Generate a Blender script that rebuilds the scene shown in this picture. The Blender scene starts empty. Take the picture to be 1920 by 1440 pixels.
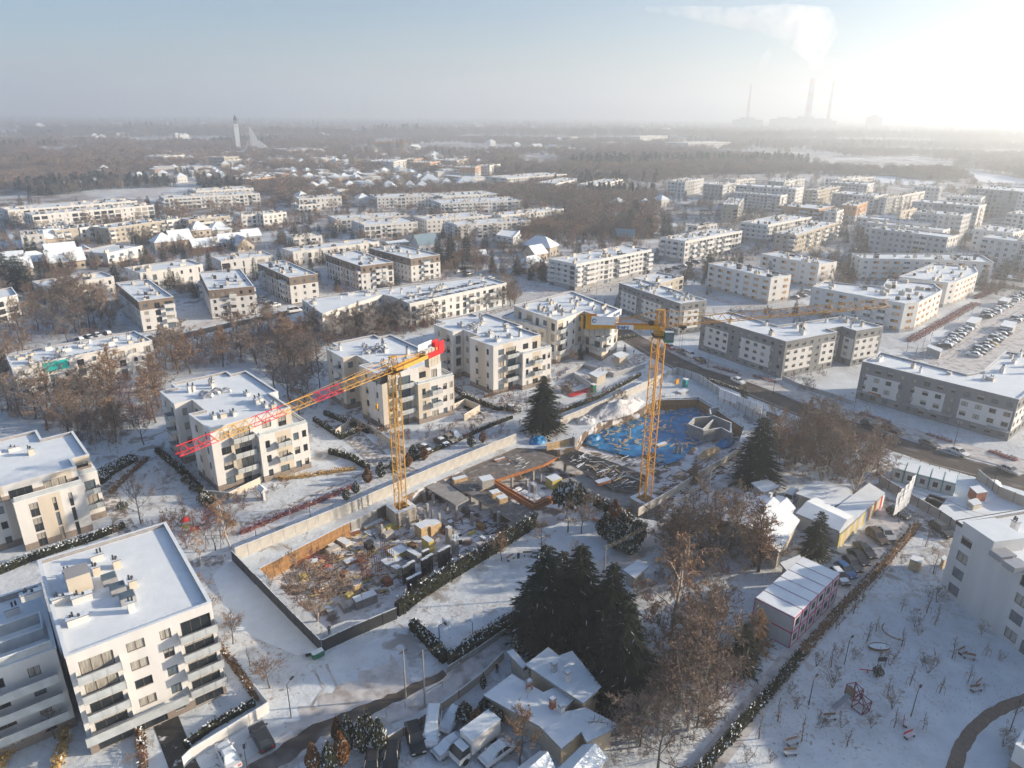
import bpy, math, random
from mathutils import Vector, Matrix, noise
from mathutils.geometry import tessellate_polygon
R = math.radians
PI = math.pi
SC = bpy.context.scene
COL = SC.collection
# ---------------------------------------------------------------- camera, light, exposure
CAMH = 70.0
PITCH = R(20.95)
ROLL = R(0.5)
FPX = 1320.0
cam_data = bpy.data.cameras.new('camera')
cam_data.sensor_width = 36.0
cam_data.lens = FPX / 1920.0 * 36.0
cam_data.clip_start = 0.5
cam_data.clip_end = 60000
cam = bpy.data.objects.new('camera', cam_data)
COL.objects.link(cam)
cam.matrix_world = Matrix.Translation((0, 0, CAMH)) @ Matrix.Rotation(PI / 2 - PITCH, 4, 'X') @ Matrix.Rotation(ROLL, 4, 'Z')
SC.camera = cam
SUN_AZ = R(7.0)      # from +X towards +Y
SUN_EL = R(16.0)
world = bpy.data.worlds.new('World')
SC.world = world
world.use_nodes = True
wn = world.node_tree
wn.nodes.clear()
sky = wn.nodes.new('ShaderNodeTexSky')
sky.sky_type = 'NISHITA'
sky.sun_disc = False
sky.sun_elevation = SUN_EL
sky.sun_rotation = PI / 2 - SUN_AZ
sky.altitude = 100
sky.air_density = 1.1
sky.dust_density = 0.4
sky.ozone_density = 5.0
wbg = wn.nodes.new('ShaderNodeBackground')
wbg.inputs['Strength'].default_value = 0.07
wout = wn.nodes.new('ShaderNodeOutputWorld')
wn.links.new(sky.outputs[0], wbg.inputs['Color'])
wn.links.new(wbg.outputs[0], wout.inputs['Surface'])
sun_data = bpy.data.lights.new('sun', 'SUN')
sun_data.energy = 5.0
sun_data.angle = R(0.6)
sun_data.color = (1.0, 0.83, 0.63)
sun = bpy.data.objects.new('sun', sun_data)
COL.objects.link(sun)
sdir = Vector((math.cos(SUN_AZ) * math.cos(SUN_EL), math.sin(SUN_AZ) * math.cos(SUN_EL), math.sin(SUN_EL)))
sun.rotation_euler = sdir.to_track_quat('Z', 'Y').to_euler()
SC.view_settings.view_transform = 'Standard'
SC.view_settings.look = 'None'
SC.view_settings.exposure = 1.1
SC.view_settings.gamma = 1.0
SC.cycles.max_bounces = 8
SC.cycles.diffuse_bounces = 3
SC.cycles.glossy_bounces = 2
SC.cycles.transmission_bounces = 3
SC.cycles.volume_bounces = 4
SC.cycles.transparent_max_bounces = 12
HAZE_DENSITY = 0.00045
HAZE_TOP = 303.0
# ---------------------------------------------------------------- geometry helpers
def P(px, py, z=0.0):
 """point of the place that stands at height z under the given spot of the survey grid"""
 x = px - 960.0
 y = py - 720.0
 c, s = math.cos(ROLL), math.sin(ROLL)
 X = (x * c + y * s) / FPX
 Y = (-x * s + y * c) / FPX
 dx, dy, dz = X, math.cos(PITCH) - Y * math.sin(PITCH), -math.sin(PITCH) - Y * math.cos(PITCH)
 t = (z - CAMH) / dz
 return Vector((dx * t, dy * t, z))
def P2(px, py, z=0.0):
 v = P(px, py, z)
 return Vector((v.x, v.y))
class MB:
 def __init__(self):
  self.v = []; self.f = []; self.m = []
 def add(self, vs, fs, mi=0):
  n = len(self.v)
  self.v.extend([tuple(p) for p in vs])
  for f in fs:
   self.f.append(tuple(n + i for i in f)); self.m.append(mi)
 def quad(self, a, b, c, d, mi=0):
  self.add((a, b, c, d), ((0, 1, 2, 3),), mi)
 def tri(self, a, b, c, mi=0):
  self.add((a, b, c), ((0, 1, 2),), mi)
 def box(self, x0, x1, y0, y1, z0, z1, mi=0, top=None, bottom=True):
  v = [(x0, y0, z0), (x1, y0, z0), (x1, y1, z0), (x0, y1, z0), (x0, y0, z1), (x1, y0, z1), (x1, y1, z1), (x0, y1, z1)]
  self.add(v, ((0, 1, 5, 4), (1, 2, 6, 5), (2, 3, 7, 6), (3, 0, 4, 7)), mi)
  self.add(v[4:], ((0, 1, 2, 3),), mi if top is None else top)
  if bottom:
   self.add(v[:4], ((3, 2, 1, 0),), mi)
 def obox(self, c, sx, sy, z0, z1, ang=0.0, mi=0, top=None):
  ca, sa = math.cos(ang), math.sin(ang)
  def T(x, y, z):
   return (c[0] + x * ca - y * sa, c[1] + x * sa + y * ca, z)
  x, y = sx / 2, sy / 2
  v = [T(-x, -y, z0), T(x, -y, z0), T(x, y, z0), T(-x, y, z0), T(-x, -y, z1), T(x, -y, z1), T(x, y, z1), T(-x, y, z1)]
  self.add(v, ((0, 1, 5, 4), (1, 2, 6, 5), (2, 3, 7, 6), (3, 0, 4, 7), (3, 2, 1, 0)), mi)
  self.add(v[4:], ((0, 1, 2, 3),), mi if top is None else top)
 def prism(self, poly, z0, z1, mi=0, top=None, bottom=False, cap=True):
  n = len(poly)
  vs = [(p[0], p[1], z0) for p in poly] + [(p[0], p[1], z1) for p in poly]
  self.add(vs, [(i, (i + 1) % n, n + (i + 1) % n, n + i) for i in range(n)], mi)
  if cap:
   self.poly([(p[0], p[1], z1) for p in poly], mi if top is None else top)
  if bottom:
   self.poly([(p[0], p[1], z0) for p in reversed(poly)], mi)
 def poly(self, pts, mi=0):
  if len(pts) <= 4:
   self.add(pts, (tuple(range(len(pts))),), mi)
  else:
   tr = tessellate_polygon([[Vector(p) for p in pts]])
   up = Vector((0, 0, 1))
   out = []
   for t in tr:
    a, b, c = (Vector(pts[i]) for i in t)
    if (b - a).cross(c - a).z < 0:
     t = (t[0], t[2], t[1])
    out.append(tuple(t))
   self.add(pts, out, mi)
 def tube(self, p, q, r0, r1=None, n=4, mi=0, cap=False):
  p = Vector(p); q = Vector(q)
  if r1 is None: r1 = r0
  d = (q - p)
  if d.length < 1e-6: return
  d.normalize()
  a = d.orthogonal().normalized(); b = d.cross(a)
  vs = []
  for k in range(n):
   t = 2 * PI * k / n + PI / 4
   o = a * math.cos(t) + b * math.sin(t)
   vs.append(p + o * r0)
  for k in range(n):
   t = 2 * PI * k / n + PI / 4
   o = a * math.cos(t) + b * math.sin(t)
   vs.append(q + o * r1)
  fs = [(k, (k + 1) % n, n + (k + 1) % n, n + k) for k in range(n)]
  if cap:
   fs.append(tuple(range(n, 2 * n))); fs.append(tuple(reversed(range(n))))
  self.add(vs, fs, mi)
 def mesh(self, name, mats):
  me = bpy.data.meshes.new(name)
  me.from_pydata(self.v, [], self.f)
  for m in (mats if isinstance(mats, (list, tuple)) else [mats]):
   me.materials.append(m)
  if any(self.m):
   me.polygons.foreach_set('material_index', self.m)
  me.update()
  return me
 def build(self, name, mats, parent=None, smooth=False, world=True):
  """link as ONE object; with a parent, vertices given in world space move to the parent's frame"""
  if parent is not None and world:
   l = parent.location
   if l.length > 0:
    self.v = [(x - l.x, y - l.y, z - l.z) for x, y, z in self.v]
  me = self.mesh(name, mats)
  if smooth:
   me.polygons.foreach_set('use_smooth', [True] * len(me.polygons))
  o = bpy.data.objects.new(name, me)
  COL.objects.link(o)
  if parent is not None: o.parent = parent
  return o
def tag(o, label=None, cat=None, group=None, kind=None):
 if label: o['label'] = label
 if cat: o['category'] = cat
 if group: o['group'] = group
 if kind: o['kind'] = kind
 return o
def empty(name, loc=(0, 0, 0), rz=0.0, label=None, cat=None, group=None):
 o = bpy.data.objects.new(name, None)
 o.empty_display_size = 0.3
 COL.objects.link(o)
 o.location = loc
 o.rotation_euler = (0, 0, rz)
 return tag(o, label, cat, group)
def inst(name, me, parent=None, loc=(0, 0, 0), rz=0.0, s=None, color=None):
 o = bpy.data.objects.new(name, me)
 COL.objects.link(o)
 if parent is not None: o.parent = parent
 o.location = loc
 o.rotation_euler = (0, 0, rz)
 if s is not None: o.scale = (s, s, s) if not isinstance(s, (tuple, list)) else s
 if color is not None: o.color = color
 return o
def copy_tree(src, kids, loc, rz=0.0, s=1.0, label=None, cat=None, group=None, color=None):
 r = src.copy(); COL.objects.link(r)
 r.location = loc; r.rotation_euler = (0, 0, rz)
 r.scale = (s, s, s) if not isinstance(s, (tuple, list)) else s
 tag(r, label, cat, group)
 for k, gk in kids:
  c = k.copy(); COL.objects.link(c); c.parent = r
  if color is not None: c.color = color
  for g in gk:
   d = g.copy(); COL.objects.link(d); d.parent = c
 return r
def kids_of(root):
 return [(c, list(c.children)) for c in root.children]
def ccw(poly):
 a = sum(poly[i][0] * poly[(i + 1) % len(poly)][1] - poly[(i + 1) % len(poly)][0] * poly[i][1] for i in range(len(poly)))
 return list(poly) if a > 0 else list(reversed(poly))
def inset(poly, d):
 n = len(poly); out = []
 for i in range(n):
  p0, p1, p2 = Vector(poly[i - 1][:2]), Vector(poly[i][:2]), Vector(poly[(i + 1) % n][:2])
  e1 = (p1 - p0).normalized(); e2 = (p2 - p1).normalized()
  n1 = Vector((-e1.y, e1.x)); n2 = Vector((-e2.y, e2.x))
  k = n1 + n2
  den = 1 + n1.dot(n2)
  out.append(p1 + k * (d / max(den, 0.35)))
 return out
def inside(pt, poly):
 x, y = pt[0], pt[1]; c = False; n = len(poly)
 for i in range(n):
  x1, y1 = poly[i][0], poly[i][1]; x2, y2 = poly[(i + 1) % n][0], poly[(i + 1) % n][1]
  if (y1 > y) != (y2 > y) and x < (x2 - x1) * (y - y1) / (y2 - y1) + x1: c = not c
 return c
# ---------------------------------------------------------------- materials
MATS = {}
def nt(name):
 m = bpy.data.materials.new(name); m.use_nodes = True
 t = m.node_tree; b = t.nodes['Principled BSDF']
 return m, t, b
def mat(name, col, rough=0.85, var=0.12, scale=1.5, metal=0.0, bump=0.0, bscale=8.0, objcol=False, objrand=0.0, spec=0.3, streak=0.0, col2=None, thr=(0.45, 0.6)):
 """procedural surface: base colour broken by two noises, optional second colour in patches, grain bump, rain streaks"""
 if name in MATS: return MATS[name]
 m, t, b = nt(name)
 N, L = t.nodes, t.links
 b.inputs['Roughness'].default_value = rough
 b.inputs['Metallic'].default_value = metal
 b.inputs['Specular IOR Level'].default_value = spec
 tc = N.new('ShaderNodeTexCoord')
 if objcol:
  oi = N.new('ShaderNodeObjectInfo'); base = oi.outputs['Color']
 else:
  rgb = N.new('ShaderNodeRGB'); rgb.outputs[0].default_value = (*col, 1); base = rgb.outputs[0]
 if col2 is not None:
  n2 = N.new('ShaderNodeTexNoise'); n2.inputs['Scale'].default_value = scale * 0.6; n2.inputs['Detail'].default_value = 5
  L.new(tc.outputs['Object'], n2.inputs['Vector'])
  cr = N.new('ShaderNodeMapRange'); cr.inputs['From Min'].default_value = thr[0]; cr.inputs['From Max'].default_value = thr[1]
  L.new(n2.outputs['Fac'], cr.inputs['Value'])
  mx = N.new('ShaderNodeMix'); mx.data_type = 'RGBA'
  L.new(cr.outputs[0], mx.inputs[0]); L.new(base, mx.inputs[6]); mx.inputs[7].default_value = (*col2, 1)
  base = mx.outputs[2]
 if var > 0 or streak > 0 or objrand > 0:
  n1 = N.new('ShaderNodeTexNoise'); n1.inputs['Scale'].default_value = scale; n1.inputs['Detail'].default_value = 4
  if streak > 0:
   mp = N.new('ShaderNodeMapping'); mp.inputs['Scale'].default_value = (1, 1, 0.12)
   L.new(tc.outputs['Object'], mp.inputs['Vector']); L.new(mp.outputs[0], n1.inputs['Vector'])
  else:
   L.new(tc.outputs['Object'], n1.inputs['Vector'])
  mr = N.new('ShaderNodeMapRange'); mr.inputs['From Min'].default_value = 0.3; mr.inputs['From Max'].default_value = 0.7
  mr.inputs['To Min'].default_value = 1 - var; mr.inputs['To Max'].default_value = 1 + var
  L.new(n1.outputs['Fac'], mr.inputs['Value'])
  fac = mr.outputs[0]
  if objrand > 0:
   oi2 = N.new('ShaderNodeObjectInfo')
   m2 = N.new('ShaderNodeMapRange'); m2.inputs['To Min'].default_value = 1 - objrand; m2.inputs['To Max'].default_value = 1 + objrand
   L.new(oi2.outputs['Random'], m2.inputs['Value'])
   mm = N.new('ShaderNodeMath'); mm.operation = 'MULTIPLY'
   L.new(fac, mm.inputs[0]); L.new(m2.outputs[0], mm.inputs[1]); fac = mm.outputs[0]
  vm = N.new('ShaderNodeVectorMath'); vm.operation = 'SCALE'
  L.new(base, vm.inputs[0]); L.new(fac, vm.inputs['Scale']); base = vm.outputs[0]
 L.new(base, b.inputs['Base Color'])
 if bump > 0:
  nb = N.new('ShaderNodeTexNoise'); nb.inputs['Scale'].default_value = bscale; nb.inputs['Detail'].default_value = 6
  L.new(tc.outputs['Object'], nb.inputs['Vector'])
  bp = N.new('ShaderNodeBump'); bp.inputs['Strength'].default_value = 1.0; bp.inputs['Distance'].default_value = bump
  L.new(nb.outputs['Fac'], bp.inputs['Height']); L.new(bp.outputs[0], b.inputs['Normal'])
 MATS[name] = m
 return m
M = {}
M['snow'] = mat('snow', (0.72, 0.79, 0.84), 0.75, 0.05, 0.6, bump=0.05, bscale=2.5, spec=0.2)
M['roof_snow'] = mat('roof_snow', (0.76, 0.82, 0.86), 0.7, 0.04, 0.5, bump=0.03, bscale=1.2, spec=0.2)
M['thin_snow'] = mat('thin_snow', (0.72, 0.73, 0.75), 0.8, 0.08, 0.5, bump=0.03, bscale=3, col2=(0.30, 0.28, 0.26), thr=(0.55, 0.66), spec=0.2)
M['white'] = mat('white_render', (0.63, 0.62, 0.60), 0.9, 0.07, 0.6, streak=1, bump=0.01, bscale=30)
M['cream'] = mat('cream_render', (0.56, 0.50, 0.41), 0.9, 0.07, 0.6, streak=1)
M['beige'] = mat('beige_render', (0.50, 0.43, 0.33), 0.9, 0.07, 0.6, streak=1)
M['tan'] = mat('tan_render', (0.40, 0.36, 0.30), 0.9, 0.08, 0.6, streak=1)
M['brown'] = mat('brown_boarding', (0.20, 0.155, 0.12), 0.8, 0.15, 1.2, streak=1, bump=0.02, bscale=12)
M['grey'] = mat('grey_render', (0.21, 0.215, 0.22), 0.9, 0.08, 0.6, streak=1)
M['lgrey'] = mat('light_grey_render', (0.46, 0.47, 0.48), 0.9, 0.07, 0.6, streak=1)
M['mgrey'] = mat('mid_grey_render', (0.33, 0.335, 0.34), 0.9, 0.07, 0.6, streak=1)
M['plinth'] = mat('plinth_stone', (0.24, 0.20, 0.17), 0.85, 0.15, 2.0, bump=0.02, bscale=10)
M['terracotta'] = mat('terracotta_render', (0.52, 0.30, 0.16), 0.9, 0.08, 0.6, streak=1)
M['brick'] = mat('brick_red', (0.34, 0.13, 0.08), 0.9, 0.25, 5.0, bump=0.02, bscale=20)
M['parapet'] = mat('parapet_inner', (0.30, 0.29, 0.29), 0.9, 0.15, 1.5)
M['metal'] = mat('zinc_metal', (0.42, 0.43, 0.45), 0.45, 0.1, 2, metal=0.6)
M['dark'] = mat('dark_metal', (0.045, 0.047, 0.05), 0.5, 0.2, 3, metal=0.2)
M['railing'] = mat('railing_panel', (0.42, 0.45, 0.46), 0.25, 0.15, 1.0, spec=0.5)
M['frame'] = mat('window_frame', (0.10, 0.075, 0.06), 0.5, 0.1, 3)
M['frame_w'] = mat('window_frame_white', (0.62, 0.62, 0.62), 0.5, 0.05, 3)
M['concrete'] = mat('concrete', (0.30, 0.295, 0.285), 0.9, 0.2, 0.8, bump=0.02, bscale=6)
M['concrete_w'] = mat('concrete_pale', (0.47, 0.45, 0.41), 0.9, 0.15, 0.8, bump=0.02, bscale=6)
M['slab'] = mat('slab_wet_concrete', (0.17, 0.155, 0.145), 0.8, 0.3, 0.9, bump=0.03, bscale=5, col2=(0.34, 0.33, 0.33), thr=(0.55, 0.7))
M['darkslab'] = mat('dark_membrane', (0.04, 0.038, 0.037), 0.6, 0.3, 1.2, bump=0.03, bscale=5, col2=(0.62, 0.64, 0.68), thr=(0.60, 0.68))
M['asphalt'] = mat('asphalt', (0.052, 0.049, 0.047), 0.7, 0.25, 0.35, bump=0.01, bscale=20, col2=(0.16, 0.15, 0.15), thr=(0.55, 0.75))
M['asphalt_brown'] = mat('asphalt_slush', (0.085, 0.070, 0.060), 0.75, 0.25, 0.4, bump=0.015, bscale=8, col2=(0.20, 0.18, 0.17), thr=(0.52, 0.72))
M['lane_snow'] = mat('packed_snow', (0.56, 0.55, 0.545), 0.7, 0.16, 0.7, bump=0.03, bscale=5, col2=(0.30, 0.27, 0.25), thr=(0.5, 0.68))
M['path'] = mat('path_gravel', (0.17, 0.13, 0.105), 0.9, 0.2, 1.5, bump=0.02, bscale=12)
M['paver'] = mat('paving', (0.25, 0.235, 0.22), 0.9, 0.2, 1.5, col2=(0.68, 0.69, 0.71), thr=(0.45, 0.6))
M['timber'] = mat('timber_lagging', (0.30, 0.17, 0.075), 0.9, 0.35, 1.5, bump=0.03, bscale=6)
M['timber2'] = mat('timber_planks', (0.50, 0.36, 0.20), 0.85, 0.3, 2.0, bump=0.01, bscale=10)
M['yellowform'] = mat('formwork_yellow', (0.52, 0.43, 0.13), 0.7, 0.25, 2)
M['orangeform'] = mat('formwork_orange', (0.40, 0.16, 0.06), 0.7, 0.25, 2)
M['rust'] = mat('rusty_rebar', (0.22, 0.09, 0.05), 0.9, 0.3, 3)
M['tarp'] = mat('blue_tarpaulin', (0.018, 0.20, 0.44), 0.5, 0.3, 0.5, bump=0.10, bscale=0.9, spec=0.5)
M['crane_y'] = mat('crane_yellow', (0.62, 0.30, 0.03), 0.45, 0.10, 1.5)
M['crane_o'] = mat('crane_amber', (0.60, 0.33, 0.06), 0.45, 0.10, 1.5)
M['crane_r'] = mat('crane_red', (0.62, 0.018, 0.025), 0.45, 0.1, 1.5)
M['ballast'] = mat('ballast_concrete', (0.42, 0.38, 0.32), 0.9, 0.15, 1.0, bump=0.01, bscale=10)
M['banner'] = mat('banner_white', (0.78, 0.80, 0.82), 0.6, 0.05, 1)
M['ink'] = mat('banner_ink', (0.02, 0.07, 0.20), 0.6, 0.05, 1)
M['ink_o'] = mat('banner_ink_orange', (0.75, 0.20, 0.03), 0.6, 0.05, 1)
M['ink_k'] = mat('banner_ink_black', (0.03, 0.03, 0.035), 0.6, 0.05, 1)
M['rubber'] = mat('rubber', (0.02, 0.02, 0.02), 0.9, 0.1, 3)
M['paint'] = mat('car_paint', (0.5, 0.5, 0.5), 0.28, 0.03, 2, objcol=True, spec=0.6)
M['glass'] = mat('dark_glass', (0.022, 0.028, 0.034), 0.12, 0.2, 1, spec=0.6)
M['glass_blue'] = mat('bright_glass', (0.10, 0.14, 0.17), 0.12, 0.2, 1, spec=0.6)
M['glass_curtain'] = mat('curtained_glass', (0.34, 0.32, 0.28), 0.3, 0.35, 6, streak=1, spec=0.5)
M['glass_teal'] = mat('teal_blind', (0.01, 0.42, 0.40), 0.4, 0.1, 1)
M['orange_panel'] = mat('orange_panel', (0.62, 0.28, 0.05), 0.7, 0.08, 1)
M['pink_panel'] = mat('rose_panel', (0.50, 0.24, 0.18), 0.7, 0.08, 1)
M['bark'] = mat('bark', (0.10, 0.08, 0.065), 0.95, 0.25, 3, bump=0.02, bscale=12)
M['bark_pale'] = mat('bark_birch', (0.42, 0.37, 0.32), 0.9, 0.3, 3, bump=0.01, bscale=12)
M['twig'] = mat('twigs', (0.225, 0.165, 0.125), 0.95, 0.25, 0.5, objrand=0.30)
M['twig_grey'] = mat('twigs_grey', (0.19, 0.165, 0.15), 0.95, 0.25, 0.5, objrand=0.25)
M['twig_red'] = mat('twigs_rust', (0.28, 0.18, 0.115), 0.95, 0.25, 0.5, objrand=0.25)
M['twig_frost'] = mat('twigs_frosted', (0.42, 0.37, 0.33), 0.9, 0.25, 0.5, objrand=0.15)
M['twig_purple'] = mat('twigs_purple', (0.20, 0.085, 0.085), 0.95, 0.25, 0.8, objrand=0.15)
M['needle'] = mat('needles', (0.010, 0.018, 0.011), 0.85, 0.35, 0.8, objrand=0.2)
M['needle_b'] = mat('needles_blue', (0.013, 0.022, 0.016), 0.85, 0.35, 0.8, objrand=0.2)
M['thuja'] = mat('thuja_leaf', (0.050, 0.050, 0.018), 0.9, 0.4, 1.2, objrand=0.15)
M['thuja_rust'] = mat('thuja_rust_leaf', (0.19, 0.085, 0.025), 0.9, 0.4, 1.2, objrand=0.15)
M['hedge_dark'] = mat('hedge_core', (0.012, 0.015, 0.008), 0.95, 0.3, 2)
M['beech'] = mat('beech_leaf', (0.17, 0.095, 0.045), 0.9, 0.4, 1.5, objrand=0.1)
M['grass_dry'] = mat('dry_grass', (0.42, 0.27, 0.10), 0.95, 0.3, 2)
M['tile_red'] = mat('roof_tile_red', (0.34, 0.09, 0.05), 0.85, 0.2, 3)
M['steelblue'] = mat('slate_roof', (0.17, 0.25, 0.31), 0.7, 0.1, 1)
M['pink_steel'] = mat('magenta_steel', (0.50, 0.02, 0.13), 0.5, 0.1, 2)
M['container'] = mat('container_panel', (0.46, 0.47, 0.48), 0.6, 0.08, 1, streak=1)
M['teal_steel'] = mat('teal_steel', (0.01, 0.25, 0.24), 0.5, 0.1, 2)
M['red_paint'] = mat('red_paint', (0.55, 0.03, 0.03), 0.5, 0.1, 2)
M['green_paint'] = mat('green_paint', (0.02, 0.16, 0.09), 0.5, 0.1, 2)
M['wood'] = mat('bench_wood', (0.26, 0.15, 0.08), 0.8, 0.2, 3)
M['dark_red'] = mat('dark_red_paint', (0.17, 0.015, 0.035), 0.5, 0.1, 2)
M['dirty_snow'] = mat('dirty_snow', (0.62, 0.62, 0.62), 0.85, 0.15, 0.8, bump=0.25, bscale=1.6, col2=(0.30, 0.27, 0.24), thr=(0.56, 0.66), spec=0.15)
M['pit'] = mat('pit_mud_snow', (0.66, 0.67, 0.69), 0.85, 0.15, 0.5, bump=0.06, bscale=2.5, col2=(0.17, 0.13, 0.11), thr=(0.49, 0.58), spec=0.2)
M['skin'] = mat('skin', (0.50, 0.32, 0.24), 0.6, 0.05, 3)
M['cloth'] = mat('dark_clothes', (0.03, 0.035, 0.05), 0.9, 0.1, 3)
M['chim'] = mat('chimney_stripes', (0.5, 0.5, 0.5), 0.9, 0.1, 0.1)
M['farwall'] = mat('house_wall', (0.5, 0.5, 0.5), 0.9, 0.08, 0.5, objcol=True)
M['litwin'] = mat('lamp_glass', (0.7, 0.7, 0.66), 0.3, 0.05, 1)
# ---------------------------------------------------------------- ground, pit, haze
def ground_material():
 m, t, b = nt('snow_ground')
 N, L = t.nodes, t.links
 tc = N.new('ShaderNodeTexCoord')
 def noise_(scale, detail=4, dist=0.0):
  n = N.new('ShaderNodeTexNoise'); n.inputs['Scale'].default_value = scale; n.inputs['Detail'].default_value = detail
  n.inputs['Distortion'].default_value = dist
  L.new(tc.outputs['Object'], n.inputs['Vector']); return n.outputs['Fac']
 def rng(v, a, b_, c=0.0, d=1.0):
  n = N.new('ShaderNodeMapRange')
  n.inputs['From Min'].default_value = a; n.inputs['From Max'].default_value = b_
  n.inputs['To Min'].default_value = c; n.inputs['To Max'].default_value = d
  L.new(v, n.inputs['Value']); return n.outputs[0]
 def mix(f, a, b_):
  n = N.new('ShaderNodeMix'); n.data_type = 'RGBA'
  L.new(f, n.inputs[0])
  for s, i in ((a, 6), (b_, 7)):
   if isinstance(s, tuple): n.inputs[i].default_value = (*s, 1)
   else: L.new(s, n.inputs[i])
  return n.outputs[2]
 def mul(a, b_):
  n = N.new('ShaderNodeMath'); n.operation = 'MULTIPLY'
  L.new(a, n.inputs[0])
  if isinstance(b_, float): n.inputs[1].default_value = b_
  else: L.new(b_, n.inputs[1])
  return n.outputs[0]
 ln = N.new('ShaderNodeVectorMath'); ln.operation = 'LENGTH'; L.new(tc.outputs['Object'], ln.inputs[0])
 dist = ln.outputs['Value']
 base = mix(rng(noise_(0.35, 6), 0.35, 0.7), (0.73, 0.80, 0.85), (0.61, 0.67, 0.72))
 tread = mul(rng(noise_(0.9, 7, 1.5), 0.52, 0.62), rng(noise_(0.03, 4, 0.8), 0.44, 0.58))
 base = mix(mul(tread, 0.75), base, (0.50, 0.48, 0.47))
 dirt = mul(rng(noise_(0.25, 6, 1.0), 0.53, 0.60), rng(noise_(0.022, 3, 0.5), 0.50, 0.60))
 base = mix(mul(dirt, 0.8), base, (0.27, 0.23, 0.20))
 tufts = mul(rng(noise_(1.3, 6, 0.6), 0.60, 0.68), rng(noise_(0.045, 3), 0.46, 0.60))
 base = mix(tufts, base, (0.30, 0.24, 0.19))
 far = rng(dist, 170.0, 560.0, 0.15, 1.0)
 fld = rng(noise_(0.0035, 4), 0.52, 0.60)
 scrub = mix(rng(noise_(0.06, 5), 0.40, 0.62), (0.135, 0.105, 0.085), (0.42, 0.40, 0.40))
 scrub = mix(fld, scrub, (0.55, 0.54, 0.55))
 base = mix(mul(far, rng(noise_(0.03, 6, 0.7), 0.34, 0.52)), base, scrub)
 L.new(base, b.inputs['Base Color'])
 b.inputs['Roughness'].default_value = 0.8
 b.inputs['Specular IOR Level'].default_value = 0.15
 nb = N.new('ShaderNodeTexNoise'); nb.inputs['Scale'].default_value = 1.1; nb.inputs['Detail'].default_value = 8; nb.inputs['Roughness'].default_value = 0.62
 L.new(tc.outputs['Object'], nb.inputs['Vector'])
 bp = N.new('ShaderNodeBump'); bp.inputs['Distance'].default_value = 0.16; bp.inputs['Strength'].default_value = 0.9
 L.new(nb.outputs['Fac'], bp.inputs['Height']); L.new(bp.outputs[0], b.inputs['Normal'])
 return m
M['ground'] = ground_material()
PIT_Z = -3.0
PIT = [P2(*p) for p in [(486, 1066), (655, 979), (735, 941), (800, 911), (900, 868), (968, 840), (1045, 843), (1078, 838), (1092, 812),
       (1130, 788), (1200, 766), (1235, 748), (1310, 745), (1395, 800), (1378, 850), (1300, 885), (1264, 935), (1240, 978), (1180, 968),
       (1120, 937), (1040, 985), (1000, 992), (900, 1047), (810, 1102), (745, 1137), (700, 1142), (612, 1178), (545, 1120)]]
PIT = ccw(PIT)
G = 16000.0
outer = [Vector((-G, -3000, 0)), Vector((G, -3000, 0)), Vector((G, G, 0)), Vector((-G, G, 0))]
ringn = 24
mid = [Vector((30 + 260 * math.cos(2 * PI * k / ringn), 230 + 260 * math.sin(2 * PI * k / ringn), 0)) for k in range(ringn)]
g = MB()
def fill(loops, mb, mi=0):
 pts = [Vector((p[0], p[1], p[2] if len(p) > 2 else 0.0)) for lp in loops for p in lp]
 tr = tessellate_polygon([[Vector((p[0], p[1], 0)) for p in lp] for lp in loops])
 out = []
 for t in tr:
  a, b, c = pts[t[0]], pts[t[1]], pts[t[2]]
  out.append((t[0], t[1], t[2]) if (b - a).cross(c - a).z > 0 else (t[0], t[2], t[1]))
 mb.add(pts, out, mi)
fill([outer, mid], g)
fill([mid, [Vector((p.x, p.y, 0)) for p in PIT]], g)
tag(g.build('ground', M['ground']), kind='structure')
# pit floor and earth sides
pf = MB()
fill([[Vector((p.x, p.y, PIT_Z)) for p in PIT]], pf)
tag(pf.build('pit_floor', M['pit']), kind='structure')
M['earth'] = mat('earth_side', (0.16, 0.12, 0.09), 0.95, 0.3, 0.8, bump=0.06, bscale=3, col2=(0.62, 0.62, 0.64), thr=(0.52, 0.62))
ps = MB()
for i in range(len(PIT)):
 a, b = PIT[i], PIT[(i + 1) % len(PIT)]
 ps.quad((b.x, b.y, PIT_Z), (a.x, a.y, PIT_Z), (a.x, a.y, 0), (b.x, b.y, 0))
tag(ps.build('pit_side', M['earth']), kind='structure')
hz = MB(); hz.box(-15900, 15900, -2900, 15900, -4.5, HAZE_TOP)
hm = bpy.data.materials.new('haze_air'); hm.use_nodes = True
ht = hm.node_tree; ht.nodes.clear()
pv = ht.nodes.new('ShaderNodeVolumePrincipled')
pv.inputs['Color'].default_value = (0.90, 0.95, 0.98, 1)
pv.inputs['Density'].default_value = HAZE_DENSITY
pv.inputs['Anisotropy'].default_value = 0.57
ho = ht.nodes.new('ShaderNodeOutputMaterial')
ht.links.new(pv.outputs[0], ho.inputs['Volume'])
tag(hz.build('haze', hm), kind='stuff')
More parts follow.
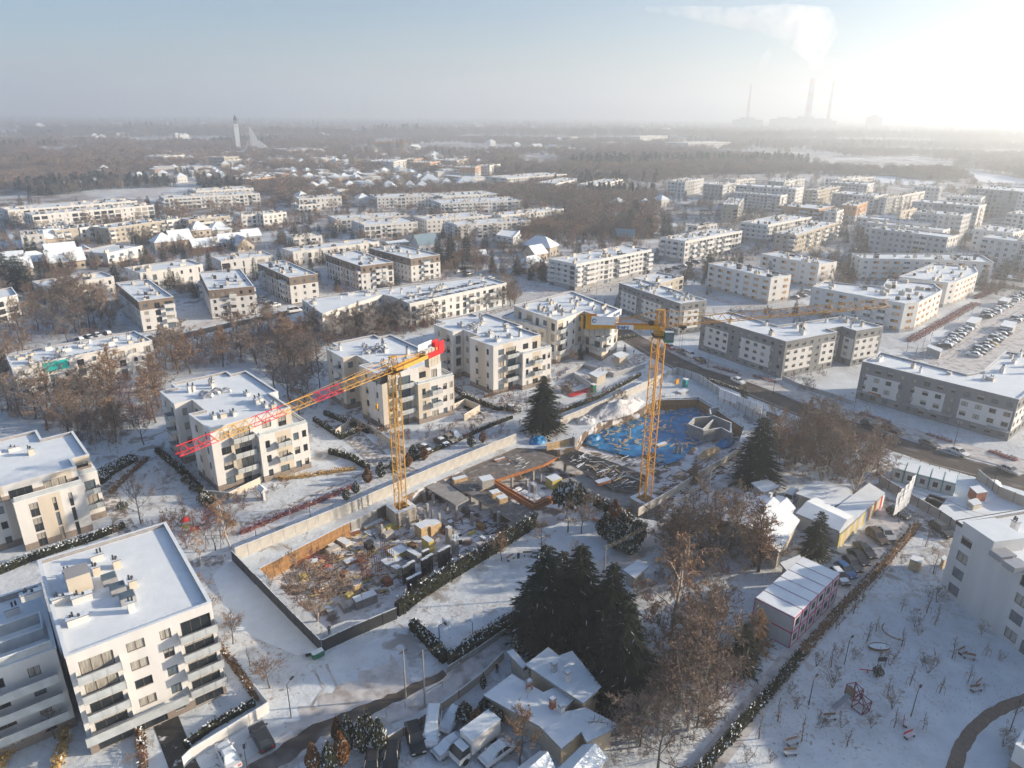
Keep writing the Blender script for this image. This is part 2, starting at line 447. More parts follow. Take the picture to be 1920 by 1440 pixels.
def strip(name, pts, width, z, material, kind='structure', jitter=0.0, seed=1, px=True, label=None):
 """a flat band along a line of points; jitter roughens its edges as worn snow does"""
 rr = random.Random(seed)
 pts = [P2(*p) if px else Vector(p) for p in pts]
 fine = []
 for i in range(len(pts) - 1):
  a, b = pts[i], pts[i + 1]
  n = max(1, int((b - a).length / (0.8 if jitter else 6)))
  for k in range(n): fine.append(a.lerp(b, k / n))
 fine.append(pts[-1])
 mb = MB(); L_, R_ = [], []
 for i, p in enumerate(fine):
  a = fine[max(0, i - 2)]; b = fine[min(len(fine) - 1, i + 2)]
  d = (b - a).normalized(); n = Vector((-d.y, d.x))
  w = width[0] + (width[1] - width[0]) * i / len(fine) if isinstance(width, tuple) else width
  L_.append(p + n * (w / 2 + rr.uniform(-jitter, jitter))); R_.append(p - n * (w / 2 + rr.uniform(-jitter, jitter)))
 for i in range(len(fine) - 1):
  mb.quad((R_[i].x, R_[i].y, z), (R_[i + 1].x, R_[i + 1].y, z), (L_[i + 1].x, L_[i + 1].y, z), (L_[i].x, L_[i].y, z))
 o = mb.build(name, material)
 tag(o, label, kind=kind)
 return o
def sheet(name, pts, z, material, px=True):
 pts = ccw([P2(*p) if px else Vector(p) for p in pts])
 mb = MB(); fill([[Vector((p.x, p.y, z)) for p in pts]], mb)
 return tag(mb.build(name, material), kind='structure')
street_line = [(1060, 560), (1120, 597), (1162, 621), (1235, 664), (1290, 692), (1390, 724), (1500, 768), (1620, 812), (1760, 860), (1925, 906), (2150, 975)]
strip('pavement', [(1100, 575), (1200, 628), (1300, 672), (1400, 705), (1500, 738), (1620, 782), (1760, 829), (1925, 872)], 6.0, 0.03, M['lane_snow'])
strip('road', street_line, 8.6, 0.04, M['asphalt_brown'], jitter=0.12)
strip('parking_lane', [(1262, 660), (1320, 688), (1400, 712), (1500, 748), (1620, 790), (1760, 838), (1925, 882)], 2.6, 0.12, M['lane_snow'])
for k, ln in enumerate([[(1264, 663), (1320, 692), (1400, 716), (1500, 752), (1620, 794), (1760, 842), (1925, 887)],
           [(1196, 650), (1262, 690), (1310, 712), (1400, 738), (1500, 780), (1600, 822), (1690, 856), (1835, 893)]]):
 strip('kerb', ln, 0.25, 0.13, M['concrete_w'])
strip('snow_road', [(1000, 590), (1100, 548), (1240, 512), (1330, 490), (1400, 476), (1480, 470), (1560, 466)], 11, 0.03, M['lane_snow'])
strip('pavement', [(905, 590), (1000, 565), (1090, 537), (1200, 505), (1300, 484), (1400, 470)], 4.5, 0.05, M['paver'])
strip('road', [(930, 512), (980, 528), (1040, 552), (1110, 590)], 7, 0.036, M['lane_snow'])
strip('road', [(520, 400), (590, 452), (680, 478), (800, 486), (860, 500), (930, 515)], 8, 0.03, M['lane_snow'])
strip('road', [(40, 690), (150, 660), (300, 641), (420, 612), (520, 592), (600, 570)], 6, 0.035, M['asphalt'], jitter=0.1)
strip('snow_road', [(250, 655), (330, 620), (460, 590), (620, 545), (780, 512), (900, 500)], 6, 0.03, M['lane_snow'])
strip('snow_lane', [(430, 1475), (560, 1400), (760, 1318), (850, 1270), (960, 1196), (1060, 1130), (1130, 1070), (1200, 1026), (1300, 960), (1400, 880), (1440, 840)], 4.6, 0.03, M['lane_snow'], jitter=0.1)
strip('lane', [(440, 1475), (504, 1434), (594, 1372), (660, 1345), (757, 1301), (836, 1263)], (3.0, 1.2), 0.05, M['asphalt_brown'], jitter=0.25, seed=4)
strip('trodden_snow', [(560, 1385), (640, 1330), (700, 1290), (760, 1262)], 7.0, 0.02, M['lane_snow'], jitter=1.2, seed=9)
strip('garage_drive', [(640, 795), (680, 835), (720, 870), (770, 890)], 5.0, 0.03, M['paver'], jitter=0.1)
strip('garage_drive', [(900, 790), (850, 745), (905, 770), (1000, 750), (1080, 715), (1170, 690), (1210, 665)], 5.0, 0.035, M['paver'], jitter=0.1)
strip('garden_path', [(455, 985), (560, 940), (670, 893), (750, 870)], 1.1, 0.03, M['paver'])
strip('garage_ramp', [(303, 1330), (345, 1440), (375, 1500)], 2.8, 0.03, M['darkslab'])
strip('curved_path', [(1960, 1300), (1900, 1318), (1856, 1340), (1820, 1372), (1800, 1405), (1786, 1450), (1780, 1490)], 1.5, 0.03, M['path'], jitter=0.08)
strip('snow_lane', [(1300, 1470), (1400, 1345), (1480, 1240), (1560, 1150), (1640, 1060), (1720, 975), (1760, 930)], 3.0, 0.03, M['lane_snow'])
for k_, (w_, pl_) in enumerate([(5, [(1330, 600), (1400, 575), (1450, 580), (1510, 600), (1560, 640), (1570, 665)]), (5, [(1300, 545), (1340, 560), (1400, 575)]), (4, [(1580, 560), (1600, 540), (1590, 500), (1570, 470), (1480, 462)]), (3, [(1230, 500), (1330, 470), (1400, 455), (1420, 440)]),
  (6, [(1330, 470), (1340, 440), (1330, 410), (1345, 370)]), (6, [(1560, 466), (1590, 455), (1580, 410), (1690, 412), (1780, 425)]), (8, [(1570, 528), (1640, 515)]), (4, [(560, 640), (640, 590), (720, 600)]), (5, [(190, 600), (270, 640)]), (5, [(330, 610), (240, 545), (210, 520), (250, 490), (330, 470)]),
  (5, [(470, 580), (380, 520), (345, 500)]), (5, [(610, 545), (540, 510), (500, 480)]), (5, [(750, 515), (660, 475)]), (6, [(0, 480), (90, 440), (300, 440), (540, 415), (600, 430)]), (6, [(560, 395), (800, 395), (940, 390), (1060, 410)]), (3, [(190, 900), (235, 990), (300, 1060), (420, 1050)]),
  (2.5, [(345, 870), (420, 950), (440, 1000)]), (2, [(580, 830), (560, 780), (590, 720)]), (3, [(590, 800), (700, 760), (845, 700), (960, 660)]), (2, [(860, 750), (800, 700), (820, 660)]), (3, [(1010, 680), (1080, 660), (1150, 640), (1180, 620)]), (4, [(1650, 935), (1720, 975), (1750, 1000), (1800, 1030)])]):
 strip('path', pl_, w_, 0.016 + 0.0007 * k_, M['lane_snow'] if k_ % 3 else M['paver'], jitter=0.15, seed=k_)
def ruts(pts, z, seed, gauge=0.85, w=0.34, m='asphalt_brown'):
 pp = [P2(*p) for p in pts]
 for s in (-1, 1):
  out = []
  for i, p in enumerate(pp):
   d = (pp[min(i + 1, len(pp) - 1)] - pp[max(0, i - 1)]).normalized(); out.append(p + Vector((-d.y, d.x)) * s * gauge)
  strip('wheel_rut', out, w, z, M[m], jitter=0.09, seed=seed + s, px=False)
ruts([(836, 1263), (900, 1236), (960, 1196), (1060, 1130), (1130, 1070), (1200, 1026), (1300, 960), (1400, 880)], 0.045, 3, m='lane_snow')
ruts([(1560, 1168), (1640, 1080), (1700, 1000), (1690, 960)], 0.055, 5, m='paver')
ruts([(1700, 915), (1760, 935), (1830, 965), (1925, 985)], 0.04, 7, m='lane_snow')
ruts([(520, 1400), (580, 1350), (620, 1290), (600, 1250)], 0.03, 9, m='lane_snow')
ruts([(1000, 585), (1100, 545), (1240, 510), (1330, 488), (1400, 474)], 0.045, 11, 1.8, 1.0, 'paver')
ruts([(1262, 676), (1390, 722), (1500, 766), (1620, 810), (1760, 858), (1925, 904)], 0.05, 13, 2.1, 0.9, 'asphalt')
ruts([(1740, 690), (1830, 635), (1930, 575)], 0.045, 15, 1.2, 0.5, 'paver')
sheet('car_park', [(1560, 1180), (1690, 1045), (1715, 985), (1650, 935), (1640, 960), (1560, 1080)], 0.045, M['lane_snow'])
sheet('car_park', [(1715, 700), (1900, 560), (1990, 545), (1990, 640), (1850, 735)], 0.03, M['lane_snow'])
strip('road', [(1560, 668), (1660, 672), (1760, 705), (1850, 735), (1960, 760)], 6, 0.05, M['asphalt'], jitter=0.1)
strip('footpath', [(1680, 700), (1770, 640), (1860, 585), (1910, 545)], 3.0, 0.05, M['paver'])
strip('road', [(1830, 530), (1960, 548)], 8, 0.03, M['asphalt'])
sheet('car_park', [(740, 855), (810, 810), (905, 765), (935, 790), (860, 830), (790, 862)], 0.03, M['lane_snow'])
sheet('site_yard', [(1660, 900), (1700, 845), (1925, 910), (1925, 960), (1790, 975), (1720, 930)], 0.03, M['snow'])
sheet('sports_field', [(398, 1080), (432, 1048), (595, 1215), (560, 1230), (440, 1180)], 0.02, M['snow'])
# ---------------------------------------------------------------- buildings
CAMXY = Vector((0, 0))
WIN = {  # kind: width, height, sill
 'n': (0.95, 1.45, 0.9), 'w': (1.9, 1.45, 0.9), 'q': (1.4, 1.4, 0.95), 'f': (1.7, 2.15, 0.15), 'b': (2.6, 2.15, 0.15),
 'o': (2.6, 1.35, 0.95), 'v': (0.7, 2.5, 0.15), 'B': (3.4, 2.2, 0.15), 'G': (7.5, 2.3, 0.05), 'N': (1.2, 1.5, 0.8), 'T': (1.3, 2.7, 0.05), 'h': (0.6, 2.7, 0.05), 'Q': (2.0, 1.75, 0.7)}
WMESH = {}
def pane_mat(v):
 return [M['glass'], M['glass'], M['glass_blue'], M['glass_curtain']][v % 4]
def window_meshes(kind, fh, v, fmat='frame'):
 key = (kind, round(fh, 2), v, fmat)
 if key in WMESH: return WMESH[key]
 w, h, s = WIN[kind]; h *= fh / 3.0
 fr = MB(); t = 0.08
 fr.box(-w / 2, w / 2, -0.05, 0, 0, t); fr.box(-w / 2, w / 2, -0.05, 0, h - t, h)
 fr.box(-w / 2, -w / 2 + t, -0.05, 0, t, h - t); fr.box(w / 2 - t, w / 2, -0.05, 0, t, h - t)
 nm = 0 if w < 1.1 else (1 if w < 2.2 else 2)
 for k in range(nm):
  x = -w / 2 + w * (k + 1) / (nm + 1); fr.box(x - 0.04, x + 0.04, -0.045, 0, t, h - t)
 pn = MB(); pn.quad((-w / 2 + t, -0.02, t), (w / 2 - t, -0.02, t), (w / 2 - t, -0.02, h - t), (-w / 2 + t, -0.02, h - t), 0)
 if kind == 'o':   # coloured panel beside the panes
  side = 1 if v % 2 else -1
  x0, x1 = (0.05, w / 2 - t) if side > 0 else (-w / 2 + t, -0.05)
  pn.quad((x0, -0.03, t), (x1, -0.03, t), (x1, -0.03, h - t), (x0, -0.03, h - t), 1)
 if v % 4 == 1:   # half lowered blind
  pn.quad((-w / 2 + t, -0.025, h * 0.55), (w / 2 - t, -0.025, h * 0.55), (w / 2 - t, -0.025, h - t), (-w / 2 + t, -0.025, h - t), 2)
 pm = [pane_mat(v), M['orange_panel'] if v % 3 else M['pink_panel'], M['glass_curtain']]
 WMESH[key] = (fr.mesh('window', M[fmat]), pn.mesh('pane', pm))
 return WMESH[key]
BMESH = {}
def balcony_meshes(w, d, style):
 key = (w, d, style)
 if key in BMESH: return BMESH[key]
 s = MB(); s.box(-w / 2, w / 2, -d, 0.0, -0.16, 0.0, 0, top=1)
 r = MB(); t = 0.03; h = 1.0
 if style == 'solid':
  r.box(-w / 2, w / 2, -d - 0.06, -d, -0.16, h, 0, top=1); r.box(-w / 2 - 0.05, -w / 2, -d, 0, -0.16, h, 0, top=1); r.box(w / 2, w / 2 + 0.05, -d, 0, -0.16, h, 0, top=1)
  rm = [M['white'], M['roof_snow']]
 else:
  r.box(-w / 2, w / 2, -d - t, -d, 0.05, h, 0); r.box(-w / 2 - t, -w / 2, -d, 0, 0.05, h, 0); r.box(w / 2, w / 2 + t, -d, 0, 0.05, h, 0)
  r.box(-w / 2 - 0.05, w / 2 + 0.05, -d - 0.06, -d + 0.02, h, h + 0.06, 1)
  n = max(2, int(w / 1.1))
  for k in range(n + 1):
   x = -w / 2 + w * k / n; r.box(x - 0.025, x + 0.025, -d - 0.05, -d - t, -0.1, h, 1)
  rm = [M['railing'], M['metal'] if style == 'glass' else M['dark']]
 BMESH[key] = (s.mesh('balcony', [M['concrete_w'], M['snow']]), r.mesh('railing', rm))
 return BMESH[key]
VENTS = []
def vent_meshes():
 if VENTS: return VENTS
 rr = random.Random(5)
 for k in range(5):
  m = MB()
  w, d, h = [(1.5, 0.7, 1.0), (0.9, 0.9, 1.2), (2.2, 0.8, 0.9), (1.2, 1.2, 0.7), (0.8, 0.6, 1.4)][k]
  m.box(-w / 2, w / 2, -d / 2, d / 2, 0, h, 0, top=2)
  m.box(-w / 2 - 0.08, w / 2 + 0.08, -d / 2 - 0.08, d / 2 + 0.08, h, h + 0.08, 1, top=2)
  for j in range(2 + k % 3):
   x = rr.uniform(-w / 2 + 0.15, w / 2 - 0.15); y = rr.uniform(-d / 4, d / 4)
   m.tube((x, y, h), (x, y, h + rr.uniform(0.35, 0.8)), 0.11, 0.11, 5, 1, True)
  VENTS.append(m.mesh('chimney', [M['cream'] if k % 2 else M['white'], M['dark'], M['snow']]))
 return VENTS
FOOT = []
STY = {
 # wall material list, zone function name, window kinds weights, frame
 'white':  dict(mats=['white', 'plinth', 'cream'], kinds='nwqf', bal=0.25, fr='frame', plinth=0.22),
 'villa':  dict(mats=['white', 'plinth', 'cream'], kinds='nwfq', bal=0.35, fr='frame', plinth=0.20, bands='cream'),
 'brown':  dict(mats=['white', 'plinth', 'brown'], kinds='nqnf', bal=0.18, fr='frame', top='brown'),
 'modern': dict(mats=['white', 'plinth', 'lgrey'], kinds='vnBv', bal=0.0, fr='frame', tall=True),
 'grey':   dict(mats=['grey', 'plinth', 'white'], kinds='qq', bal=0.0, fr='frame', panels='white'),
 'orange': dict(mats=['white', 'mgrey', 'white'], kinds='oqo', bal=0.12, fr='frame_w', plinth=0.25),
 'stripe': dict(mats=['lgrey', 'mgrey', 'white'], kinds='nqb', bal=0.3, fr='frame', stripes=True, plinth=0.2),
 'tan':    dict(mats=['tan', 'plinth', 'beige'], kinds='nqb', bal=0.3, fr='frame', plinth=0.0),
 'mix':    dict(mats=['white', 'mgrey', 'lgrey', 'tan'], kinds='qqf', bal=0.15, fr='frame_w', sections=True),
 'terra':  dict(mats=['terracotta', 'mgrey', 'lgrey', 'white'], kinds='qnf', bal=0.2, fr='frame_w', lower=True),
 'school': dict(mats=['white', 'plinth', 'cream'], kinds='fqfn', bal=0.1, fr='frame', plinth=0.0),
 'row':    dict(mats=['white', 'plinth', 'lgrey'], kinds='qnbq', bal=0.3, fr='frame', plinth=0.0),
 'loggia': dict(mats=['white', 'brown', 'cream'], kinds='BBn', bal=0.0, fr='frame', plinth=0.0),
}
def wall_grid(mb, A, B, z0, z1, holes, zone, depth=0.18):
 """wall from A to B with real openings: holes = [(x0, x1, za, zb)]; zone(x, z) -> material index, zone.cx / zone.cz extra cuts"""
 d = (B - A); L = d.length; d = d / L
 nrm = Vector((d.y, -d.x))
 xs = {0.0, L}; zs = {z0, z1}
 for h in holes: xs |= {h[0], h[1]}; zs |= {h[2], h[3]}
 for c in getattr(zone, 'cx', []):
  if 0 < c < L: xs.add(c)
 for c in getattr(zone, 'cz', []):
  if z0 < c < z1: zs.add(c)
 xs = sorted(xs); zs = sorted(zs)
 def W(x, z, q=0.0):
  return (A.x + d.x * x - nrm.x * q, A.y + d.y * x - nrm.y * q, z)
 for j in range(len(zs) - 1):
  za, zb = zs[j], zs[j + 1]
  if zb - za < 1e-4: continue
  zm = (za + zb) / 2
  hz_ = [h for h in holes if h[2] < zm < h[3]]
  run = None
  for i in range(len(xs) - 1):
   xa, xb = xs[i], xs[i + 1]
   if xb - xa < 1e-4: continue
   xm = (xa + xb) / 2
   hole = any(h[0] < xm < h[1] for h in hz_)
   mi = -1 if hole else zone(xm, zm)
   if run and run[2] == mi: run[1] = xb
   else:
    if run and run[2] >= 0: mb.quad(W(run[0], za), W(run[1], za), W(run[1], zb), W(run[0], zb), run[2])
    run = [xa, xb, mi]
  if run and run[2] >= 0: mb.quad(W(run[0], za), W(run[1], za), W(run[1], zb), W(run[0], zb), run[2])
 for (xa, xb, za, zb) in holes:
  mi = zone((xa + xb) / 2, zb + 0.05)
  mb.quad(W(xa, za), W(xb, za), W(xb, za, depth), W(xa, za, depth), mi)
  mb.quad(W(xa, zb, depth), W(xb, zb, depth), W(xb, zb), W(xa, zb), mi)
  mb.quad(W(xa, za, depth), W(xa, zb, depth), W(xa, zb), W(xa, za), mi)
  mb.quad(W(xb, za), W(xb, zb), W(xb, zb, depth), W(xb, za, depth), mi)
NEAR_D = 265.0
def building(label, poly, h, floors, style='white', z0=0.0, seed=1, vents=8, parapet=0.5, cat='apartment block', name='apartment_block',
             spacing=None, px=True, group=None, roofmat='roof_snow', nobal=False, mats=None, skip=(), parent=None, vscale=1.0, detail=None, over=0.0, cols=None):
 """poly: roof outline corners (survey grid, taken at height h); walls, windows, parapet, roof snow, vents"""
 rr = random.Random(seed * 7919 + 13)
 poly = [P2(p[0], p[1], h) for p in poly] if px else [Vector(p) for p in poly]
 poly = ccw(poly)
 FOOT.append(inset(poly, -2.2))
 n = len(poly)
 cx = sum(p.x for p in poly) / n; cy = sum(p.y for p in poly) / n
 D = math.hypot(cx, cy)
 st = STY[style]
 near = D < NEAR_D if detail is None else detail
 if parent is None:
  root = empty(name, (cx, cy, 0), 0, label, cat, group)
 else: root = parent
 fh = (h - z0 - 0.7) / floors
 wm = MB(); joined = MB()
 mlist = [M[k] for k in (mats or st['mats'])]
 wpart = [0]
 for i in range(n):
  A, B = poly[i], poly[(i + 1) % n]
  L = (B - A).length
  d = (B - A).normalized(); nrm = Vector((d.y, -d.x))
  mid = (A + B) / 2
  facing = nrm.dot(-mid.normalized()) > -0.12
  # material zones
  er = random.Random(seed * 31 + i * 7)
  nsec = max(1, int(L / 13)); secs = [er.randrange(0, 3) for _ in range(nsec)]
  sw = L / nsec
  pan = []
  if st.get('panels'):
   x = er.uniform(0.5, 2.0)
   while x < L - 3:
    w = er.uniform(6.5, 11.5); w = min(w, L - x - 0.3)
    if w > 3.5: pan.append((x, x + w))
    x += w + er.uniform(3.0, 5.0)
  def zone(x, z, st=st, sw=sw, secs=secs, pan=pan, L=L):
   f = (z - z0) / max(fh, 0.1)
   if st.get('plinth') and f < st['plinth'] * 2.2: return 1
   if st.get('top'):
    return 2 if f > floors - 1.02 else (1 if f < 0.15 else 0)
   if st.get('stripes'):
    if f < 0.9: return 1
    return 2 if (f % 1.0) < 0.32 else 0
   if st.get('panels'):
    if 0.95 < f < floors - 1.0:
     for a, b in pan:
      if a < x < b: return 2
    return 0
   if st.get('sections'):
    return secs[min(len(secs) - 1, int(x / sw))]
   if st.get('lower'):
    return 0 if f > floors - 2.02 else 2
   if st.get('bands'):
    k = int(x / 3.3 + seed)
    return 2 if (k % 3 == 0 and f > 0.5) else 0
   return 0
  zone.cx = []; zone.cz = [z0 + fh * k for k in range(1, floors)]
  if st.get('plinth'): zone.cz.append(z0 + fh * st['plinth'] * 2.2)
  if st.get('stripes'): zone.cz += [z0 + fh * (k + 0.32) for k in range(floors)] + [z0 + fh * 0.9]
  if st.get('panels'): zone.cz += [z0 + fh * 0.95, z0 + fh * (floors - 1.0)]; zone.cx += [q for p in pan for q in p]
  if st.get('top'): zone.cz += [z0 + fh * (floors - 1.02), z0 + fh * 0.15]
  if st.get('lower'): zone.cz += [z0 + fh * (floors - 2.02)]
  if st.get('sections'): zone.cx += [sw * k for k in range(1, nsec)]
  if st.get('bands'): zone.cx += [3.3 * k for k in range(1, int(L / 3.3) + 1)]
  holes = []; wins = []
  if facing and L > 2.6 and i not in skip:
   sp = spacing or (3.1 if style not in ('orange', 'modern', 'loggia') else 4.2)
   nc = max(1, int((L - 0.8) / sp)); sp = L / nc
   kinds = []
   for c in range(nc):
    kinds.append(er.choice(st['kinds']))
   if cols and i in cols:
    for ent in cols[i]:
     x, k, balc = ent[:3]; fl = ent[3] if len(ent) > 3 else range(floors)
     for f in fl:
      w, wh, sl = WIN[k]; wh *= fh / 3.0; sl *= fh / 3.0
      za = z0 + f * fh + sl
      holes.append((x - w / 2, x + w / 2, za, za + wh)); wins.append((x, za, k, er.randrange(0, 12), balc and f > 0))
    nc = 0
   for c in range(nc):
    x = sp * (c + 0.5); k = kinds[c]
    balc = (not nobal) and er.random() < st['bal'] and L > 7
    if balc: k = 'b'
    if k in 'Bb' and sp < WIN[k][0] + 0.5: k = 'f'
    if k == 'w' and sp < 2.5: k = 'q'
    if st.get('panels') and not any(a + 0.6 < x < b - 0.6 for a, b in pan): k = 'n'
    for f in range(floors):
     if style in ('villa', 'stripe', 'white') and f == 0 and er.random() < 0.35: continue
     kk = k
     w, wh, sl = WIN[kk]; wh *= fh / 3.0; sl *= fh / 3.0
     za = z0 + f * fh + sl
     if st.get('tall') and kk == 'v': za = z0 + f * fh + 0.02 * fh;
     holes.append((x - w / 2, x + w / 2, za, za + wh))
     wins.append((x, za, kk, er.randrange(0, 12), balc and f > 0))
  wall_grid(wm, A, B, z0 if z0 else -0.3, h, holes, zone, 0.18 if near else 0.14)
  ang = math.atan2(d.y, d.x)
  for (x, za, kk, v, balc) in wins:
   p = A + d * x - nrm * (0.17 if near else 0.13)
   if near and wpart[0] < 300:
    fm, pm = window_meshes(kk, fh, v, st['fr'])
    w_ = inst('window', fm, root, (p.x - root.location.x, p.y - root.location.y, za), ang)
    inst('pane', pm, w_)
    wpart[0] += 1
    if balc:
     bw = WIN[kk][0] + 0.9
     bs, br = balcony_meshes(round(bw, 1), 1.3, ['glass', 'solid', 'bars'][seed % 3])
     q = A + d * x
     b_ = inst('balcony', bs, root, (q.x - root.location.x, q.y - root.location.y, za - 0.1), ang)
     inst('railing', br, b_)
   else:
    w, wh, sl = WIN[kk]; wh *= fh / 3.0
    a = p - d * w / 2; b = p + d * w / 2
    joined.quad((a.x, a.y, za), (b.x, b.y, za), (b.x, b.y, za + wh), (a.x, a.y, za + wh), [0, 0, 1, 2][v % 4])
    if kk == 'o':
     c = p.lerp(b, 0.95) + nrm * 0.03; c2 = p + nrm * 0.03
     joined.quad((c2.x, c2.y, za + 0.1), (c.x, c.y, za + 0.1), (c.x, c.y, za + wh - 0.1), (c2.x, c2.y, za + wh - 0.1), 3)
    elif w > 1.2:
     c = p + nrm * 0.03
     joined.quad((c.x - d.x * .05, c.y - d.y * .05, za), (c.x + d.x * .05, c.y + d.y * .05, za), (c.x + d.x * .05, c.y + d.y * .05, za + wh), (c.x - d.x * .05, c.y - d.y * .05, za + wh), 4)
    if balc:
     q = A + d * x + nrm * 0.65
     joined.obox(q, WIN[kk][0] + 0.8, 1.3, za - 0.25, za + 0.85, ang, 5, top=6)
 wm.build('wall', mlist, root)
 if joined.v:
  o = joined.build('windows', [M['glass'], M['glass_blue'], M['glass_curtain'], M['orange_panel'], M[st['fr']], M['white'], M['snow']], root)
  o['kind'] = 'stuff'
 # roof: parapet ring and the snow lying behind it
 rf = MB()
 ins = inset(poly, 0.38); zt = h + 0.02; zr = h - parapet
 outp = inset(poly, -0.06 - over)
 for i in range(n):
  j = (i + 1) % n
  rf.quad((outp[i].x, outp[i].y, zt), (outp[j].x, outp[j].y, zt), (ins[j].x, ins[j].y, zt), (ins[i].x, ins[i].y, zt), 0)
  rf.quad((outp[i].x, outp[i].y, zt - 0.14 - over * 0.3), (outp[j].x, outp[j].y, zt - 0.14 - over * 0.3), (outp[j].x, outp[j].y, zt), (outp[i].x, outp[i].y, zt), 2)
  rf.quad((ins[j].x, ins[j].y, zr), (ins[i].x, ins[i].y, zr), (ins[i].x, ins[i].y, zt), (ins[j].x, ins[j].y, zt), 1)
  if over > 0:
   rf.quad((poly[i].x, poly[i].y, zt - 0.15), (poly[j].x, poly[j].y, zt - 0.15), (outp[j].x, outp[j].y, zt - 0.15 - over * 0.3), (outp[i].x, outp[i].y, zt - 0.15 - over * 0.3), 2)
 rf.poly([(p.x, p.y, zr) for p in ins], 0)
 rf.build('roof', [M[roofmat], M['parapet'], M['white'] if style != 'grey' else M['mgrey']], root)
 # vents in short clusters along the long axis
 vm = vent_meshes(); placed = 0; tries = 0
 e = max(range(n), key=lambda i: (poly[(i + 1) % n] - poly[i]).length)
 ang = math.atan2((poly[(e + 1) % n] - poly[e]).y, (poly[(e + 1) % n] - poly[e]).x)
 ins2 = inset(poly, 1.6)
 jv = MB()
 xs = [p.x for p in poly]; ys = [p.y for p in poly]
 while placed < vents and tries < vents * 14:
  tries += 1
  q = Vector((rr.uniform(min(xs), max(xs)), rr.uniform(min(ys), max(ys))))
  if not inside(q, ins2): continue
  k = rr.randrange(5)
  if near:
   inst('chimney', vm[k], root, (q.x - root.location.x, q.y - root.location.y, zr), ang, rr.uniform(0.8, 1.15) * vscale)
  else:
   hh = rr.uniform(0.7, 1.5); w = rr.uniform(0.8, 2.4)
   jv.obox(q, w, rr.uniform(0.6, 1.1), zr, zr + hh, ang, rr.choice((0, 0, 1)), top=rr.choice((1, 2, 2)))
   if rr.random() < 0.5: jv.tube((q.x, q.y, zr + hh), (q.x, q.y, zr + hh + 0.6), 0.16, 0.16, 4, 1)
  placed += 1
 if jv.v:
  o = jv.build('roof_vents', [M['cream'], M['dark'], M['snow']], root); o['kind'] = 'stuff'
 return root
def rect(a, b, c, h):
 """right-angled outline at height h from the near corner a, the end b of one front and the end c of the other"""
 A, B, C = P2(a[0], a[1], h), P2(b[0], b[1], h), P2(c[0], c[1], h)
 u = (B - A); w = (C - A); un = u.normalized()
 v = w - un * w.dot(un)
 return [A, B, B + v, A + v]
def terrace_rail(root, pts, z, material='railing', h=1.0, snow=True):
 mb = MB()
 for i in range(len(pts) - 1):
  a, b = pts[i], pts[i + 1]; d = (b - a); L = d.length; ang = math.atan2(d.y, d.x); c = (a + b) / 2
  mb.obox(c, L, 0.06, z, z + h, ang, 0)
  mb.obox(c, L, 0.12, z + h, z + h + 0.06, ang, 1)
 return mb.build('railing', [M[material], M['snow'] if snow else M['metal']], root)
def hit(px, py, A, B):
 """where the line of sight through a survey spot meets the upright plane through A and B: distance along A-B, height"""
 q = P(px, py, 0); d = (B - A).normalized(); n = Vector((d.y, -d.x))
 den = q.x * n.x + q.y * n.y
 t = (A.x * n.x + A.y * n.y) / den
 x = (q.x * t - A.x) * d.x + (q.y * t - A.y) * d.y
 return x, CAMH * (1 - t)
def local(K, deg, pts):
 a = R(deg); u = Vector((math.cos(a), math.sin(a))); v = Vector((-math.sin(a), math.cos(a)))
 return [Vector((K[0], K[1])) + u * p[0] + v * p[1] for p in pts]
# ---------------------------------------------------------------- near buildings
VMAIN = [(0, 0), (16.4, 0), (16.4, 10), (18.2, 10), (18.2, 27.2), (14.6, 27.2), (14.6, 29.8), (2.3, 29.8), (2.3, 26.4), (-1, 26.4), (-1, 17), (2.6, 17), (2.6, 9.8), (-0.5, 9.8)]
VLOW = [(8.4, -2.0), (18.7, -2.0), (18.7, 9.2), (16.46, 9.2), (16.46, -0.04), (8.4, -0.04)]
def villa(K, deg, label, seed):
 main = local(K, deg, VMAIN)
 root = building(label, main, 13.8, 4, 'villa', seed=seed, px=False, vents=13, nobal=True,
     cols={0: [(2.6, 'w', False), (5.9, 'B', True, (1, 2, 3)), (5.9, 'f', False, (0,)), (11.0, 'w', False, (3,)), (14.3, 'f', False, (3,))],
                          13: [(3.0, 'N', False), (7.5, 'n', False)], 12: [(1.5, 'h', False, (2, 3))], 9: [(2.5, 'n', False, (1, 2, 3)), (7, 'f', True)]})
 low = local(K, deg, VLOW)
 building('', low, 10.3, 3, 'villa', seed=seed + 3, px=False, vents=0, parent=root, nobal=True, parapet=0.35,
             cols={0: [(1.6, 'n', False), (4.6, 'w', True), (7.6, 'N', False), (9.4, 'n', False)]})
 terrace_rail(root, local(K, deg, [(8.6, -1.8), (18.5, -1.8), (18.5, 9.0)]), 10.35, 'railing', 0.5)
 # small ducts in the middle of the roof
 mb = MB(); rr = random.Random(seed)
 for k in range(7):
  c = local(K, deg, [(7.5 + rr.uniform(-2.5, 2.5), 17.5 + rr.uniform(-2, 2))])[0]
  for j in range(4):
   a0, a1 = j * PI / 4, (j + 1) * PI / 4
   mb.tube((c.x - 0.8 * math.cos(a0), c.y + 0.2 * j, 13.4 + 0.9 * math.sin(a0)), (c.x - 0.8 * math.cos(a1), c.y + 0.2 * (j + 1), 13.4 + 0.9 * math.sin(a1)), 0.3, 0.3, 6, 0, True)
 mb.build('roof_duct', M['metal'], root)
 return root
villa(P(392, 804, 13.8), 41.7, 'white four-storey block behind the red tip of the left crane jib', 11)
villa(P(715, 705, 13.8), 39.5, 'white four-storey block directly behind the mast of the left crane', 12)
villa(P(925, 649, 13.8), 39.3, 'white four-storey block between the two cranes, third of three alike', 14)
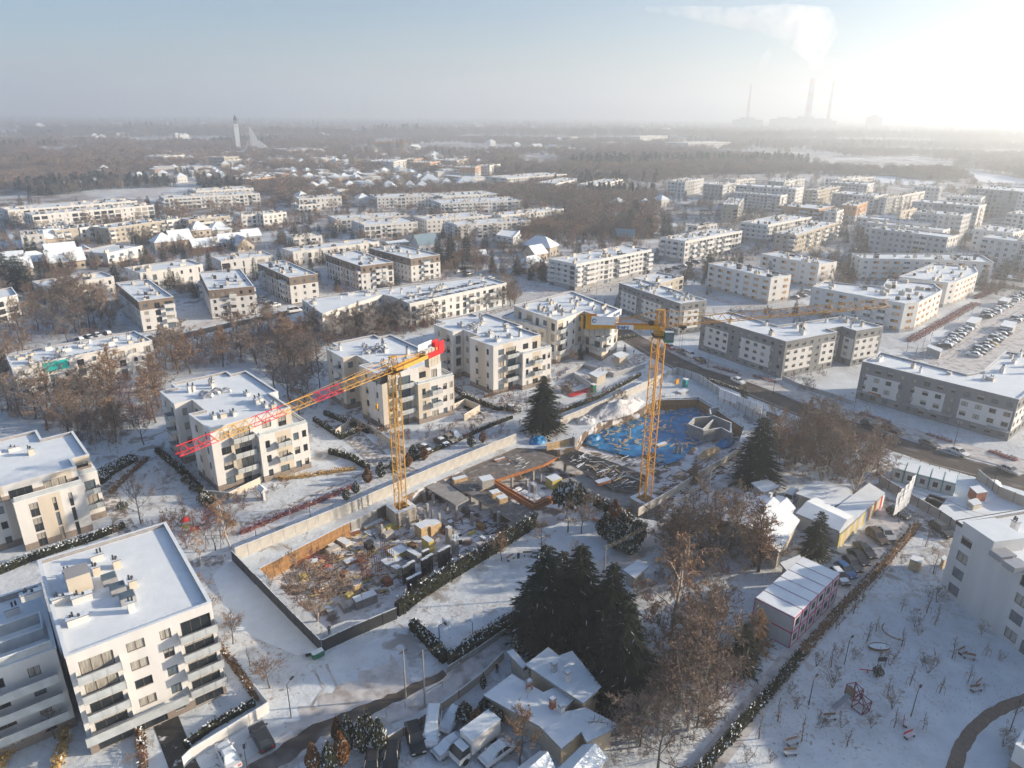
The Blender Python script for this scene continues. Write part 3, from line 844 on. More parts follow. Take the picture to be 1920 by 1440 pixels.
# wide block beyond the right crane's counter-jib
E_poly = [(1045, 600), (1095, 582), (1132, 595), (1161, 580), (1072, 546), (964, 572), (986, 580)]
eb = building('large white block with a lettered roof edge behind the right crane counter-jib', E_poly, 13.8, 4, 'villa', seed=21, vents=26, over=0.3)
building('', [(941, 592), (1024, 617), (1042, 612), (1058, 601), (985, 575)], 10.3, 3, 'villa', seed=22, vents=0, parent=eb, parapet=0.4)
def text_mesh(name, body, size, m, parent, origin, xdir, updir, align='LEFT', extrude=0.01, bold=0.0):
 cu = bpy.data.curves.new(name, 'FONT'); cu.body = body; cu.size = size; cu.align_x = align; cu.extrude = extrude; cu.offset = bold
 tmp = bpy.data.objects.new(name, cu); COL.objects.link(tmp)
 dg = bpy.context.evaluated_depsgraph_get()
 me = bpy.data.meshes.new_from_object(tmp.evaluated_get(dg))
 bpy.data.objects.remove(tmp)
 me.materials.clear(); me.materials.append(m)
 o = bpy.data.objects.new(name, me); COL.objects.link(o)
 x = Vector(xdir).normalized(); up = Vector(updir).normalized(); z = x.cross(up)
 mt = Matrix((x, up, z)).transposed().to_4x4(); mt.translation = Vector(origin)
 if parent is not None:
  o.parent = parent; mt.translation = mt.translation - Vector(parent.location)
 o.matrix_local = mt
 return o
ea, ebp = P2(1132, 595, 13.8), P2(1161, 580, 13.8)
ed = (ebp - ea).normalized(); en = Vector((ed.y, -ed.x))
sg = MB(); c_ = (ea + ebp) / 2 + en * 0.5
sg.obox(c_, (ebp - ea).length + 0.6, 0.3, 12.2, 14.1, math.atan2(ed.y, ed.x), 0)
sg.build('roof_fascia', M['banner'], eb)
o_ = ea + ed * 5.2 + en * 0.72
text_mesh('lettering', 'Apme', 2.2, M['ink'], eb, (o_.x, o_.y, 12.5), (ed.x, ed.y, 0), (0, 0, 1), bold=0.03)
building('low white garage block below the lettered block', [(1037, 661), (1107, 641), (1088, 633), (1024, 656)], 3.6, 1, 'white', seed=24, vents=0, name='garage_block', cat='garage')
# big block in the lower left corner
K1 = Vector((-48.52, 60.94)); D1 = 37.7
b1 = building('nearest white block with glass balconies and vents on a smooth snowy roof', local(K1, D1, [(0, 0), (15.4, 0), (15.4, 22.6), (-0.4, 22.6)]), 14.3, 5, 'white', seed=30, px=False, vents=0, nobal=True,
              cols={0: [(2.7, 'B', True, (1, 2, 3, 4)), (6.7, 'w', False, (1, 2, 3, 4)), (9.9, 'N', False), (13.3, 'B', True), (4.6, 'G', False, (0,))]})  # widest ground-floor pane stands in for the shade inside the open garage
def at1(x, y, z=0.0):
 p = local(K1, D1, [(x, y)])[0]; return Vector((p.x, p.y, z))
gal = MB(); gr = MB()
a_ = at1(5.3, -0.75)
gal.obox(a_, 11.0, 1.5, 2.55, 2.75, R(D1), 0, top=1)
a_ = at1(5.3, -1.53); gr.obox(a_, 11.0, 0.05, 2.5, 3.75, R(D1), 0); gr.obox(a_, 11.1, 0.1, 3.75, 3.82, R(D1), 1)
go = gal.build('gallery', [M['concrete_w'], M['snow']], b1)
gr.build('railing', [M['railing'], M['metal']], b1)
vm = vent_meshes()
for k, (px, py, i) in enumerate([(183, 1050, 0), (220, 1062, 1), (182, 1075, 1), (155, 1125, 2), (248, 1145, 4), (147, 1166, 2), (128, 1087, 4), (250, 1100, 1), (118, 1128, 2), (60, 1120, 2)]):
 q = P(px, py, 13.9); inst('chimney', vm[i], b1, (q.x - b1.location.x, q.y - b1.location.y, 13.8), R(D1), 1.0)
hd = MB(); q = P(152, 1105, 13.8); hd.obox(q, 2.6, 2.8, 13.8, 16.6, R(D1), 0, top=1); hd.build('stair_head', [M['cream'], M['mgrey']], b1)
for px, py in [(206, 1090), (222, 1108), (240, 1125)]:
 sk = MB(); q = P(px, py, 13.9); sk.obox(q, 1.7, 1.7, 13.8, 14.7, R(D1), 0, top=1); sk.obox(q, 1.5, 1.5, 14.7, 14.78, R(D1), 2); sk.build('skylight', [M['mgrey'], M['mgrey'], M['glass_blue']], b1)
# shaded wing left of it
wing = building('lower terraced wing in shade with long balconies, left of the nearest white block', local(K1, D1, [(-27, 5.8), (-0.7, 5.8), (-0.7, 21), (-27, 21)]), 11.8, 4, 'white', seed=33, px=False, vents=5, nobal=True, parapet=0.8,
         cols={0: [(2.5, 'B', False), (7.0, 'B', False), (11.2, 'B', False), (15.4, 'B', False), (20.0, 'w', False), (23.8, 'N', False)]})
for f in range(1, 4):
 z = f * 2.78
 s1, r1 = MB(), MB()
 for x0, x1 in ((-26.5, -14.2), (-13.8, -1.2)):
  c = at1((x0 + x1) / 2, 5.0); s1.obox(c, x1 - x0, 1.6, z - 0.1, z + 0.08, R(D1), 0, top=1)
  c = at1((x0 + x1) / 2, 4.15); r1.obox(c, x1 - x0, 0.05, z, z + 1.1, R(D1), 0); r1.obox(c, x1 - x0, 0.1, z + 1.1, z + 1.17, R(D1), 1)
  for k in range(7):
   c = at1(x0 + (x1 - x0) * k / 6, 4.1); r1.obox(c, 0.06, 0.06, z - 0.1, z + 1.1, R(D1), 1)
 s_ = s1.build('balcony', [M['concrete_w'], M['snow']], wing)
 s_r = r1.build('railing', [M['railing'], M['metal']], wing)
terrace_rail(wing, [at1(-26, 6.0).xy, at1(-1, 6.0).xy], 11.9, 'railing', 1.0)
terrace_rail(wing, [at1(-8, 9.5).xy, at1(-1.5, 9.5).xy, at1(-1.5, 13).xy, at1(-8, 13).xy, at1(-8, 9.5).xy], 11.1, 'railing', 1.5)
# block on the left edge
K2_ = (-82.13, 101.18)
b2 = building('cream terraced block on the left edge with tall slit windows', local(K2_, 41.5, [(0, 0), (10.2, 0), (10.2, 3.6), (13.2, 3.6), (13.2, 20), (8, 20), (8, 24), (-14.2, 24), (-14.2, 3), (0, 3)]), 9.4, 3, 'villa', seed=41, px=False, vents=0, nobal=True,
         cols={0: [(2.6, 'T', False), (5.6, 'h', False), (8.0, 'h', False)], 2: [(1.5, 'f', True, (1, 2))], 3: [(3, 'f', True), (8, 'w', False), (13, 'f', True)]})
building('', local(K2_, 41.5, [(-14, 1.6), (10, 1.6), (10, 5.4), (12.8, 5.4), (12.8, 18.4), (7.6, 18.4), (7.6, 23.5), (-14, 23.5)]), 12.2, 1, 'villa', z0=9.35, seed=42, px=False, vents=9, parent=b2, parapet=0.5, nobal=True,
         cols={0: [(15.5, 'B', False), (20.5, 'B', False), (11, 'B', False)]})
terrace_rail(b2, local(K2_, 41.5, [(0.2, 0.2), (10.0, 0.2), (10.0, 3.8), (13.0, 3.8)]), 9.42, 'railing', 0.8)
# right-hand white block
RP = [Vector((68.4, 93.4)), Vector((75.1, 62.3)), Vector((104.9, 68.5)), Vector((98.1, 101.7))]
x2, z2 = hit(1887, 1213, RP[0], RP[1])
rb = building('plain white block at the right edge with a column of dark square windows', RP, 12.4, 4, 'white', seed=51, px=False, vents=3, nobal=True, mats=['white', 'white', 'white'],
         cols={0: [(2.4, 'Q', False), (min(x2, 22.0), 'Q', False), (min(x2, 22) + 3.4, 'B', False, (0,)), (min(x2, 22) + 5, 'q', False, (1, 2, 3))]})
mb = MB(); q = P(1860, 1010, 12.4); mb.obox((q.x, q.y), 5.5, 5.5, 11.9, 14.0, R(12), 0, top=1); mb.build('stair_head', [M['white'], M['roof_snow']], rb)
for px, py in [(1880, 1040), (1905, 1060)]:
 mb = MB(); q = P(px, py, 12.4); mb.obox((q.x, q.y), 2.6, 2.0, 11.9, 12.8, R(12), 0, top=1); mb.build('roof_fan', [M['mgrey'], M['metal']], rb)
mb = MB()
for i in range(4):
 a, b = RP[i], RP[(i + 1) % 4]; d = (b - a); ang = math.atan2(d.y, d.x); c = (a + b) / 2; nn = Vector((d.y, -d.x)).normalized()
 mb.obox(c + nn * 0.12, d.length + 0.2, 0.12, 11.95, 12.48, ang, 0)
mb.build('roof_flashing', [M['dark']], rb)
building('corner of a white terrace house with dark railings in the lower right corner', [(1905, 1395), (1935, 1340), (1990, 1365), (1975, 1440)], 4.0, 1, 'white', seed=53, vents=0, name='terrace_house', cat='house')
# grey blocks along the street on the right
building('grey block with white window panels just right of the right crane head', rect((1276, 569), (1325, 562), (1162, 530), 11.2), 11.2, 5, 'grey', seed=61, px=False, vents=22, spacing=2.6)
building('low tan wing behind the grey block near the crossing', rect((1238, 531), (1282, 518), (1200, 518), 9.5), 9.5, 4, 'tan', seed=62, px=False, vents=8)
building('grey L-shaped block with white panels and stacked balconies under the yellow jib', [(76.8, 188.9), (95.5, 198.9), (93.8, 201.9), (99.3, 204.8), (101.6, 200.1), (112, 205.1), (105.6, 216.7), (79.9, 204.9), (69.7, 221.2), (59.7, 215.3)], 11.2, 5, 'grey', seed=63, px=False, vents=18, spacing=2.6)
g3 = building('long dark grey block with white panels and a red shop sign', [(91.6, 174.4), (115.2, 148.4), (146.4, 175.2), (135.4, 184.1), (119.1, 167.7), (113.4, 165.2), (100.2, 182.4)], 10.5, 4, 'grey', seed=66, px=False, vents=16, spacing=2.7)
sgn = MB(); A3, B3 = Vector((91.6, 174.4)), Vector((115.2, 148.4)); d3 = (B3 - A3).normalized(); n3 = Vector((d3.y, -d3.x))
c3 = A3 + d3 * 4.6 + n3 * 0.15; sgn.obox(c3, 3.2, 0.2, 2.3, 2.9, math.atan2(d3.y, d3.x), 0); sgn.build('shop_sign', M['orangeform'], g3)
aw = MB()
for t in (3.2, 14.5, 20.5, 33):
 c = A3 + d3 * t + n3 * 0.7; aw.obox(c, 5.0, 1.4, 2.45, 2.6, math.atan2(d3.y, d3.x), 0)
aw.build('canopy', M['metal'], g3)
# blocks with orange shutters
building('white block with orange panels whose gable end faces the crane jib', rect((1446, 521), (1484, 515), (1349, 491), 10.8), 10.8, 4, 'orange', seed=71, px=False, vents=14)
building('white wing with orange window panels set behind the first orange panel block', rect((1536, 496), (1570, 490), (1412, 478), 10.8), 10.8, 4, 'orange', seed=72, px=False, vents=14)
building('long bent white block with orange panels, farthest of its group', [(1616, 484), (1770, 487), (1864, 492), (1842, 479), (1770, 475), (1598, 475)], 10.5, 4, 'orange', seed=73, vents=24)
building('white block with orange panels crossed by the yellow jib tip', [(1523, 537), (1697, 569), (1724, 566), (1767, 544), (1752, 532), (1665, 523), (1655, 537), (1545, 528)], 10.5, 4, 'orange', seed=74, vents=26)
building('white terraced block with framed balconies beside the snowy car park', [(1686, 518), (1778, 530), (1795, 527), (1834, 510), (1828, 500), (1750, 494)], 10.0, 4, 'orange', seed=75, vents=16)
# long white buildings in the tree belt on the left
s4 = building('long white building with a teal blind at its corner, below the left thicket', [(22, 690), (285, 638), (252, 620), (10, 664)], 8.6, 3, 'school', seed=81, vents=22, spacing=3.3)
A4, B4 = P2(22, 690, 8.6), P2(285, 638, 8.6)
xx, zz = hit(105, 685, A4, B4); d4 = (B4 - A4).normalized(); n4 = Vector((d4.y, -d4.x)); c4 = A4 + d4 * xx + n4 * 0.05
bl = MB(); bl.obox(c4, 5.6, 0.1, zz - 1.3, zz + 1.2, math.atan2(d4.y, d4.x), 0); bl.build('blind', M['glass_teal'], s4)
sol = MB()
for k in range(12):
 q = A4 + d4 * (4 + k * 1.9) - n4 * 1.9; sol.obox(q, 1.0, 0.7, 8.15, 8.3, math.atan2(d4.y, d4.x) + 0.2, 0)
sol.build('skylight_row', M['glass'], s4)
s4b = building('white angular building with rooftop solar panels behind the three villa blocks', [(604, 588), (718, 552), (737, 556), (768, 569), (950, 530), (905, 517), (690, 543), (566, 561)], 8.6, 3, 'school', seed=82, vents=30, spacing=3.1)
A5, B5 = P2(768, 569, 8.6), P2(950, 530, 8.6); d5 = (B5 - A5).normalized(); n5 = Vector((d5.y, -d5.x))
for rowk in range(2):
 for k in range(20):
  q = A5 + d5 * (3 + k * 2.1) - n5 * (2.2 + rowk * 6); sp_ = MB(); sp_.obox(q, 0.8, 2.6, 8.2, 8.36, math.atan2(d5.y, d5.x) + 0.35, 0, top=1 if k % 3 == 0 else 0)
  sp_.build('solar_panel', [M['glass'], M['snow']], s4b)
# brown-topped blocks
for a, b, c, lab, sd in [((259, 565), (325, 556), (199, 532), 'brown-topped white block, leftmost of the five in its row', 91),
  ((391, 544), (476, 536), (327, 514), 'brown-topped white block, second from the left of the five', 92),
  ((542, 520), (595, 513), (466, 495), 'brown-topped white block in the middle of the row of five', 93),
  ((676, 499), (737, 491), (592, 478), 'brown-topped block with two birches in front of its corner', 94),
  ((770, 485), (825, 477), (690, 465), 'brown-topped block at the right end of the row of five', 95)]:
 building(lab, rect(a, b, c, 10.8), 10.8, 4, 'brown', seed=sd, px=False, vents=12, spacing=2.7)
# low modern white blocks
for a, b, c, lab, sd in [((80, 537), (213, 518), (60, 527), 'low white modern block with slit windows, leftmost in its row', 101),
  ((262, 512), (380, 495), (236, 501), 'low white modern block with slit windows behind the second brown-topped block', 102),
  ((414, 489), (512, 478), (391, 481), 'low white modern block behind the middle brown-topped block', 103),
  ((549, 472), (711, 452), (522, 466), 'longest low white modern block with glazed corners, right end of its row', 104)]:
 building(lab, rect(a, b, c, 7.2), 7.2, 2, 'modern', seed=sd, px=False, vents=9, spacing=3.4)
building('white block with long loggias cut off by the left picture edge', [(-70, 575), (32, 552), (22, 538), (-80, 556)], 8.5, 3, 'loggia', seed=105, vents=9)
building('plain white modern house with a grey door among the pitched roofs', rect((200, 475), (268, 460), (186, 463), 6.8), 6.8, 2, 'white', seed=106, px=False, vents=2, name='modern_house', cat='house', spacing=5.5)
# rows farther back on the left
FAR = [
 ((60, 403), (288, 384), (52, 398), 9, 3, 'loggia', 'long white block with loggias, front one of the pair at far left'),
 ((14, 394), (257, 376), (0, 388), 9, 3, 'loggia', 'long white block with loggias, rear one of the pair at far left'),
 ((307, 371), (487, 362), (291, 366), 9, 3, 'row', 'long terraced white block with tiered balconies behind the pitched roofs'),
 ((367, 358), (475, 352), (350, 354), 10, 3, 'row', 'upper white terrace rising behind the tiered balcony block'),
 ((102, 432), (146, 427), (83, 423), 8.5, 3, 'tan', 'tan block at the left end of the stepped chain'),
 ((149, 427), (188, 422), (140, 421), 8.5, 3, 'white', 'white link block next to the tan end of the stepped chain'),
 ((203, 428), (309, 413), (190, 421), 8.5, 3, 'tan', 'tan and brown block in the middle of the stepped chain'),
 ((312, 413), (345, 409), (300, 408), 8.5, 3, 'white', 'narrow white block right of the middle of the stepped chain'),
 ((353, 412), (431, 404), (346, 408), 8.5, 3, 'tan', 'tan block right of centre in the stepped chain'),
 ((452, 403), (490, 400), (442, 398), 8.5, 3, 'white', 'white block before the right end of the stepped chain'),
 ((493, 402), (537, 397), (486, 396), 8.5, 3, 'white', 'white block at the right end of the stepped chain'),
 ((38, 441), (82, 438), (-14, 436), 9, 3, 'white', 'white block with two rows of small windows beside dark conifers'),
 ((560, 372), (640, 368), (556, 368), 8, 2, 'row', 'white row of flats left of the far central rows'),
 ((560, 384), (600, 381), (556, 380), 6, 2, 'white', 'small white villa beside the far road'),
 ((550, 446), (604, 441), (545, 440), 6, 2, 'white', 'small cream flat-roofed house beside the low modern block'),
 ((683, 422), (783, 415), (668, 412), 8.4, 3, 'row', 'white row house block with roof boxes, front left of the central rows'),
 ((630, 411), (767, 403), (612, 404), 8.4, 3, 'row', 'white row house block with roof boxes, second left of the central rows'),
 ((800, 412), (922, 403), (784, 404), 8.4, 3, 'row', 'white row house block behind the three dark spruces'),
 ((857, 422), (995, 413), (843, 414), 8.4, 4, 'row', 'white row house block with balconies behind the cube house'),
 ((940, 404), (1057, 391), (933, 398), 8.4, 3, 'row', 'white row house block at the right end of the central rows'),
 ((707, 370), (818, 366), (698, 364), 8.4, 3, 'row', 'white block with dark window bays in the rear left row'),
 ((830, 368), (937, 362), (826, 361), 8.4, 3, 'row', 'white block in the rear row below the hipped roofs'),
 ((826, 381), (980, 375), (822, 373), 8.4, 3, 'row', 'long white block before the rear row'),
 ((738, 303), (768, 298), (720, 297), 12, 4, 'white', 'pale grey far block below the small orange crane'),
 ((776, 299), (795, 296), (768, 296), 12, 4, 'terra', 'orange and grey far block right of the small crane'),
 ((806, 305), (826, 302), (796, 300), 12, 4, 'terra', 'orange far block second from the small crane'),
 ((856, 301), (878, 297), (835, 297), 12, 4, 'cream2', 'cream far block with a lit front in the distant group'),
 ((891, 314), (902, 311), (868, 309), 12, 4, 'terra', 'narrow orange far block at the right of the distant group'),
 ((918, 311), (938, 307), (905, 308), 12, 4, 'white', 'white far block beside the orange group'),
 ((950, 334), (1063, 326), (944, 328), 9, 3, 'row', 'stepped white far terrace at the wood edge, left one'),
 ((1042, 344), (1092, 334), (1020, 339), 9, 3, 'row', 'white far block at the wood edge, middle one'),
 ((1118, 347), (1168, 336), (1097, 342), 9, 3, 'row', 'white far block at the wood edge with dark flank, right one'),
 ((1080, 495), (1222, 467), (1030, 485), 11.5, 5, 'stripe', 'cream striped five-storey block left of the broad snowy street'),
 ((1285, 452), (1392, 432), (1238, 445), 11.5, 4, 'stripe', 'grey and white striped block, second along the snowy street'),
 ((1440, 422), (1522, 406), (1394, 415), 10.9, 4, 'stripe', 'grey and white striped block, third along the snowy street'),
 ((1493, 441), (1572, 416), (1456, 436), 10.9, 4, 'tan', 'tan block with dark brown balcony bands across the crossing'),
 ((1308, 424), (1345, 419), (1300, 420), 6, 2, 'white', 'small white house between the striped blocks'),
 ((1285, 341), (1320, 334), (1253, 339), 13, 4, 'mix', 'grey and cream far block beside the blue roofed market'),
 ((1356, 347), (1382, 342), (1323, 344), 13, 4, 'mix', 'cream-gabled far block, second of the right cluster'),
 ((1380, 337), (1416, 334), (1362, 335), 11, 3, 'row', 'low white far block behind the right cluster'),
 ((1493, 354), (1508, 350), (1384, 346), 17, 6, 'mix', 'tall slab with a narrow lit gable in the right cluster'),
 ((1470, 341), (1510, 334), (1440, 339), 16, 5, 'mix', 'white far block with a crowded roof behind the tall slab'),
 ((1464, 367), (1477, 364), (1372, 361), 13, 5, 'mix', 'white block with rose stair strips in the right cluster'),
 ((1385, 384), (1395, 371), (1356, 382), 12.3, 5, 'tan', 'free-standing tan tower block of five storeys'),
 ((1536, 392), (1566, 386), (1437, 388), 11, 4, 'terra', 'grey and orange block, orange gable facing the sun'),
 ((1570, 397), (1582, 392), (1545, 395), 11, 4, 'white', 'white block attached beside the orange gable'),
 ((1533, 357), (1576, 349), (1510, 355), 12, 4, 'tan', 'tan far block with brown balconies in the right cluster'),
 ((1627, 346), (1640, 342), (1560, 341), 14, 5, 'mix', 'white and grey far slab at the cluster back row'),
 ((1640, 368), (1665, 363), (1560, 362), 13, 5, 'mix', 'grey and white slab in the middle of the right cluster'),
 ((1607, 386), (1628, 377), (1577, 384), 13, 4, 'terra', 'orange-topped corner block in the right cluster'),
 ((1663, 371), (1690, 366), (1648, 370), 13, 5, 'mix', 'cream balcony block in the middle of the right cluster'),
 ((1692, 366), (1735, 358), (1680, 365), 12, 4, 'white', 'long cream block with a sunlit row of windows'),
 ((1762, 352), (1768, 348), (1718, 348), 13, 4, 'mix', 'grey block with a cream gable at the cluster back row'),
 ((1836, 387), (1850, 382), (1712, 377), 15, 5, 'mix', 'long grey slab with a sunlit end in the right cluster'),
 ((1806, 405), (1822, 399), (1718, 397), 15, 5, 'mix', 'white and beige slab with corner balconies in the right cluster'),
 ((1690, 395), (1720, 390), (1656, 399), 12, 4, 'cream2', 'cream wing attached to the beige slab'),
 ((1740, 420), (1752, 416), (1608, 407), 10, 4, 'row', 'low white long block before the beige slab'),
 ((1840, 372), (1850, 366), (1800, 356), 16, 5, 'white', 'white block in front of the tall grey slab at far right'),
 ((2010, 366), (2040, 360), (1850, 348), 20, 7, 'mix', 'tall pale grey slab in the haze at the far right edge'),
 ((1985, 408), (2010, 402), (1878, 401), 14, 5, 'mix', 'white block cut by the right edge below the tall slab'),
 ((1778, 445), (1798, 440), (1581, 438), 14.4, 5, 'mix', 'five-storey white and grey block across the road from the orange panels'),
 ((1768, 432), (1782, 428), (1590, 424), 12, 4, 'row', 'rear white block behind the five-storey grey one'),
 ((1990, 462), (2010, 456), (1820, 449), 14.4, 5, 'mix', 'five-storey white and beige block at the right edge'),
 ((1900, 437), (1930, 428), (1823, 430), 12, 4, 'row', 'curved white block behind the right edge block'),
 ((1575, 336), (1640, 331), (1560, 333), 10, 3, 'row', 'faint white far block above the right cluster'),
 ((1200, 256), (1252, 254), (1198, 254), 18, 4, 'white', 'large pale hall far out in the haze'),
 ((1290, 268), (1370, 266), (1286, 265), 15, 3, 'white', 'long pale hall beyond the wood'),
 ((1205, 316), (1272, 312), (1203, 312), 8, 2, 'tan', 'tan shed at the wood edge left of the right cluster'),
 ((305, 293), (345, 290), (300, 290), 12, 3, 'white', 'white far school building left of the church'),
 ((420, 295), (448, 293), (416, 292), 12, 3, 'tan', 'pinkish far block beside the church'),
 ((470, 336), (516, 331), (466, 331), 8, 2, 'terra', 'brick-orange far house group below the church'),
 ((180, 276), (196, 274), (60, 274), 8, 1, 'white', 'long pale market hall in the far left haze'),
 ((535, 281), (608, 279), (532, 277), 10, 2, 'white', 'cream hall right of the church'),
]
STY['cream2'] = dict(mats=['cream', 'plinth', 'white'], kinds='qnf', bal=0.2, fr='frame_w', plinth=0.0)
for i, (a, b, c, h, fl, st_, lab) in enumerate(FAR):
 L_ = (P2(b[0], b[1], h) - P2(a[0], a[1], h)).length
 building(lab, rect(a, b, c, h), h, fl, st_, seed=200 + i, px=False, vents=min(30, int(10 + L_ / 4)), cat='building' if fl < 3 else 'apartment block')
# ---------------------------------------------------------------- trees
def ribbon(mb, p, q, w, rr, mi=0):
 d = (q - p)
 if d.length < 1e-5: return
 s = d.cross(Vector((rr.uniform(-1, 1), rr.uniform(-1, 1), rr.uniform(-1, 1))))
 if s.length < 1e-5: return
 s = s.normalized() * w
 mb.add((p - s, p + s, q), ((0, 1, 2),), mi)
def bare_tree(seed, h=10.0, spread=0.42, up=0.5, limbs=9, subs=6, twigs=6, leaves=5, trunk_frac=0.28, droop=0.0, tw=0.022, multi=1, stiff=0.6):
 rr = random.Random(seed)
 tr, cr = MB(), MB()
 for m_ in range(multi):
  lean = Vector((rr.uniform(-.10, .10), rr.uniform(-.10, .10), 1)) if multi == 1 else Vector((math.cos(m_ * 2.4) * .3, math.sin(m_ * 2.4) * .3, 1))
  base = Vector((0, 0, 0)); r0 = h * 0.018 / (multi ** 0.4)
  nseg = 7; pts = [base]
  for k in range(nseg):
   step = h * 0.86 / nseg
   wob = Vector((rr.uniform(-.12, .12), rr.uniform(-.12, .12), 0))
   pts.append(pts[-1] + (lean.normalized() + wob) * step)
  for k in range(nseg):
   tr.tube(pts[k], pts[k + 1], r0 * (1 - k / nseg * 0.85), r0 * (1 - (k + 1) / nseg * 0.85), 5, 0)
  for i in range(limbs):
   t = trunk_frac + (0.97 - trunk_frac) * (i + rr.random()) / limbs
   kf = t * nseg; k = min(nseg - 1, int(kf)); p = pts[k].lerp(pts[k + 1], kf - k)
   az = i * 2.4 + rr.uniform(-.4, .4)
   rel = (t - trunk_frac) / (1 - trunk_frac)
   L1 = h * spread * (1.0 - 0.55 * rel) * rr.uniform(0.8, 1.15)
   el = up + 0.5 * rel + rr.uniform(-.12, .12)
   d = Vector((math.cos(az) * math.cos(el), math.sin(az) * math.cos(el), math.sin(el)))
   q = [p]; ns = 4
   for s in range(ns):
    d = (d + Vector((rr.uniform(-.18, .18), rr.uniform(-.18, .18), rr.uniform(-.05, .15) - droop * 0.15))).normalized()
    q.append(q[-1] + d * L1 / ns)
   rl = r0 * (1 - t * 0.8) * 0.55
   for s in range(ns):
    tr.tube(q[s], q[s + 1], rl * (1 - s / ns * 0.8), rl * (1 - (s + 1) / ns * 0.8), 3, 0)
   for j in range(subs):
    u = 0.22 + 0.78 * (j + rr.random()) / subs
    kf = min(u, 0.999) * ns; s = int(kf); pp = q[s].lerp(q[s + 1], kf - s)
    dd = (d * stiff + Vector((rr.uniform(-1, 1), rr.uniform(-1, 1), rr.uniform(-.35, .95) - droop)) * 0.75).normalized()
    L2 = L1 * rr.uniform(0.30, 0.5); e = pp + dd * L2
    midp = pp.lerp(e, 0.5) + Vector((rr.uniform(-.06, .06), rr.uniform(-.06, .06), rr.uniform(-.03, .08))) * L2
    ribbon(cr, pp, midp, tw * 3.0, rr); ribbon(cr, midp, e, tw * 2.6, rr)
    for a in range(twigs):
     b0 = pp.lerp(e, rr.uniform(0.15, 1.0))
     d3 = (dd * 0.55 + Vector((rr.uniform(-1, 1), rr.uniform(-1, 1), rr.uniform(-.5, 1.0) - droop * 1.6)) * 0.8).normalized()
     L3 = L2 * rr.uniform(0.35, 0.6); e3 = b0 + d3 * L3
     ribbon(cr, b0, e3, tw * 2.2, rr)
     for c in range(leaves):
      b1 = b0.lerp(e3, rr.uniform(0.2, 1.0))
      d4 = (d3 * 0.5 + Vector((rr.uniform(-1, 1), rr.uniform(-1, 1), rr.uniform(-.5, .9) - droop * 2.2))).normalized()
      ribbon(cr, b1, b1 + d4 * L3 * rr.uniform(0.5, 0.95), tw * 1.8, rr)
 return tr, cr
def conifer(seed, h=14.0, r=3.4, whorls=24, nb=11, snow=0.06, dense=7, power=0.85, low=0.06):
 rr = random.Random(seed)
 tr, cr = MB(), MB()
 tr.tube((0, 0, 0), (0, 0, h * 0.5), h * 0.022, h * 0.014, 6); tr.tube((0, 0, h * 0.5), (0, 0, h * 0.98), h * 0.014, 0.02, 5)
 for w in range(whorls):
  t = low + (0.985 - low) * (w / whorls) ** 0.92
  z = h * t + rr.uniform(-.15, .15)
  R_ = r * (1 - t) ** power * (0.9 + 0.2 * rr.random()) + 0.12
  n = max(5, int(nb * (1 - t * 0.5)))
  for b in range(n):
   az = 2 * PI * (b + rr.random() * 0.9) / n + w
   L = R_ * rr.uniform(0.55, 1.2)
   u = Vector((math.cos(az), math.sin(az), 0)); s = Vector((-u.y, u.x, 0))
   for k in range(dense):
    f = 0.22 + 0.78 * (k + rr.random()) / dense
    drop = -0.30 * L * f * f + 0.06 * L * f
    c = u * (L * f) + Vector((0, 0, z + drop + rr.uniform(-.12, .12)))
    wd = 0.26 * L * (1.15 - f) + 0.16; ln = 0.30 * L * (1.1 - 0.4 * f) + 0.16
    for sd in (-1, 1):
     tip = c + u * ln * rr.uniform(0.5, 1.0) + s * sd * wd * rr.uniform(0.6, 1.2) + Vector((0, 0, rr.uniform(-.32, -.02) * (0.4 + wd)))
     mi = 1 if rr.random() < snow else 0
     cr.add((c - u * ln * 0.3, c + u * ln * 0.25, tip), ((0, 1, 2),), mi)
    if k == dense - 1:
     cr.add((c - s * 0.12, c + s * 0.12, c + u * ln * 0.9 + Vector((0, 0, -0.15))), ((0, 1, 2),), 0)
 return tr, cr
def thuja_mesh(seed, h=4.0, r=0.8, n=1500, snow=0.12, leaf=0.22):
 rr = random.Random(seed)
 tr, cr = MB(), MB()
 tr.tube((0, 0, 0), (0, 0, h * 0.6), 0.08, 0.05, 5)
 for k in range(n):
  t = rr.random() ** 0.8
  z = h * t + rr.uniform(-.15, .15)
  R_ = r * (math.sin(min(1, t * 2.2) * PI / 2) * 0.9 + 0.1) * (1 - max(0, t - 0.45) / 0.58) ** 0.8
  az = rr.uniform(0, 2 * PI); q = R_ * rr.uniform(0.62, 1.05)
  c = Vector((math.cos(az) * q, math.sin(az) * q, z))
  up = Vector((rr.uniform(-.4, .4), rr.uniform(-.4, .4), 1)).normalized() * leaf * rr.uniform(0.8, 1.7)
  s = up.orthogonal().normalized(); s.rotate(Matrix.Rotation(rr.uniform(0, 6.28), 3, up)); s *= leaf * 0.5
  cr.add((c - s, c + s, c + up), ((0, 1, 2),), 1 if rr.random() < snow * (0.5 + t) else 0)
 return tr, cr
TREES = {}
def make_proto(key, builder, tmat, cmats, tname='trunk', cname='crown'):
 t, c = builder
 TREES[key] = (t.mesh(tname, tmat), c.mesh(cname, cmats))
for k in range(4):
 make_proto(('bare', k), bare_tree(100 + k, 10, 0.40, 0.55, tw=0.020), M['bark'], M['twig'])
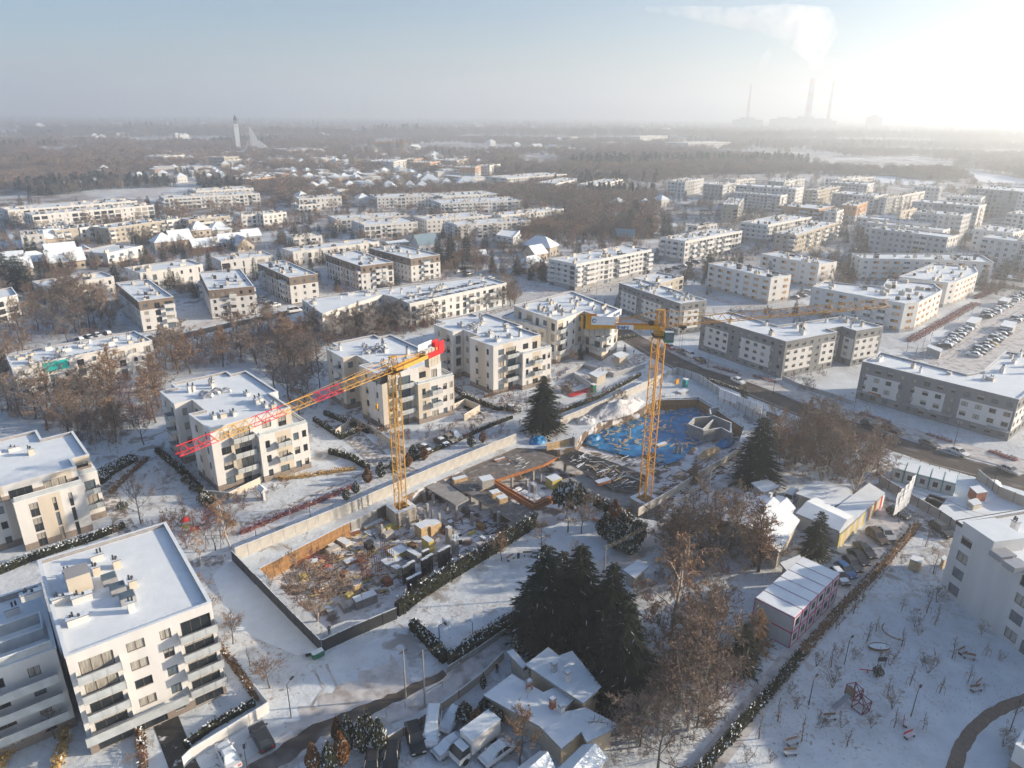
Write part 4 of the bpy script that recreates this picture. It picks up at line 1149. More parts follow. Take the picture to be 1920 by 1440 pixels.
for k in range(2):
 make_proto(('grey', k), bare_tree(120 + k, 10, 0.44, 0.5, limbs=10, twigs=5, leaves=4, tw=0.020), M['bark'], M['twig_grey'])
 make_proto(('red', k), bare_tree(130 + k, 10, 0.36, 0.7, tw=0.024), M['bark'], M['twig_red'])
 make_proto(('birch', k), bare_tree(140 + k, 12, 0.27, 0.75, limbs=13, subs=5, twigs=6, leaves=6, droop=0.75, trunk_frac=0.22, tw=0.018), M['bark_pale'], M['twig_red'])
 make_proto(('frost', k), bare_tree(150 + k, 10, 0.40, 0.6, tw=0.024), M['bark'], M['twig_frost'])
make_proto(('ball', 0), bare_tree(160, 4.5, 0.42, 0.5, limbs=14, subs=8, twigs=6, leaves=3, trunk_frac=0.38, tw=0.007), M['bark'], M['twig_red'])
make_proto(('shrub', 0), bare_tree(161, 2.6, 0.45, 0.8, limbs=5, subs=4, twigs=4, leaves=3, trunk_frac=0.08, multi=3, tw=0.007), M['bark'], M['twig'])
make_proto(('shrub', 1), bare_tree(162, 2.2, 0.55, 0.7, limbs=5, subs=4, twigs=4, leaves=3, trunk_frac=0.05, multi=3, tw=0.008), M['bark'], M['twig_purple'])
make_proto(('young', 0), bare_tree(163, 4.2, 0.22, 0.95, limbs=8, subs=4, twigs=3, leaves=2, trunk_frac=0.35, tw=0.006), M['bark'], M['twig'])
make_proto(('wild', 0), bare_tree(164, 9, 0.52, 0.6, limbs=7, subs=6, twigs=6, leaves=5, trunk_frac=0.12, multi=3, tw=0.02), M['bark_pale'], M['twig'])
make_proto(('spruce', 0), conifer(170, 15, 4.2, whorls=34, nb=14, dense=7, snow=0.006, power=0.62), M['bark'], [M['needle'], M['snow']])
make_proto(('spruce', 1), conifer(171, 15, 4.4, whorls=34, nb=14, snow=0.016, dense=7, power=0.58), M['bark'], [M['needle_b'], M['snow']])
make_proto(('fir', 0), conifer(172, 12, 3.4, whorls=22, nb=11, snow=0.01, dense=7, power=0.7), M['bark'], [M['needle'], M['snow']])
make_proto(('larch', 0), conifer(173, 11, 3.3, whorls=20, nb=9, snow=0.0, dense=6, power=0.75), M['bark'], [M['beech'], M['snow']])
make_proto(('cone', 0), bare_tree(165, 11, 0.34, 0.8, limbs=22, subs=6, twigs=6, leaves=5, trunk_frac=0.06, tw=0.02), M['bark'], M['twig_red'])
make_proto(('thuja', 0), thuja_mesh(180), M['bark'], [M['thuja'], M['snow']])
make_proto(('thuja', 1), thuja_mesh(181, snow=0.05), M['bark'], [M['thuja_rust'], M['snow']])
make_proto(('bush', 0), thuja_mesh(182, 1.8, 1.2, 900, 0.2), M['bark'], [M['thuja'], M['snow']])
PROTO_H = {'cone': 11, 'bare': 10, 'grey': 10, 'red': 10, 'birch': 12, 'frost': 10, 'ball': 4.5, 'shrub': 2.4, 'young': 4.2, 'wild': 9, 'spruce': 15, 'fir': 12, 'larch': 11, 'thuja': 4, 'bush': 1.8}
trng = random.Random(77)
def tree(kind, px, py, h, label, group=None, k=None, z=0.0, wide=1.0, cat='tree', world=None, name=None):
 ks = [q for q in TREES if q[0] == kind]
 key = ks[trng.randrange(len(ks))] if k is None else (kind, k)
 p = P(px, py, z) if world is None else Vector(world)
 s = h / PROTO_H[kind]
 nm = name or {'cone': 'deciduous_tree', 'bare': 'deciduous_tree', 'grey': 'deciduous_tree', 'red': 'deciduous_tree', 'birch': 'birch_tree', 'frost': 'deciduous_tree', 'ball': 'round_tree', 'shrub': 'shrub', 'young': 'young_tree',
          'wild': 'deciduous_tree', 'spruce': 'spruce_tree', 'fir': 'fir_tree', 'larch': 'larch_tree', 'thuja': 'thuja_tree', 'bush': 'bush'}[kind]
 r = empty(nm, p, trng.uniform(0, 6.28), label, cat, group)
 r.scale = (s * wide, s * wide, s)
 a, b = TREES[key]
 inst('trunk', a, r); inst('crown', b, r)
 return r
# single trees, each at its own foot
for kind, x, y, h, w, lab in [
 ('spruce', 1020, 1205, 16.5, 1.1, 'leftmost tall dark spruce of the clump beside the snowy lawn'),
 ('spruce', 1082, 1210, 17.0, 1.15, 'second tall dark spruce in the clump above the snowy bungalow'),
 ('spruce', 1140, 1222, 15.0, 1.1, 'dark spruce at the back right of the clump by the lane'),
 ('spruce', 1165, 1310, 15.5, 1.15, 'wide snow-dusted spruce touching the bungalow roof'),
 ('fir', 985, 1190, 8.0, 1.3, 'small dark fir at the left foot of the spruce clump'),
 ('spruce', 1018, 806, 14.0, 1.35, 'single large spruce between the villa block and the snow heap'),
 ('spruce', 1416, 905, 15.0, 1.2, 'tall dark spruce beside the blue tarpaulin pit'),
 ('fir', 1526, 1046, 9.5, 1.25, 'dark conical fir beside the painted shed wall'),
 ('cone', 1422, 1072, 13.5, 1.15, 'rusty brown conical tree in front of the shaded shed roofs'),
 ('bush', 1070, 952, 5.0, 1.1, 'dark bushy conifer at the corner of the concrete frame'),
 ('spruce', 1052, 1178, 13.5, 1.1, 'dark spruce at the back of the clump, nearest the lawn benches'),
 ('bare', 1090, 1000, 5.5, 1.4, 'brown round tree between the lawn and the fence corner thicket'),
 ('birch', 1258, 1200, 20.0, 1.15, 'tall birch with rusty drooping twigs right of the spruce clump'),
 ('birch', 1455, 880, 15.0, 0.9, 'pale birch behind the tall dark spruce'),
 ('wild', 1540, 905, 15.0, 1.05, 'wide spreading bare tree with pale limbs above the shed'),
 ('wild', 1600, 930, 13.0, 1.1, 'bare spreading tree with crooked limbs left of the teal containers'),
 ('grey', 1490, 870, 11.0, 1.1, 'grey bare tree between the birch and the spreading tree'),
 ('wild', 1350, 1030, 12.0, 1.1, 'multi-stemmed brown tree left of the rusty conical tree'),
 ('wild', 1290, 1050, 10.0, 1.2, 'brown bushy tree behind the tall birch'),
 ('wild', 1310, 1270, 12.0, 1.1, 'olive-brown bushy tree below the birch'),
 ('wild', 1290, 1370, 11.0, 1.2, 'bare garden tree with pale branches right of the bungalow'),
 ('grey', 1200, 1400, 7.5, 1.1, 'low grey bare tree right of the bungalow gable'),
 ('grey', 1230, 1455, 9.0, 1.2, 'grey bare tree at the bottom edge right of the roofs'),
 ('red', 975, 1435, 8.5, 1.0, 'bare tree with upright reddish twigs before the bungalow roof'),
 ('grey', 1350, 1190, 9.0, 1.0, 'dark bare tree near the magenta container block'),
 ('fir', 1390, 1255, 8.0, 1.3, 'dark spreading conifer left of the container block'),
 ('larch', 1415, 1215, 7.0, 1.3, 'brown-green conifer against the container block end'),
 ('wild', 595, 1165, 10.5, 1.1, 'bare multi-stemmed tree with a cut stump at the pit corner'),
 ('grey', 265, 982, 9.5, 0.8, 'bare upright tree casting shadow on the slit-window block'),
 ('grey', 270, 834, 8.5, 1.0, 'lone bare tree in the blue shade beyond the hedge'),
 ('birch', 376, 1055, 8.0, 0.8, 'slender pale tree by the playground swing'),
 ('birch', 433, 1030, 12.0, 0.8, 'pale birch at the corner of the white hoarding'),
 ('birch', 318, 1035, 9.0, 0.8, 'slim bare birch left of the playground tower'),
 ('bare', 1065, 998, 6.0, 1.3, 'round brown tree on the shaded lawn below the crane base'),
 ('bare', 1102, 975, 6.0, 1.3, 'round brown tree next to the dark garden hedge'),
 ('frost', 1082, 1057, 5.0, 1.0, 'small frosted tree beside the playground board'),
 ('bare', 1015, 1035, 6.0, 1.2, 'rusty round tree on the lawn near the benches'),
 ('red', 940, 1052, 5.5, 1.1, 'reddish round tree at the top of the thuja hedge'),
 ('ball', 437, 1207, 4.8, 1.2, 'round-headed bare tree beside the white sports field'),
 ('ball', 506, 1290, 5.0, 1.2, 'round-headed bare tree above the street lamp'),
 ('ball', 398, 1160, 4.2, 1.1, 'round-headed bare tree at the roof corner, lower of two'),
 ('ball', 378, 1118, 4.2, 1.1, 'round-headed bare tree at the roof corner, upper of two'),
 ('young', 469, 1250, 3.6, 1.0, 'thin staked sapling between the two round-headed trees'),
 ('frost', 103, 1385, 4.5, 1.0, 'small bare tree in the shaded garden below the balconies'),
 ('wild', 215, 610, 12.0, 1.0, 'large forked bare tree left of the first brown-topped block'),
 ('red', 205, 740, 11.0, 1.0, 'rusty bare tree in front of the teal-blind building'),
 ('birch', 648, 545, 12.0, 0.6, 'slender birch before the brown-topped corner'),
 ('birch', 668, 548, 11.0, 0.6, 'second slender birch before the brown-topped corner'),
 ('fir', 215, 520, 9.0, 1.2, 'dark conifer behind the leftmost slit-window block'),
 ('fir', 347, 492, 8.0, 1.3, 'dark conifer among the pitched roofs'),
 ('spruce', 40, 545, 15.0, 1.6, 'big dark conifer at the left, nearer one'),
 ('spruce', 12, 530, 15.0, 1.5, 'big dark conifer at the left edge'),
 ('fir', 528, 455, 9.0, 1.8, 'dark broad conifer behind the slit-window blocks'),
 ('larch', 1300, 905, 6.5, 0.9, 'bare reddish bushy tree among the rebar on the slope'),
 ('bare', 1310, 935, 6.0, 1.0, 'bare upright bush beside the utility poles'),
 ('spruce', 822, 490, 14.0, 1.0, 'left of three dark spruces near the blue gable house'),
 ('spruce', 845, 492, 15.0, 1.0, 'middle of three dark spruces near the blue gable house'),
 ('spruce', 875, 486, 14.0, 1.1, 'right of three dark spruces near the blue gable house'),
 ('red', 855, 506, 9.0, 1.4, 'rust-coloured bare tree below the three spruces'),
 ('spruce', 1180, 440, 16.0, 1.3, 'dark spruce in the wood behind the striped block, left one'),
 ('spruce', 1215, 447, 15.0, 1.1, 'dark spruce in the wood behind the striped block, middle one'),
 ('spruce', 1248, 440, 16.0, 1.2, 'dark spruce in the wood behind the striped block, right one'),
 ('spruce', 1190, 420, 17.0, 1.4, 'tall dark spruce at the rear of the wood'),
 ('fir', 993, 525, 6.0, 1.0, 'small fir by the street before the striped block'),
 ('thuja', 893, 640, 4.0, 1.0, 'small evergreen beside the villa block corner'),
 ('bush', 1645, 1268, 1.6, 0.7, 'small round conifer in the shaded playground')]:
 tree(kind, x, y, h, lab, wide=w)
# thuja and shrubs around the bungalow
for i, (x, y, h, c) in enumerate([(590, 1440, 3.2, 1), (620, 1440, 3.4, 0), (642, 1425, 3.6, 1), (655, 1395, 3.8, 0), (680, 1400, 3.8, 0), (690, 1375, 3.2, 0), (712, 1398, 3.6, 0), (634, 1380, 2.4, 1)]):
 tree('thuja', x, y + 12, h + 1.3, 'snow-dusted columnar thuja in the row by the parked cars', group='thujas beside the parked cars', k=c)
for i, (x, y, h) in enumerate([(872, 1358, 3.4), (895, 1370, 3.2), (925, 1368, 3.4), (945, 1350, 2.6), (910, 1345, 3.0)]):
 tree('thuja', x, y, h, 'dark snow-dusted shrub in the clump at the bungalow corner', group='shrubs at the bungalow corner', wide=1.7, k=i % 2)
tree('thuja', 966, 1240, 4.4, 'slim dark columnar thuja by the lane wall', wide=0.8, k=0)
tree('thuja', 906, 1292, 2.4, 'short columnar thuja at the left bungalow corner', k=0)
for i, (x, y) in enumerate([(350, 905), (365, 920), (380, 940), (545, 885), (540, 860), (230, 955)]):
 tree('bush', x, y, 1.6, 'low dark evergreen bush in the villa gardens', group='evergreen bushes of the villa gardens')
for i, (x, y, h) in enumerate([(690, 905, 3.2), (715, 895, 3.4), (740, 885, 3.2), (765, 875, 3.0), (668, 925, 2.6), (775, 860, 3.2), (795, 862, 3.2), (650, 938, 2.4), (884, 838, 3.0), (905, 830, 2.6)]):
 tree('thuja', x, y, h, 'bushy brown-green shrub along the white hoarding', group='shrubs along the white hoarding', wide=1.7, k=1 if i % 3 == 0 else 0)
for i, (x, y, h, w) in enumerate([(1135, 1010, 5, 1.8), (1155, 1030, 5, 1.8), (1180, 1040, 5, 1.8), (1195, 1020, 4.5, 1.6), (1150, 990, 5.5, 1.4), (1165, 1010, 5, 1.6)]):
 tree('thuja', x, y, h, 'dark garden thicket tree inside the fence corner below the right crane', group='thicket at the fence corner', wide=w, k=1 if i == 4 else 0)
# belts of bare trees between the buildings
BL = [P2(x, y, 0) for x, y in []]
def footprint_clear(p, pad=2.5):
 for poly in FOOT:
  if inside(p, poly): return False
 return True
KCOL = {'bare': 'brown', 'red': 'rusty', 'grey': 'grey', 'frost': 'frosted', 'wild': 'pale-limbed', 'birch': 'birch-like', 'fir': 'evergreen', 'shrub': 'bushy', 'young': 'thin'}
def scatter(poly_px, n, kinds, h, label, group, seed, mind=3.0, wide=(1.15, 1.6), cat='tree'):
 rr = random.Random(seed)
 poly = [P2(*p) for p in poly_px]
 xs = [p.x for p in poly]; ys = [p.y for p in poly]; got = []
 t = 0
 while len(got) < n and t < n * 40:
  t += 1
  q = Vector((rr.uniform(min(xs), max(xs)), rr.uniform(min(ys), max(ys))))
  if not inside(q, poly) or not footprint_clear(q): continue
  if any((q - g_).length < mind for g_ in got): continue
  got.append(q)
  kd = rr.choice(kinds); hh = rr.uniform(*h)
  fx = (q.x - min(xs)) / max(1, max(xs) - min(xs)); pos = ('left part', 'middle', 'right part')[min(2, int(fx * 3))]
  fy = (q.y - min(ys)) / max(1, max(ys) - min(ys)); dep = ('front', 'back')[int(fy > .5)]
  sz = 'tall' if hh > (h[0] + h[1]) / 2 else 'smaller'
  lab = f"{sz} {KCOL.get(kd, 'brown')} {label} ({dep} {pos})" if n > 6 else label
  tree(kd, 0, 0, hh, lab, f"{group}, {sz} {KCOL.get(kd, 'brown')} ones, {dep} {pos}", wide=rr.uniform(*wide), world=(q.x, q.y, 0), cat=cat)
scatter([(0, 650), (60, 700), (150, 700), (300, 670), (310, 790), (180, 850), (60, 800), (0, 790)], 30, ['bare', 'red', 'grey', 'bare'], (8, 12), 'tree in the belt below the teal-blind building', 'tree belt at the lower left', 1)
scatter([(290, 680), (340, 640), (470, 620), (600, 605), (610, 650), (560, 720), (520, 690), (400, 690), (310, 720)], 40, ['bare', 'bare', 'red', 'grey'], (7, 11.5), 'tree in the belt behind the first villa block', 'tree belt behind the first villa block', 2)
scatter([(600, 605), (740, 600), (800, 590), (960, 545), (970, 575), (880, 590), (800, 620), (700, 640), (610, 650)], 40, ['bare', 'frost', 'grey', 'bare'], (6, 10), 'tree before the angular white building', 'tree belt before the angular building', 3)
scatter([(0, 560), (60, 575), (190, 560), (215, 620), (130, 645), (0, 650)], 26, ['bare', 'wild', 'grey'], (7, 11), 'tree in the thicket above the teal-blind building', 'thicket on the left edge', 4)
scatter([(500, 700), (600, 660), (610, 740), (560, 780), (500, 740)], 14, ['grey', 'bare'], (6, 10), 'tree in the shade between two villa blocks', 'shaded trees between villa blocks', 5)
scatter([(960, 440), (1130, 380), (1190, 400), (1240, 440), (1160, 455), (1040, 470), (980, 480)], 55, ['bare', 'grey', 'red'], (8, 13), 'tree in the wood beyond the striped block', 'wood beyond the striped block', 6, mind=5)
scatter([(840, 360), (960, 370), (1130, 375), (1120, 400), (1000, 400), (880, 380)], 26, ['bare', 'grey'], (9, 13), 'tree in the strip right of the row houses', 'strip right of the row houses', 16, mind=6)
scatter([(1245, 1030), (1390, 960), (1450, 1060), (1400, 1090), (1260, 1110)], 9, ['wild', 'red'], (5, 9), 'tree in the garden thicket by the crane', 'garden thicket right of the crane base', 7)
scatter([(1170, 1330), (1330, 1130), (1420, 1250), (1300, 1420), (1150, 1440)], 12, ['grey', 'wild'], (5, 8.5), 'tree between the bungalow and the diagonal lane', 'garden trees right of the bungalow', 8)
scatter([(1440, 830), (1540, 790), (1650, 850), (1660, 900), (1600, 920), (1470, 890)], 12, ['grey', 'bare', 'wild'], (7, 10), 'tree in the thicket by the street', 'thicket by the street', 9)
scatter([(820, 470), (930, 455), (1010, 510), (930, 520), (880, 500)], 10, ['bare', 'red', 'grey'], (5, 8), 'tree among the middle distance houses', 'trees among the small houses', 10)
scatter([(100, 440), (300, 425), (460, 410), (480, 425), (340, 455), (200, 465)], 24, ['bare', 'red', 'grey', 'fir'], (6, 10), 'tree before the stepped chain of blocks', 'trees before the stepped chain', 11, mind=5)
scatter([(620, 440), (700, 420), (870, 430), (1000, 425), (1010, 445), (880, 455), (800, 445)], 16, ['bare', 'grey', 'fir'], (6, 9), 'tree before the central row houses', 'trees before the central row houses', 12, mind=5)
scatter([(290, 1000), (420, 960), (430, 1020), (400, 1050), (300, 1060)], 12, ['shrub', 'young'], (2.5, 5.0), 'sapling around the small playground', 'saplings around the small playground', 13, mind=1.5)
scatter([(90, 770), (200, 770), (240, 860), (180, 850)], 22, ['birch', 'grey'], (7, 10), 'slim tree in the grove beside the shaded field', 'grove beside the shaded field', 14, mind=1.8, wide=(0.45, 0.7))
scatter([(480, 1080), (620, 1010), (700, 1080), (600, 1150)], 0, ['shrub'], (2, 3), '', '', 15)
# hedges: a dark core with leaf-sized faces all over it and snow caught on top
def hedge(pts, w, h, label, leafmat='thuja', px=True, seed=3, dens=24, snow=0.25, leaf=0.26, bumps=0.0):
 rr = random.Random(seed)
 pts = [P2(*p) if px else Vector(p) for p in pts]
 root = empty('hedge', (pts[0].x, pts[0].y, 0), 0, label, 'hedge')
 core, lf = MB(), MB()
 for i in range(len(pts) - 1):
  a, b = pts[i], pts[i + 1]; d = (b - a); L = d.length; d.normalize(); n = Vector((-d.y, d.x)); c = (a + b) / 2
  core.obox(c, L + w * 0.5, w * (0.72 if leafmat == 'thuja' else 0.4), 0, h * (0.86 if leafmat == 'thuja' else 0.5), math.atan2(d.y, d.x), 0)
  for k in range(int(L * dens * (w + 2 * h) / 2)):
   x = rr.uniform(-0.2, L + 0.2); hh = (h if leafmat == 'thuja' else h * (.75 + .7 * noise.noise(Vector((x * .5, seed, 0))))) * (1 + bumps * math.sin(x * 4.4 + seed) - bumps * 0.5)
   s = rr.random() * (w + 2 * hh)
   if s < hh: off, z, o = -w / 2, s, Vector((-n.x, -n.y, 0))
   elif s < 2 * hh: off, z, o = w / 2, s - hh, Vector((n.x, n.y, 0))
   else: off, z, o = s - 2 * hh - w / 2, hh, Vector((0, 0, 1))
   p = a + d * x + n * off
   c3 = Vector((p.x, p.y, z)) - o * rr.uniform(0, 0.22)
   t = (o * 0.6 + Vector((rr.uniform(-1, 1), rr.uniform(-1, 1), rr.uniform(-.3, 1)))).normalized() * leaf * rr.uniform(0.7, 1.5)
   sd = t.orthogonal().normalized() * leaf * 0.5
   top = z > hh * 0.93
   lf.add((c3 - sd, c3 + sd, c3 + t), ((0, 1, 2),), 1 if rr.random() < (snow if top else snow * 0.12) else 0)
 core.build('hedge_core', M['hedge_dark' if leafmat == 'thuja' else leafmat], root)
 lf.build('foliage', [M[leafmat], M['snow']], root)
 return root
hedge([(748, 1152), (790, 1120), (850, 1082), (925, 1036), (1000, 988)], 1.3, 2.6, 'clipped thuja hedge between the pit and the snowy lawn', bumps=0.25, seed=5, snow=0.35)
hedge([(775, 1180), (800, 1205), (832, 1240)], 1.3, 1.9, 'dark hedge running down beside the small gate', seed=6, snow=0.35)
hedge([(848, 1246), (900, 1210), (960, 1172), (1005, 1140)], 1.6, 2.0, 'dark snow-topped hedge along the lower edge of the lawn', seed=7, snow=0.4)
hedge([(1118, 948), (1150, 965), (1188, 992), (1205, 1000)], 1.5, 2.2, 'snow-topped hedge beside the right crane base', seed=8, snow=0.5)
hedge([(1720, 985), (1690, 1020), (1640, 1078), (1570, 1150), (1500, 1230)], 1.2, 1.0, 'brown hedge between the parked cars and the shaded playground', 'beech', seed=9, snow=0.12)
hedge([(1500, 1232), (1440, 1305), (1370, 1385), (1290, 1475)], 1.2, 0.9, 'dark snow-speckled hedge along the diagonal lane', seed=10, snow=0.4)
hedge([(400, 1200), (440, 1250), (470, 1295), (482, 1312)], 0.9, 1.0, 'brown clipped hedge beside the nearest white block', 'beech', seed=11, snow=0.15)
hedge([(350, 1400), (400, 1365), (475, 1322)], 0.8, 0.9, 'snow-covered low shrubs along the corner garden wall', seed=12, snow=0.5)
hedge([(185, 905), (200, 890), (245, 865)], 3.4, 1.3, 'broad snow-dusted evergreen hedge beside the path', seed=13, snow=0.6)
hedge([(210, 925), (228, 905), (275, 862)], 1.2, 0.9, 'brown hedge along the shaded field', 'beech', seed=14, snow=0.1)
hedge([(0, 1075), (60, 1050), (120, 1030), (180, 1010), (230, 990)], 1.4, 1.2, 'dark snow-topped hedge behind the nearest white block', seed=15, snow=0.5)
hedge([(840, 722), (870, 745), (930, 768), (975, 772)], 1.1, 1.2, 'dark hedge with snow on top at the foot of the third villa block', seed=16, snow=0.5)
hedge([(590, 790), (640, 823), (690, 800)], 1.0, 1.2, 'dark hedge round the garden of the middle villa block', seed=17, snow=0.3)
hedge([(1040, 778), (1120, 748), (1200, 705)], 0.8, 1.1, 'snow-speckled hedge along the outer side of the site hoarding', seed=18, snow=0.4)
hedge([(455, 1000), (520, 972), (600, 940), (660, 915)], 1.6, 0.8, 'purple-brown twiggy shrub border outside the hoarding', 'twig_purple', seed=19, snow=0.05)
hedge([(495, 885), (530, 900), (600, 890), (665, 880)], 1.4, 0.8, 'band of golden dry grass before the first villa block', 'grass_dry', seed=20, snow=0.05)
hedge([(1705, 640), (1760, 610), (1830, 570)], 3.0, 1.0, 'reddish shrub bed along the framed balconies', 'twig_purple', seed=21, snow=0.06, dens=24)
hedge([(1830, 560), (1880, 535)], 3.0, 1.0, 'reddish shrub bed at the end of the car park path', 'twig_purple', seed=22, snow=0.06, dens=24)
hedge([(380, 945), (420, 970), (440, 985)], 1.0, 0.9, 'brown shrub edge around the snowy garden corner', 'beech', seed=23, snow=0.1)
hedge([(296, 848), (340, 885), (400, 948)], 1.2, 1.3, 'dark hedge down the shaded side of the first villa block', seed=25, snow=0.15)
hedge([(700, 812), (770, 790), (850, 768)], 1.6, 1.2, 'brown-green shrub bank above the thin hedge of the villa car park', 'beech', seed=26, snow=0.15)
hedge([(610, 778), (640, 790), (690, 812)], 1.0, 1.2, 'dark hedge beside the middle villa terrace', seed=27, snow=0.3)
hedge([(765, 868), (830, 840), (920, 800), (960, 785)], 0.6, 0.9, 'thin dark row of young thujas inside the villa car park edge', seed=28, snow=0.1, bumps=0.5)
hedge([(910, 745), (960, 730), (1005, 712)], 1.3, 1.0, 'shrub bed between the third villa block and the ramp', 'beech', seed=29, snow=0.2)
hedge([(1100, 655), (1150, 640), (1190, 632)], 1.6, 1.1, 'dark shrubs under the lettered block corner', seed=30, snow=0.3)
hedge([(1290, 700), (1400, 738)], 1.0, 0.7, 'low dark planting behind the street hoarding', seed=31, snow=0.4)
hedge([(1340, 690), (1380, 700)], 2.2, 0.5, 'oval shrub bed on the verge, left one', 'twig_purple', seed=32, snow=0.1)
hedge([(1415, 706), (1450, 716)], 2.2, 0.5, 'oval shrub bed on the verge, middle one', 'twig_purple', seed=33, snow=0.1)
hedge([(1545, 758), (1560, 763)], 2.2, 0.5, 'small oval shrub bed before the grey block', 'twig_purple', seed=34, snow=0.1)
hedge([(1615, 776), (1665, 792)], 2.0, 0.5, 'long shrub bed before the shop canopies', 'twig_purple', seed=35, snow=0.1)
hedge([(1740, 815), (1780, 828)], 2.0, 0.5, 'shrub bed between two shop entrances', 'twig_purple', seed=36, snow=0.1)
hedge([(1860, 848), (1900, 862)], 2.6, 0.6, 'dense shrub bed at the right end of the verge', 'twig_purple', seed=37, snow=0.1)
hedge([(0, 1440), (30, 1395)], 1.2, 1.2, 'yellow-brown hedge in the bottom left corner', 'grass_dry', seed=38, snow=0.1)
hedge([(108, 1440), (122, 1390), (128, 1350)], 1.2, 1.2, 'yellow-brown hedge below the nearest block balconies', 'grass_dry', seed=39, snow=0.1)
hedge([(270, 1440), (266, 1400), (262, 1365)], 1.0, 1.2, 'brown hedge beside the garage ramp of the nearest block', 'beech', seed=40, snow=0.3)
hedge([(620, 850), (660, 862), (690, 880)], 1.2, 1.2, 'brown-green shrubs beside the garage ramp wall', seed=24, snow=0.2)
# ---------------------------------------------------------------- construction site
def panels(name, label, cat, pts, h, step, matname, part, z=0.0, thick=0.08, px=True, topsnow=True, post=None, gap=0.04, jit=0.02, seed=1, cap=None):
 """a fence or wall made of separate boards or sheets"""
 rr = random.Random(seed)
 pts = [P2(*p) if px else Vector(p) for p in pts]
 root = empty(name, (pts[0].x, pts[0].y, 0), 0, label, cat)
 me = {}
 for i in range(len(pts) - 1):
  a, b = pts[i], pts[i + 1]; d = b - a; L = d.length; n = max(1, round(L / step)); w = L / n; d.normalize(); ang = math.atan2(d.y, d.x)
  key = round(w, 2)
  if key not in me:
   m_ = MB(); m_.box(0, w - gap, -thick / 2, thick / 2, 0, h, 0)
   if topsnow: m_.box(0.01, w - gap - .01, -thick / 2 - .02, thick / 2 + .02, h + .003, h + .05, 1)
   me[key] = m_.mesh(part, [M[matname], M['snow']])
   if post:
    q_ = MB(); q_.box(-0.06, 0.06, -0.08, 0.08, 0, h + 0.12, 0, top=1); me[('p', 0)] = q_.mesh('post', [M[post], M['snow']])
  for k in range(n):
   p = a + d * (w * k) + Vector((-d.y, d.x)) * rr.uniform(-jit, jit)
   o = inst(part, me[key], root, (p.x - root.location.x, p.y - root.location.y, z + rr.uniform(-jit, jit)), ang)
   if post: inst('post', me[('p', 0)], root, (p.x - root.location.x, p.y - root.location.y, z), ang)
 return root
panels('hoarding', 'long white hoarding along the upper side of the building site', 'hoarding', [(443, 1050), (555, 1004), (640, 970), (735, 928), (800, 900), (900, 858), (968, 830)], 2.3, 2.4, 'concrete_w', 'hoarding_panel', seed=2)
panels('hoarding', 'white hoarding behind the snow heap beside the right crane', 'hoarding', [(1050, 800), (1110, 775), (1200, 735), (1240, 716)], 2.3, 2.4, 'concrete_w', 'hoarding_panel', seed=3)
panels('hoarding', 'grey hoarding between the tarpaulin pit and the street', 'hoarding', [(1242, 712), (1268, 702), (1310, 716), (1352, 745), (1385, 770), (1450, 805)], 2.2, 2.4, 'lgrey', 'hoarding_panel', seed=4, post='dark')
panels('fence', 'dark solid fence on the left side of the building site', 'fence', [(437, 1052), (480, 1096), (540, 1158), (603, 1222)], 2.0, 2.4, 'dark', 'fence_panel', seed=5, post='dark')
panels('fence', 'dark solid fence below the pit corner with shrubs', 'fence', [(606, 1222), (665, 1194), (745, 1160)], 2.0, 2.4, 'dark', 'fence_panel', seed=6, post='dark')
panels('wall', 'long pale fence wall along the lane right of the crane base', 'wall', [(1196, 968), (1236, 945), (1300, 905), (1360, 868), (1400, 842)], 1.7, 2.6, 'concrete_w', 'wall_panel', seed=7)
panels('wall', 'grey concrete fence around the construction yard', 'fence', [(1648, 908), (1700, 940), (1760, 975), (1800, 1003)], 2.0, 2.4, 'concrete', 'fence_panel', seed=8, post='dark')
panels('wall', 'brown gate and fence at the right end of the yard', 'fence', [(1830, 898), (1868, 930), (1930, 955)], 2.2, 3.0, 'tan', 'fence_panel', seed=9, post='brown')
panels('fence', 'low garden wall with brick pillars along the snowy lane', 'fence', [(722, 1400), (790, 1360), (860, 1310), (905, 1275), (945, 1235)], 1.3, 3.0, 'tan', 'fence_panel', seed=10, post='brick')
panels('wall', 'white garden wall corner below the nearest white block', 'wall', [(345, 1440), (360, 1425), (430, 1382), (505, 1335), (478, 1300)], 1.6, 3.0, 'white', 'wall_panel', seed=11)
panels('wall', 'low wall along the lane left of the spruce clump', 'wall', [(838, 1262), (900, 1222), (975, 1170), (1010, 1145)], 1.0, 3.0, 'concrete', 'wall_panel', seed=12)
panels('lagging_wall', 'timber lagging wall along the upper pit edge', 'retaining wall', [(486, 1066), (570, 1022), (655, 979)], 3.0, 1.3, 'timber', 'lagging_board', z=-2.98, thick=0.25, seed=13)
panels('lagging_wall', 'grey lagging wall behind the left crane base', 'retaining wall', [(657, 978), (735, 940), (800, 910), (900, 867), (966, 840)], 2.9, 2.0, 'concrete', 'lagging_board', z=-2.98, thick=0.22, seed=14)
panels('lagging_wall', 'timber lagging wall at the back of the tarpaulin pit', 'retaining wall', [(1235, 750), (1308, 748)], 2.8, 1.4, 'timber', 'lagging_board', z=-2.8, thick=0.25, seed=15)
panels('lagging_wall', 'timber lagging wall along the street side of the tarpaulin pit', 'retaining wall', [(1310, 748), (1350, 773), (1393, 801)], 2.8, 1.2, 'timber', 'lagging_board', z=-2.8, thick=0.25, seed=16)
panels('formwork_wall', 'yellow formwork panels at the pit corner', 'formwork', [(492, 1085), (520, 1118)], 2.6, 0.9, 'yellowform', 'formwork_panel', z=-2.98, thick=0.2, seed=17)
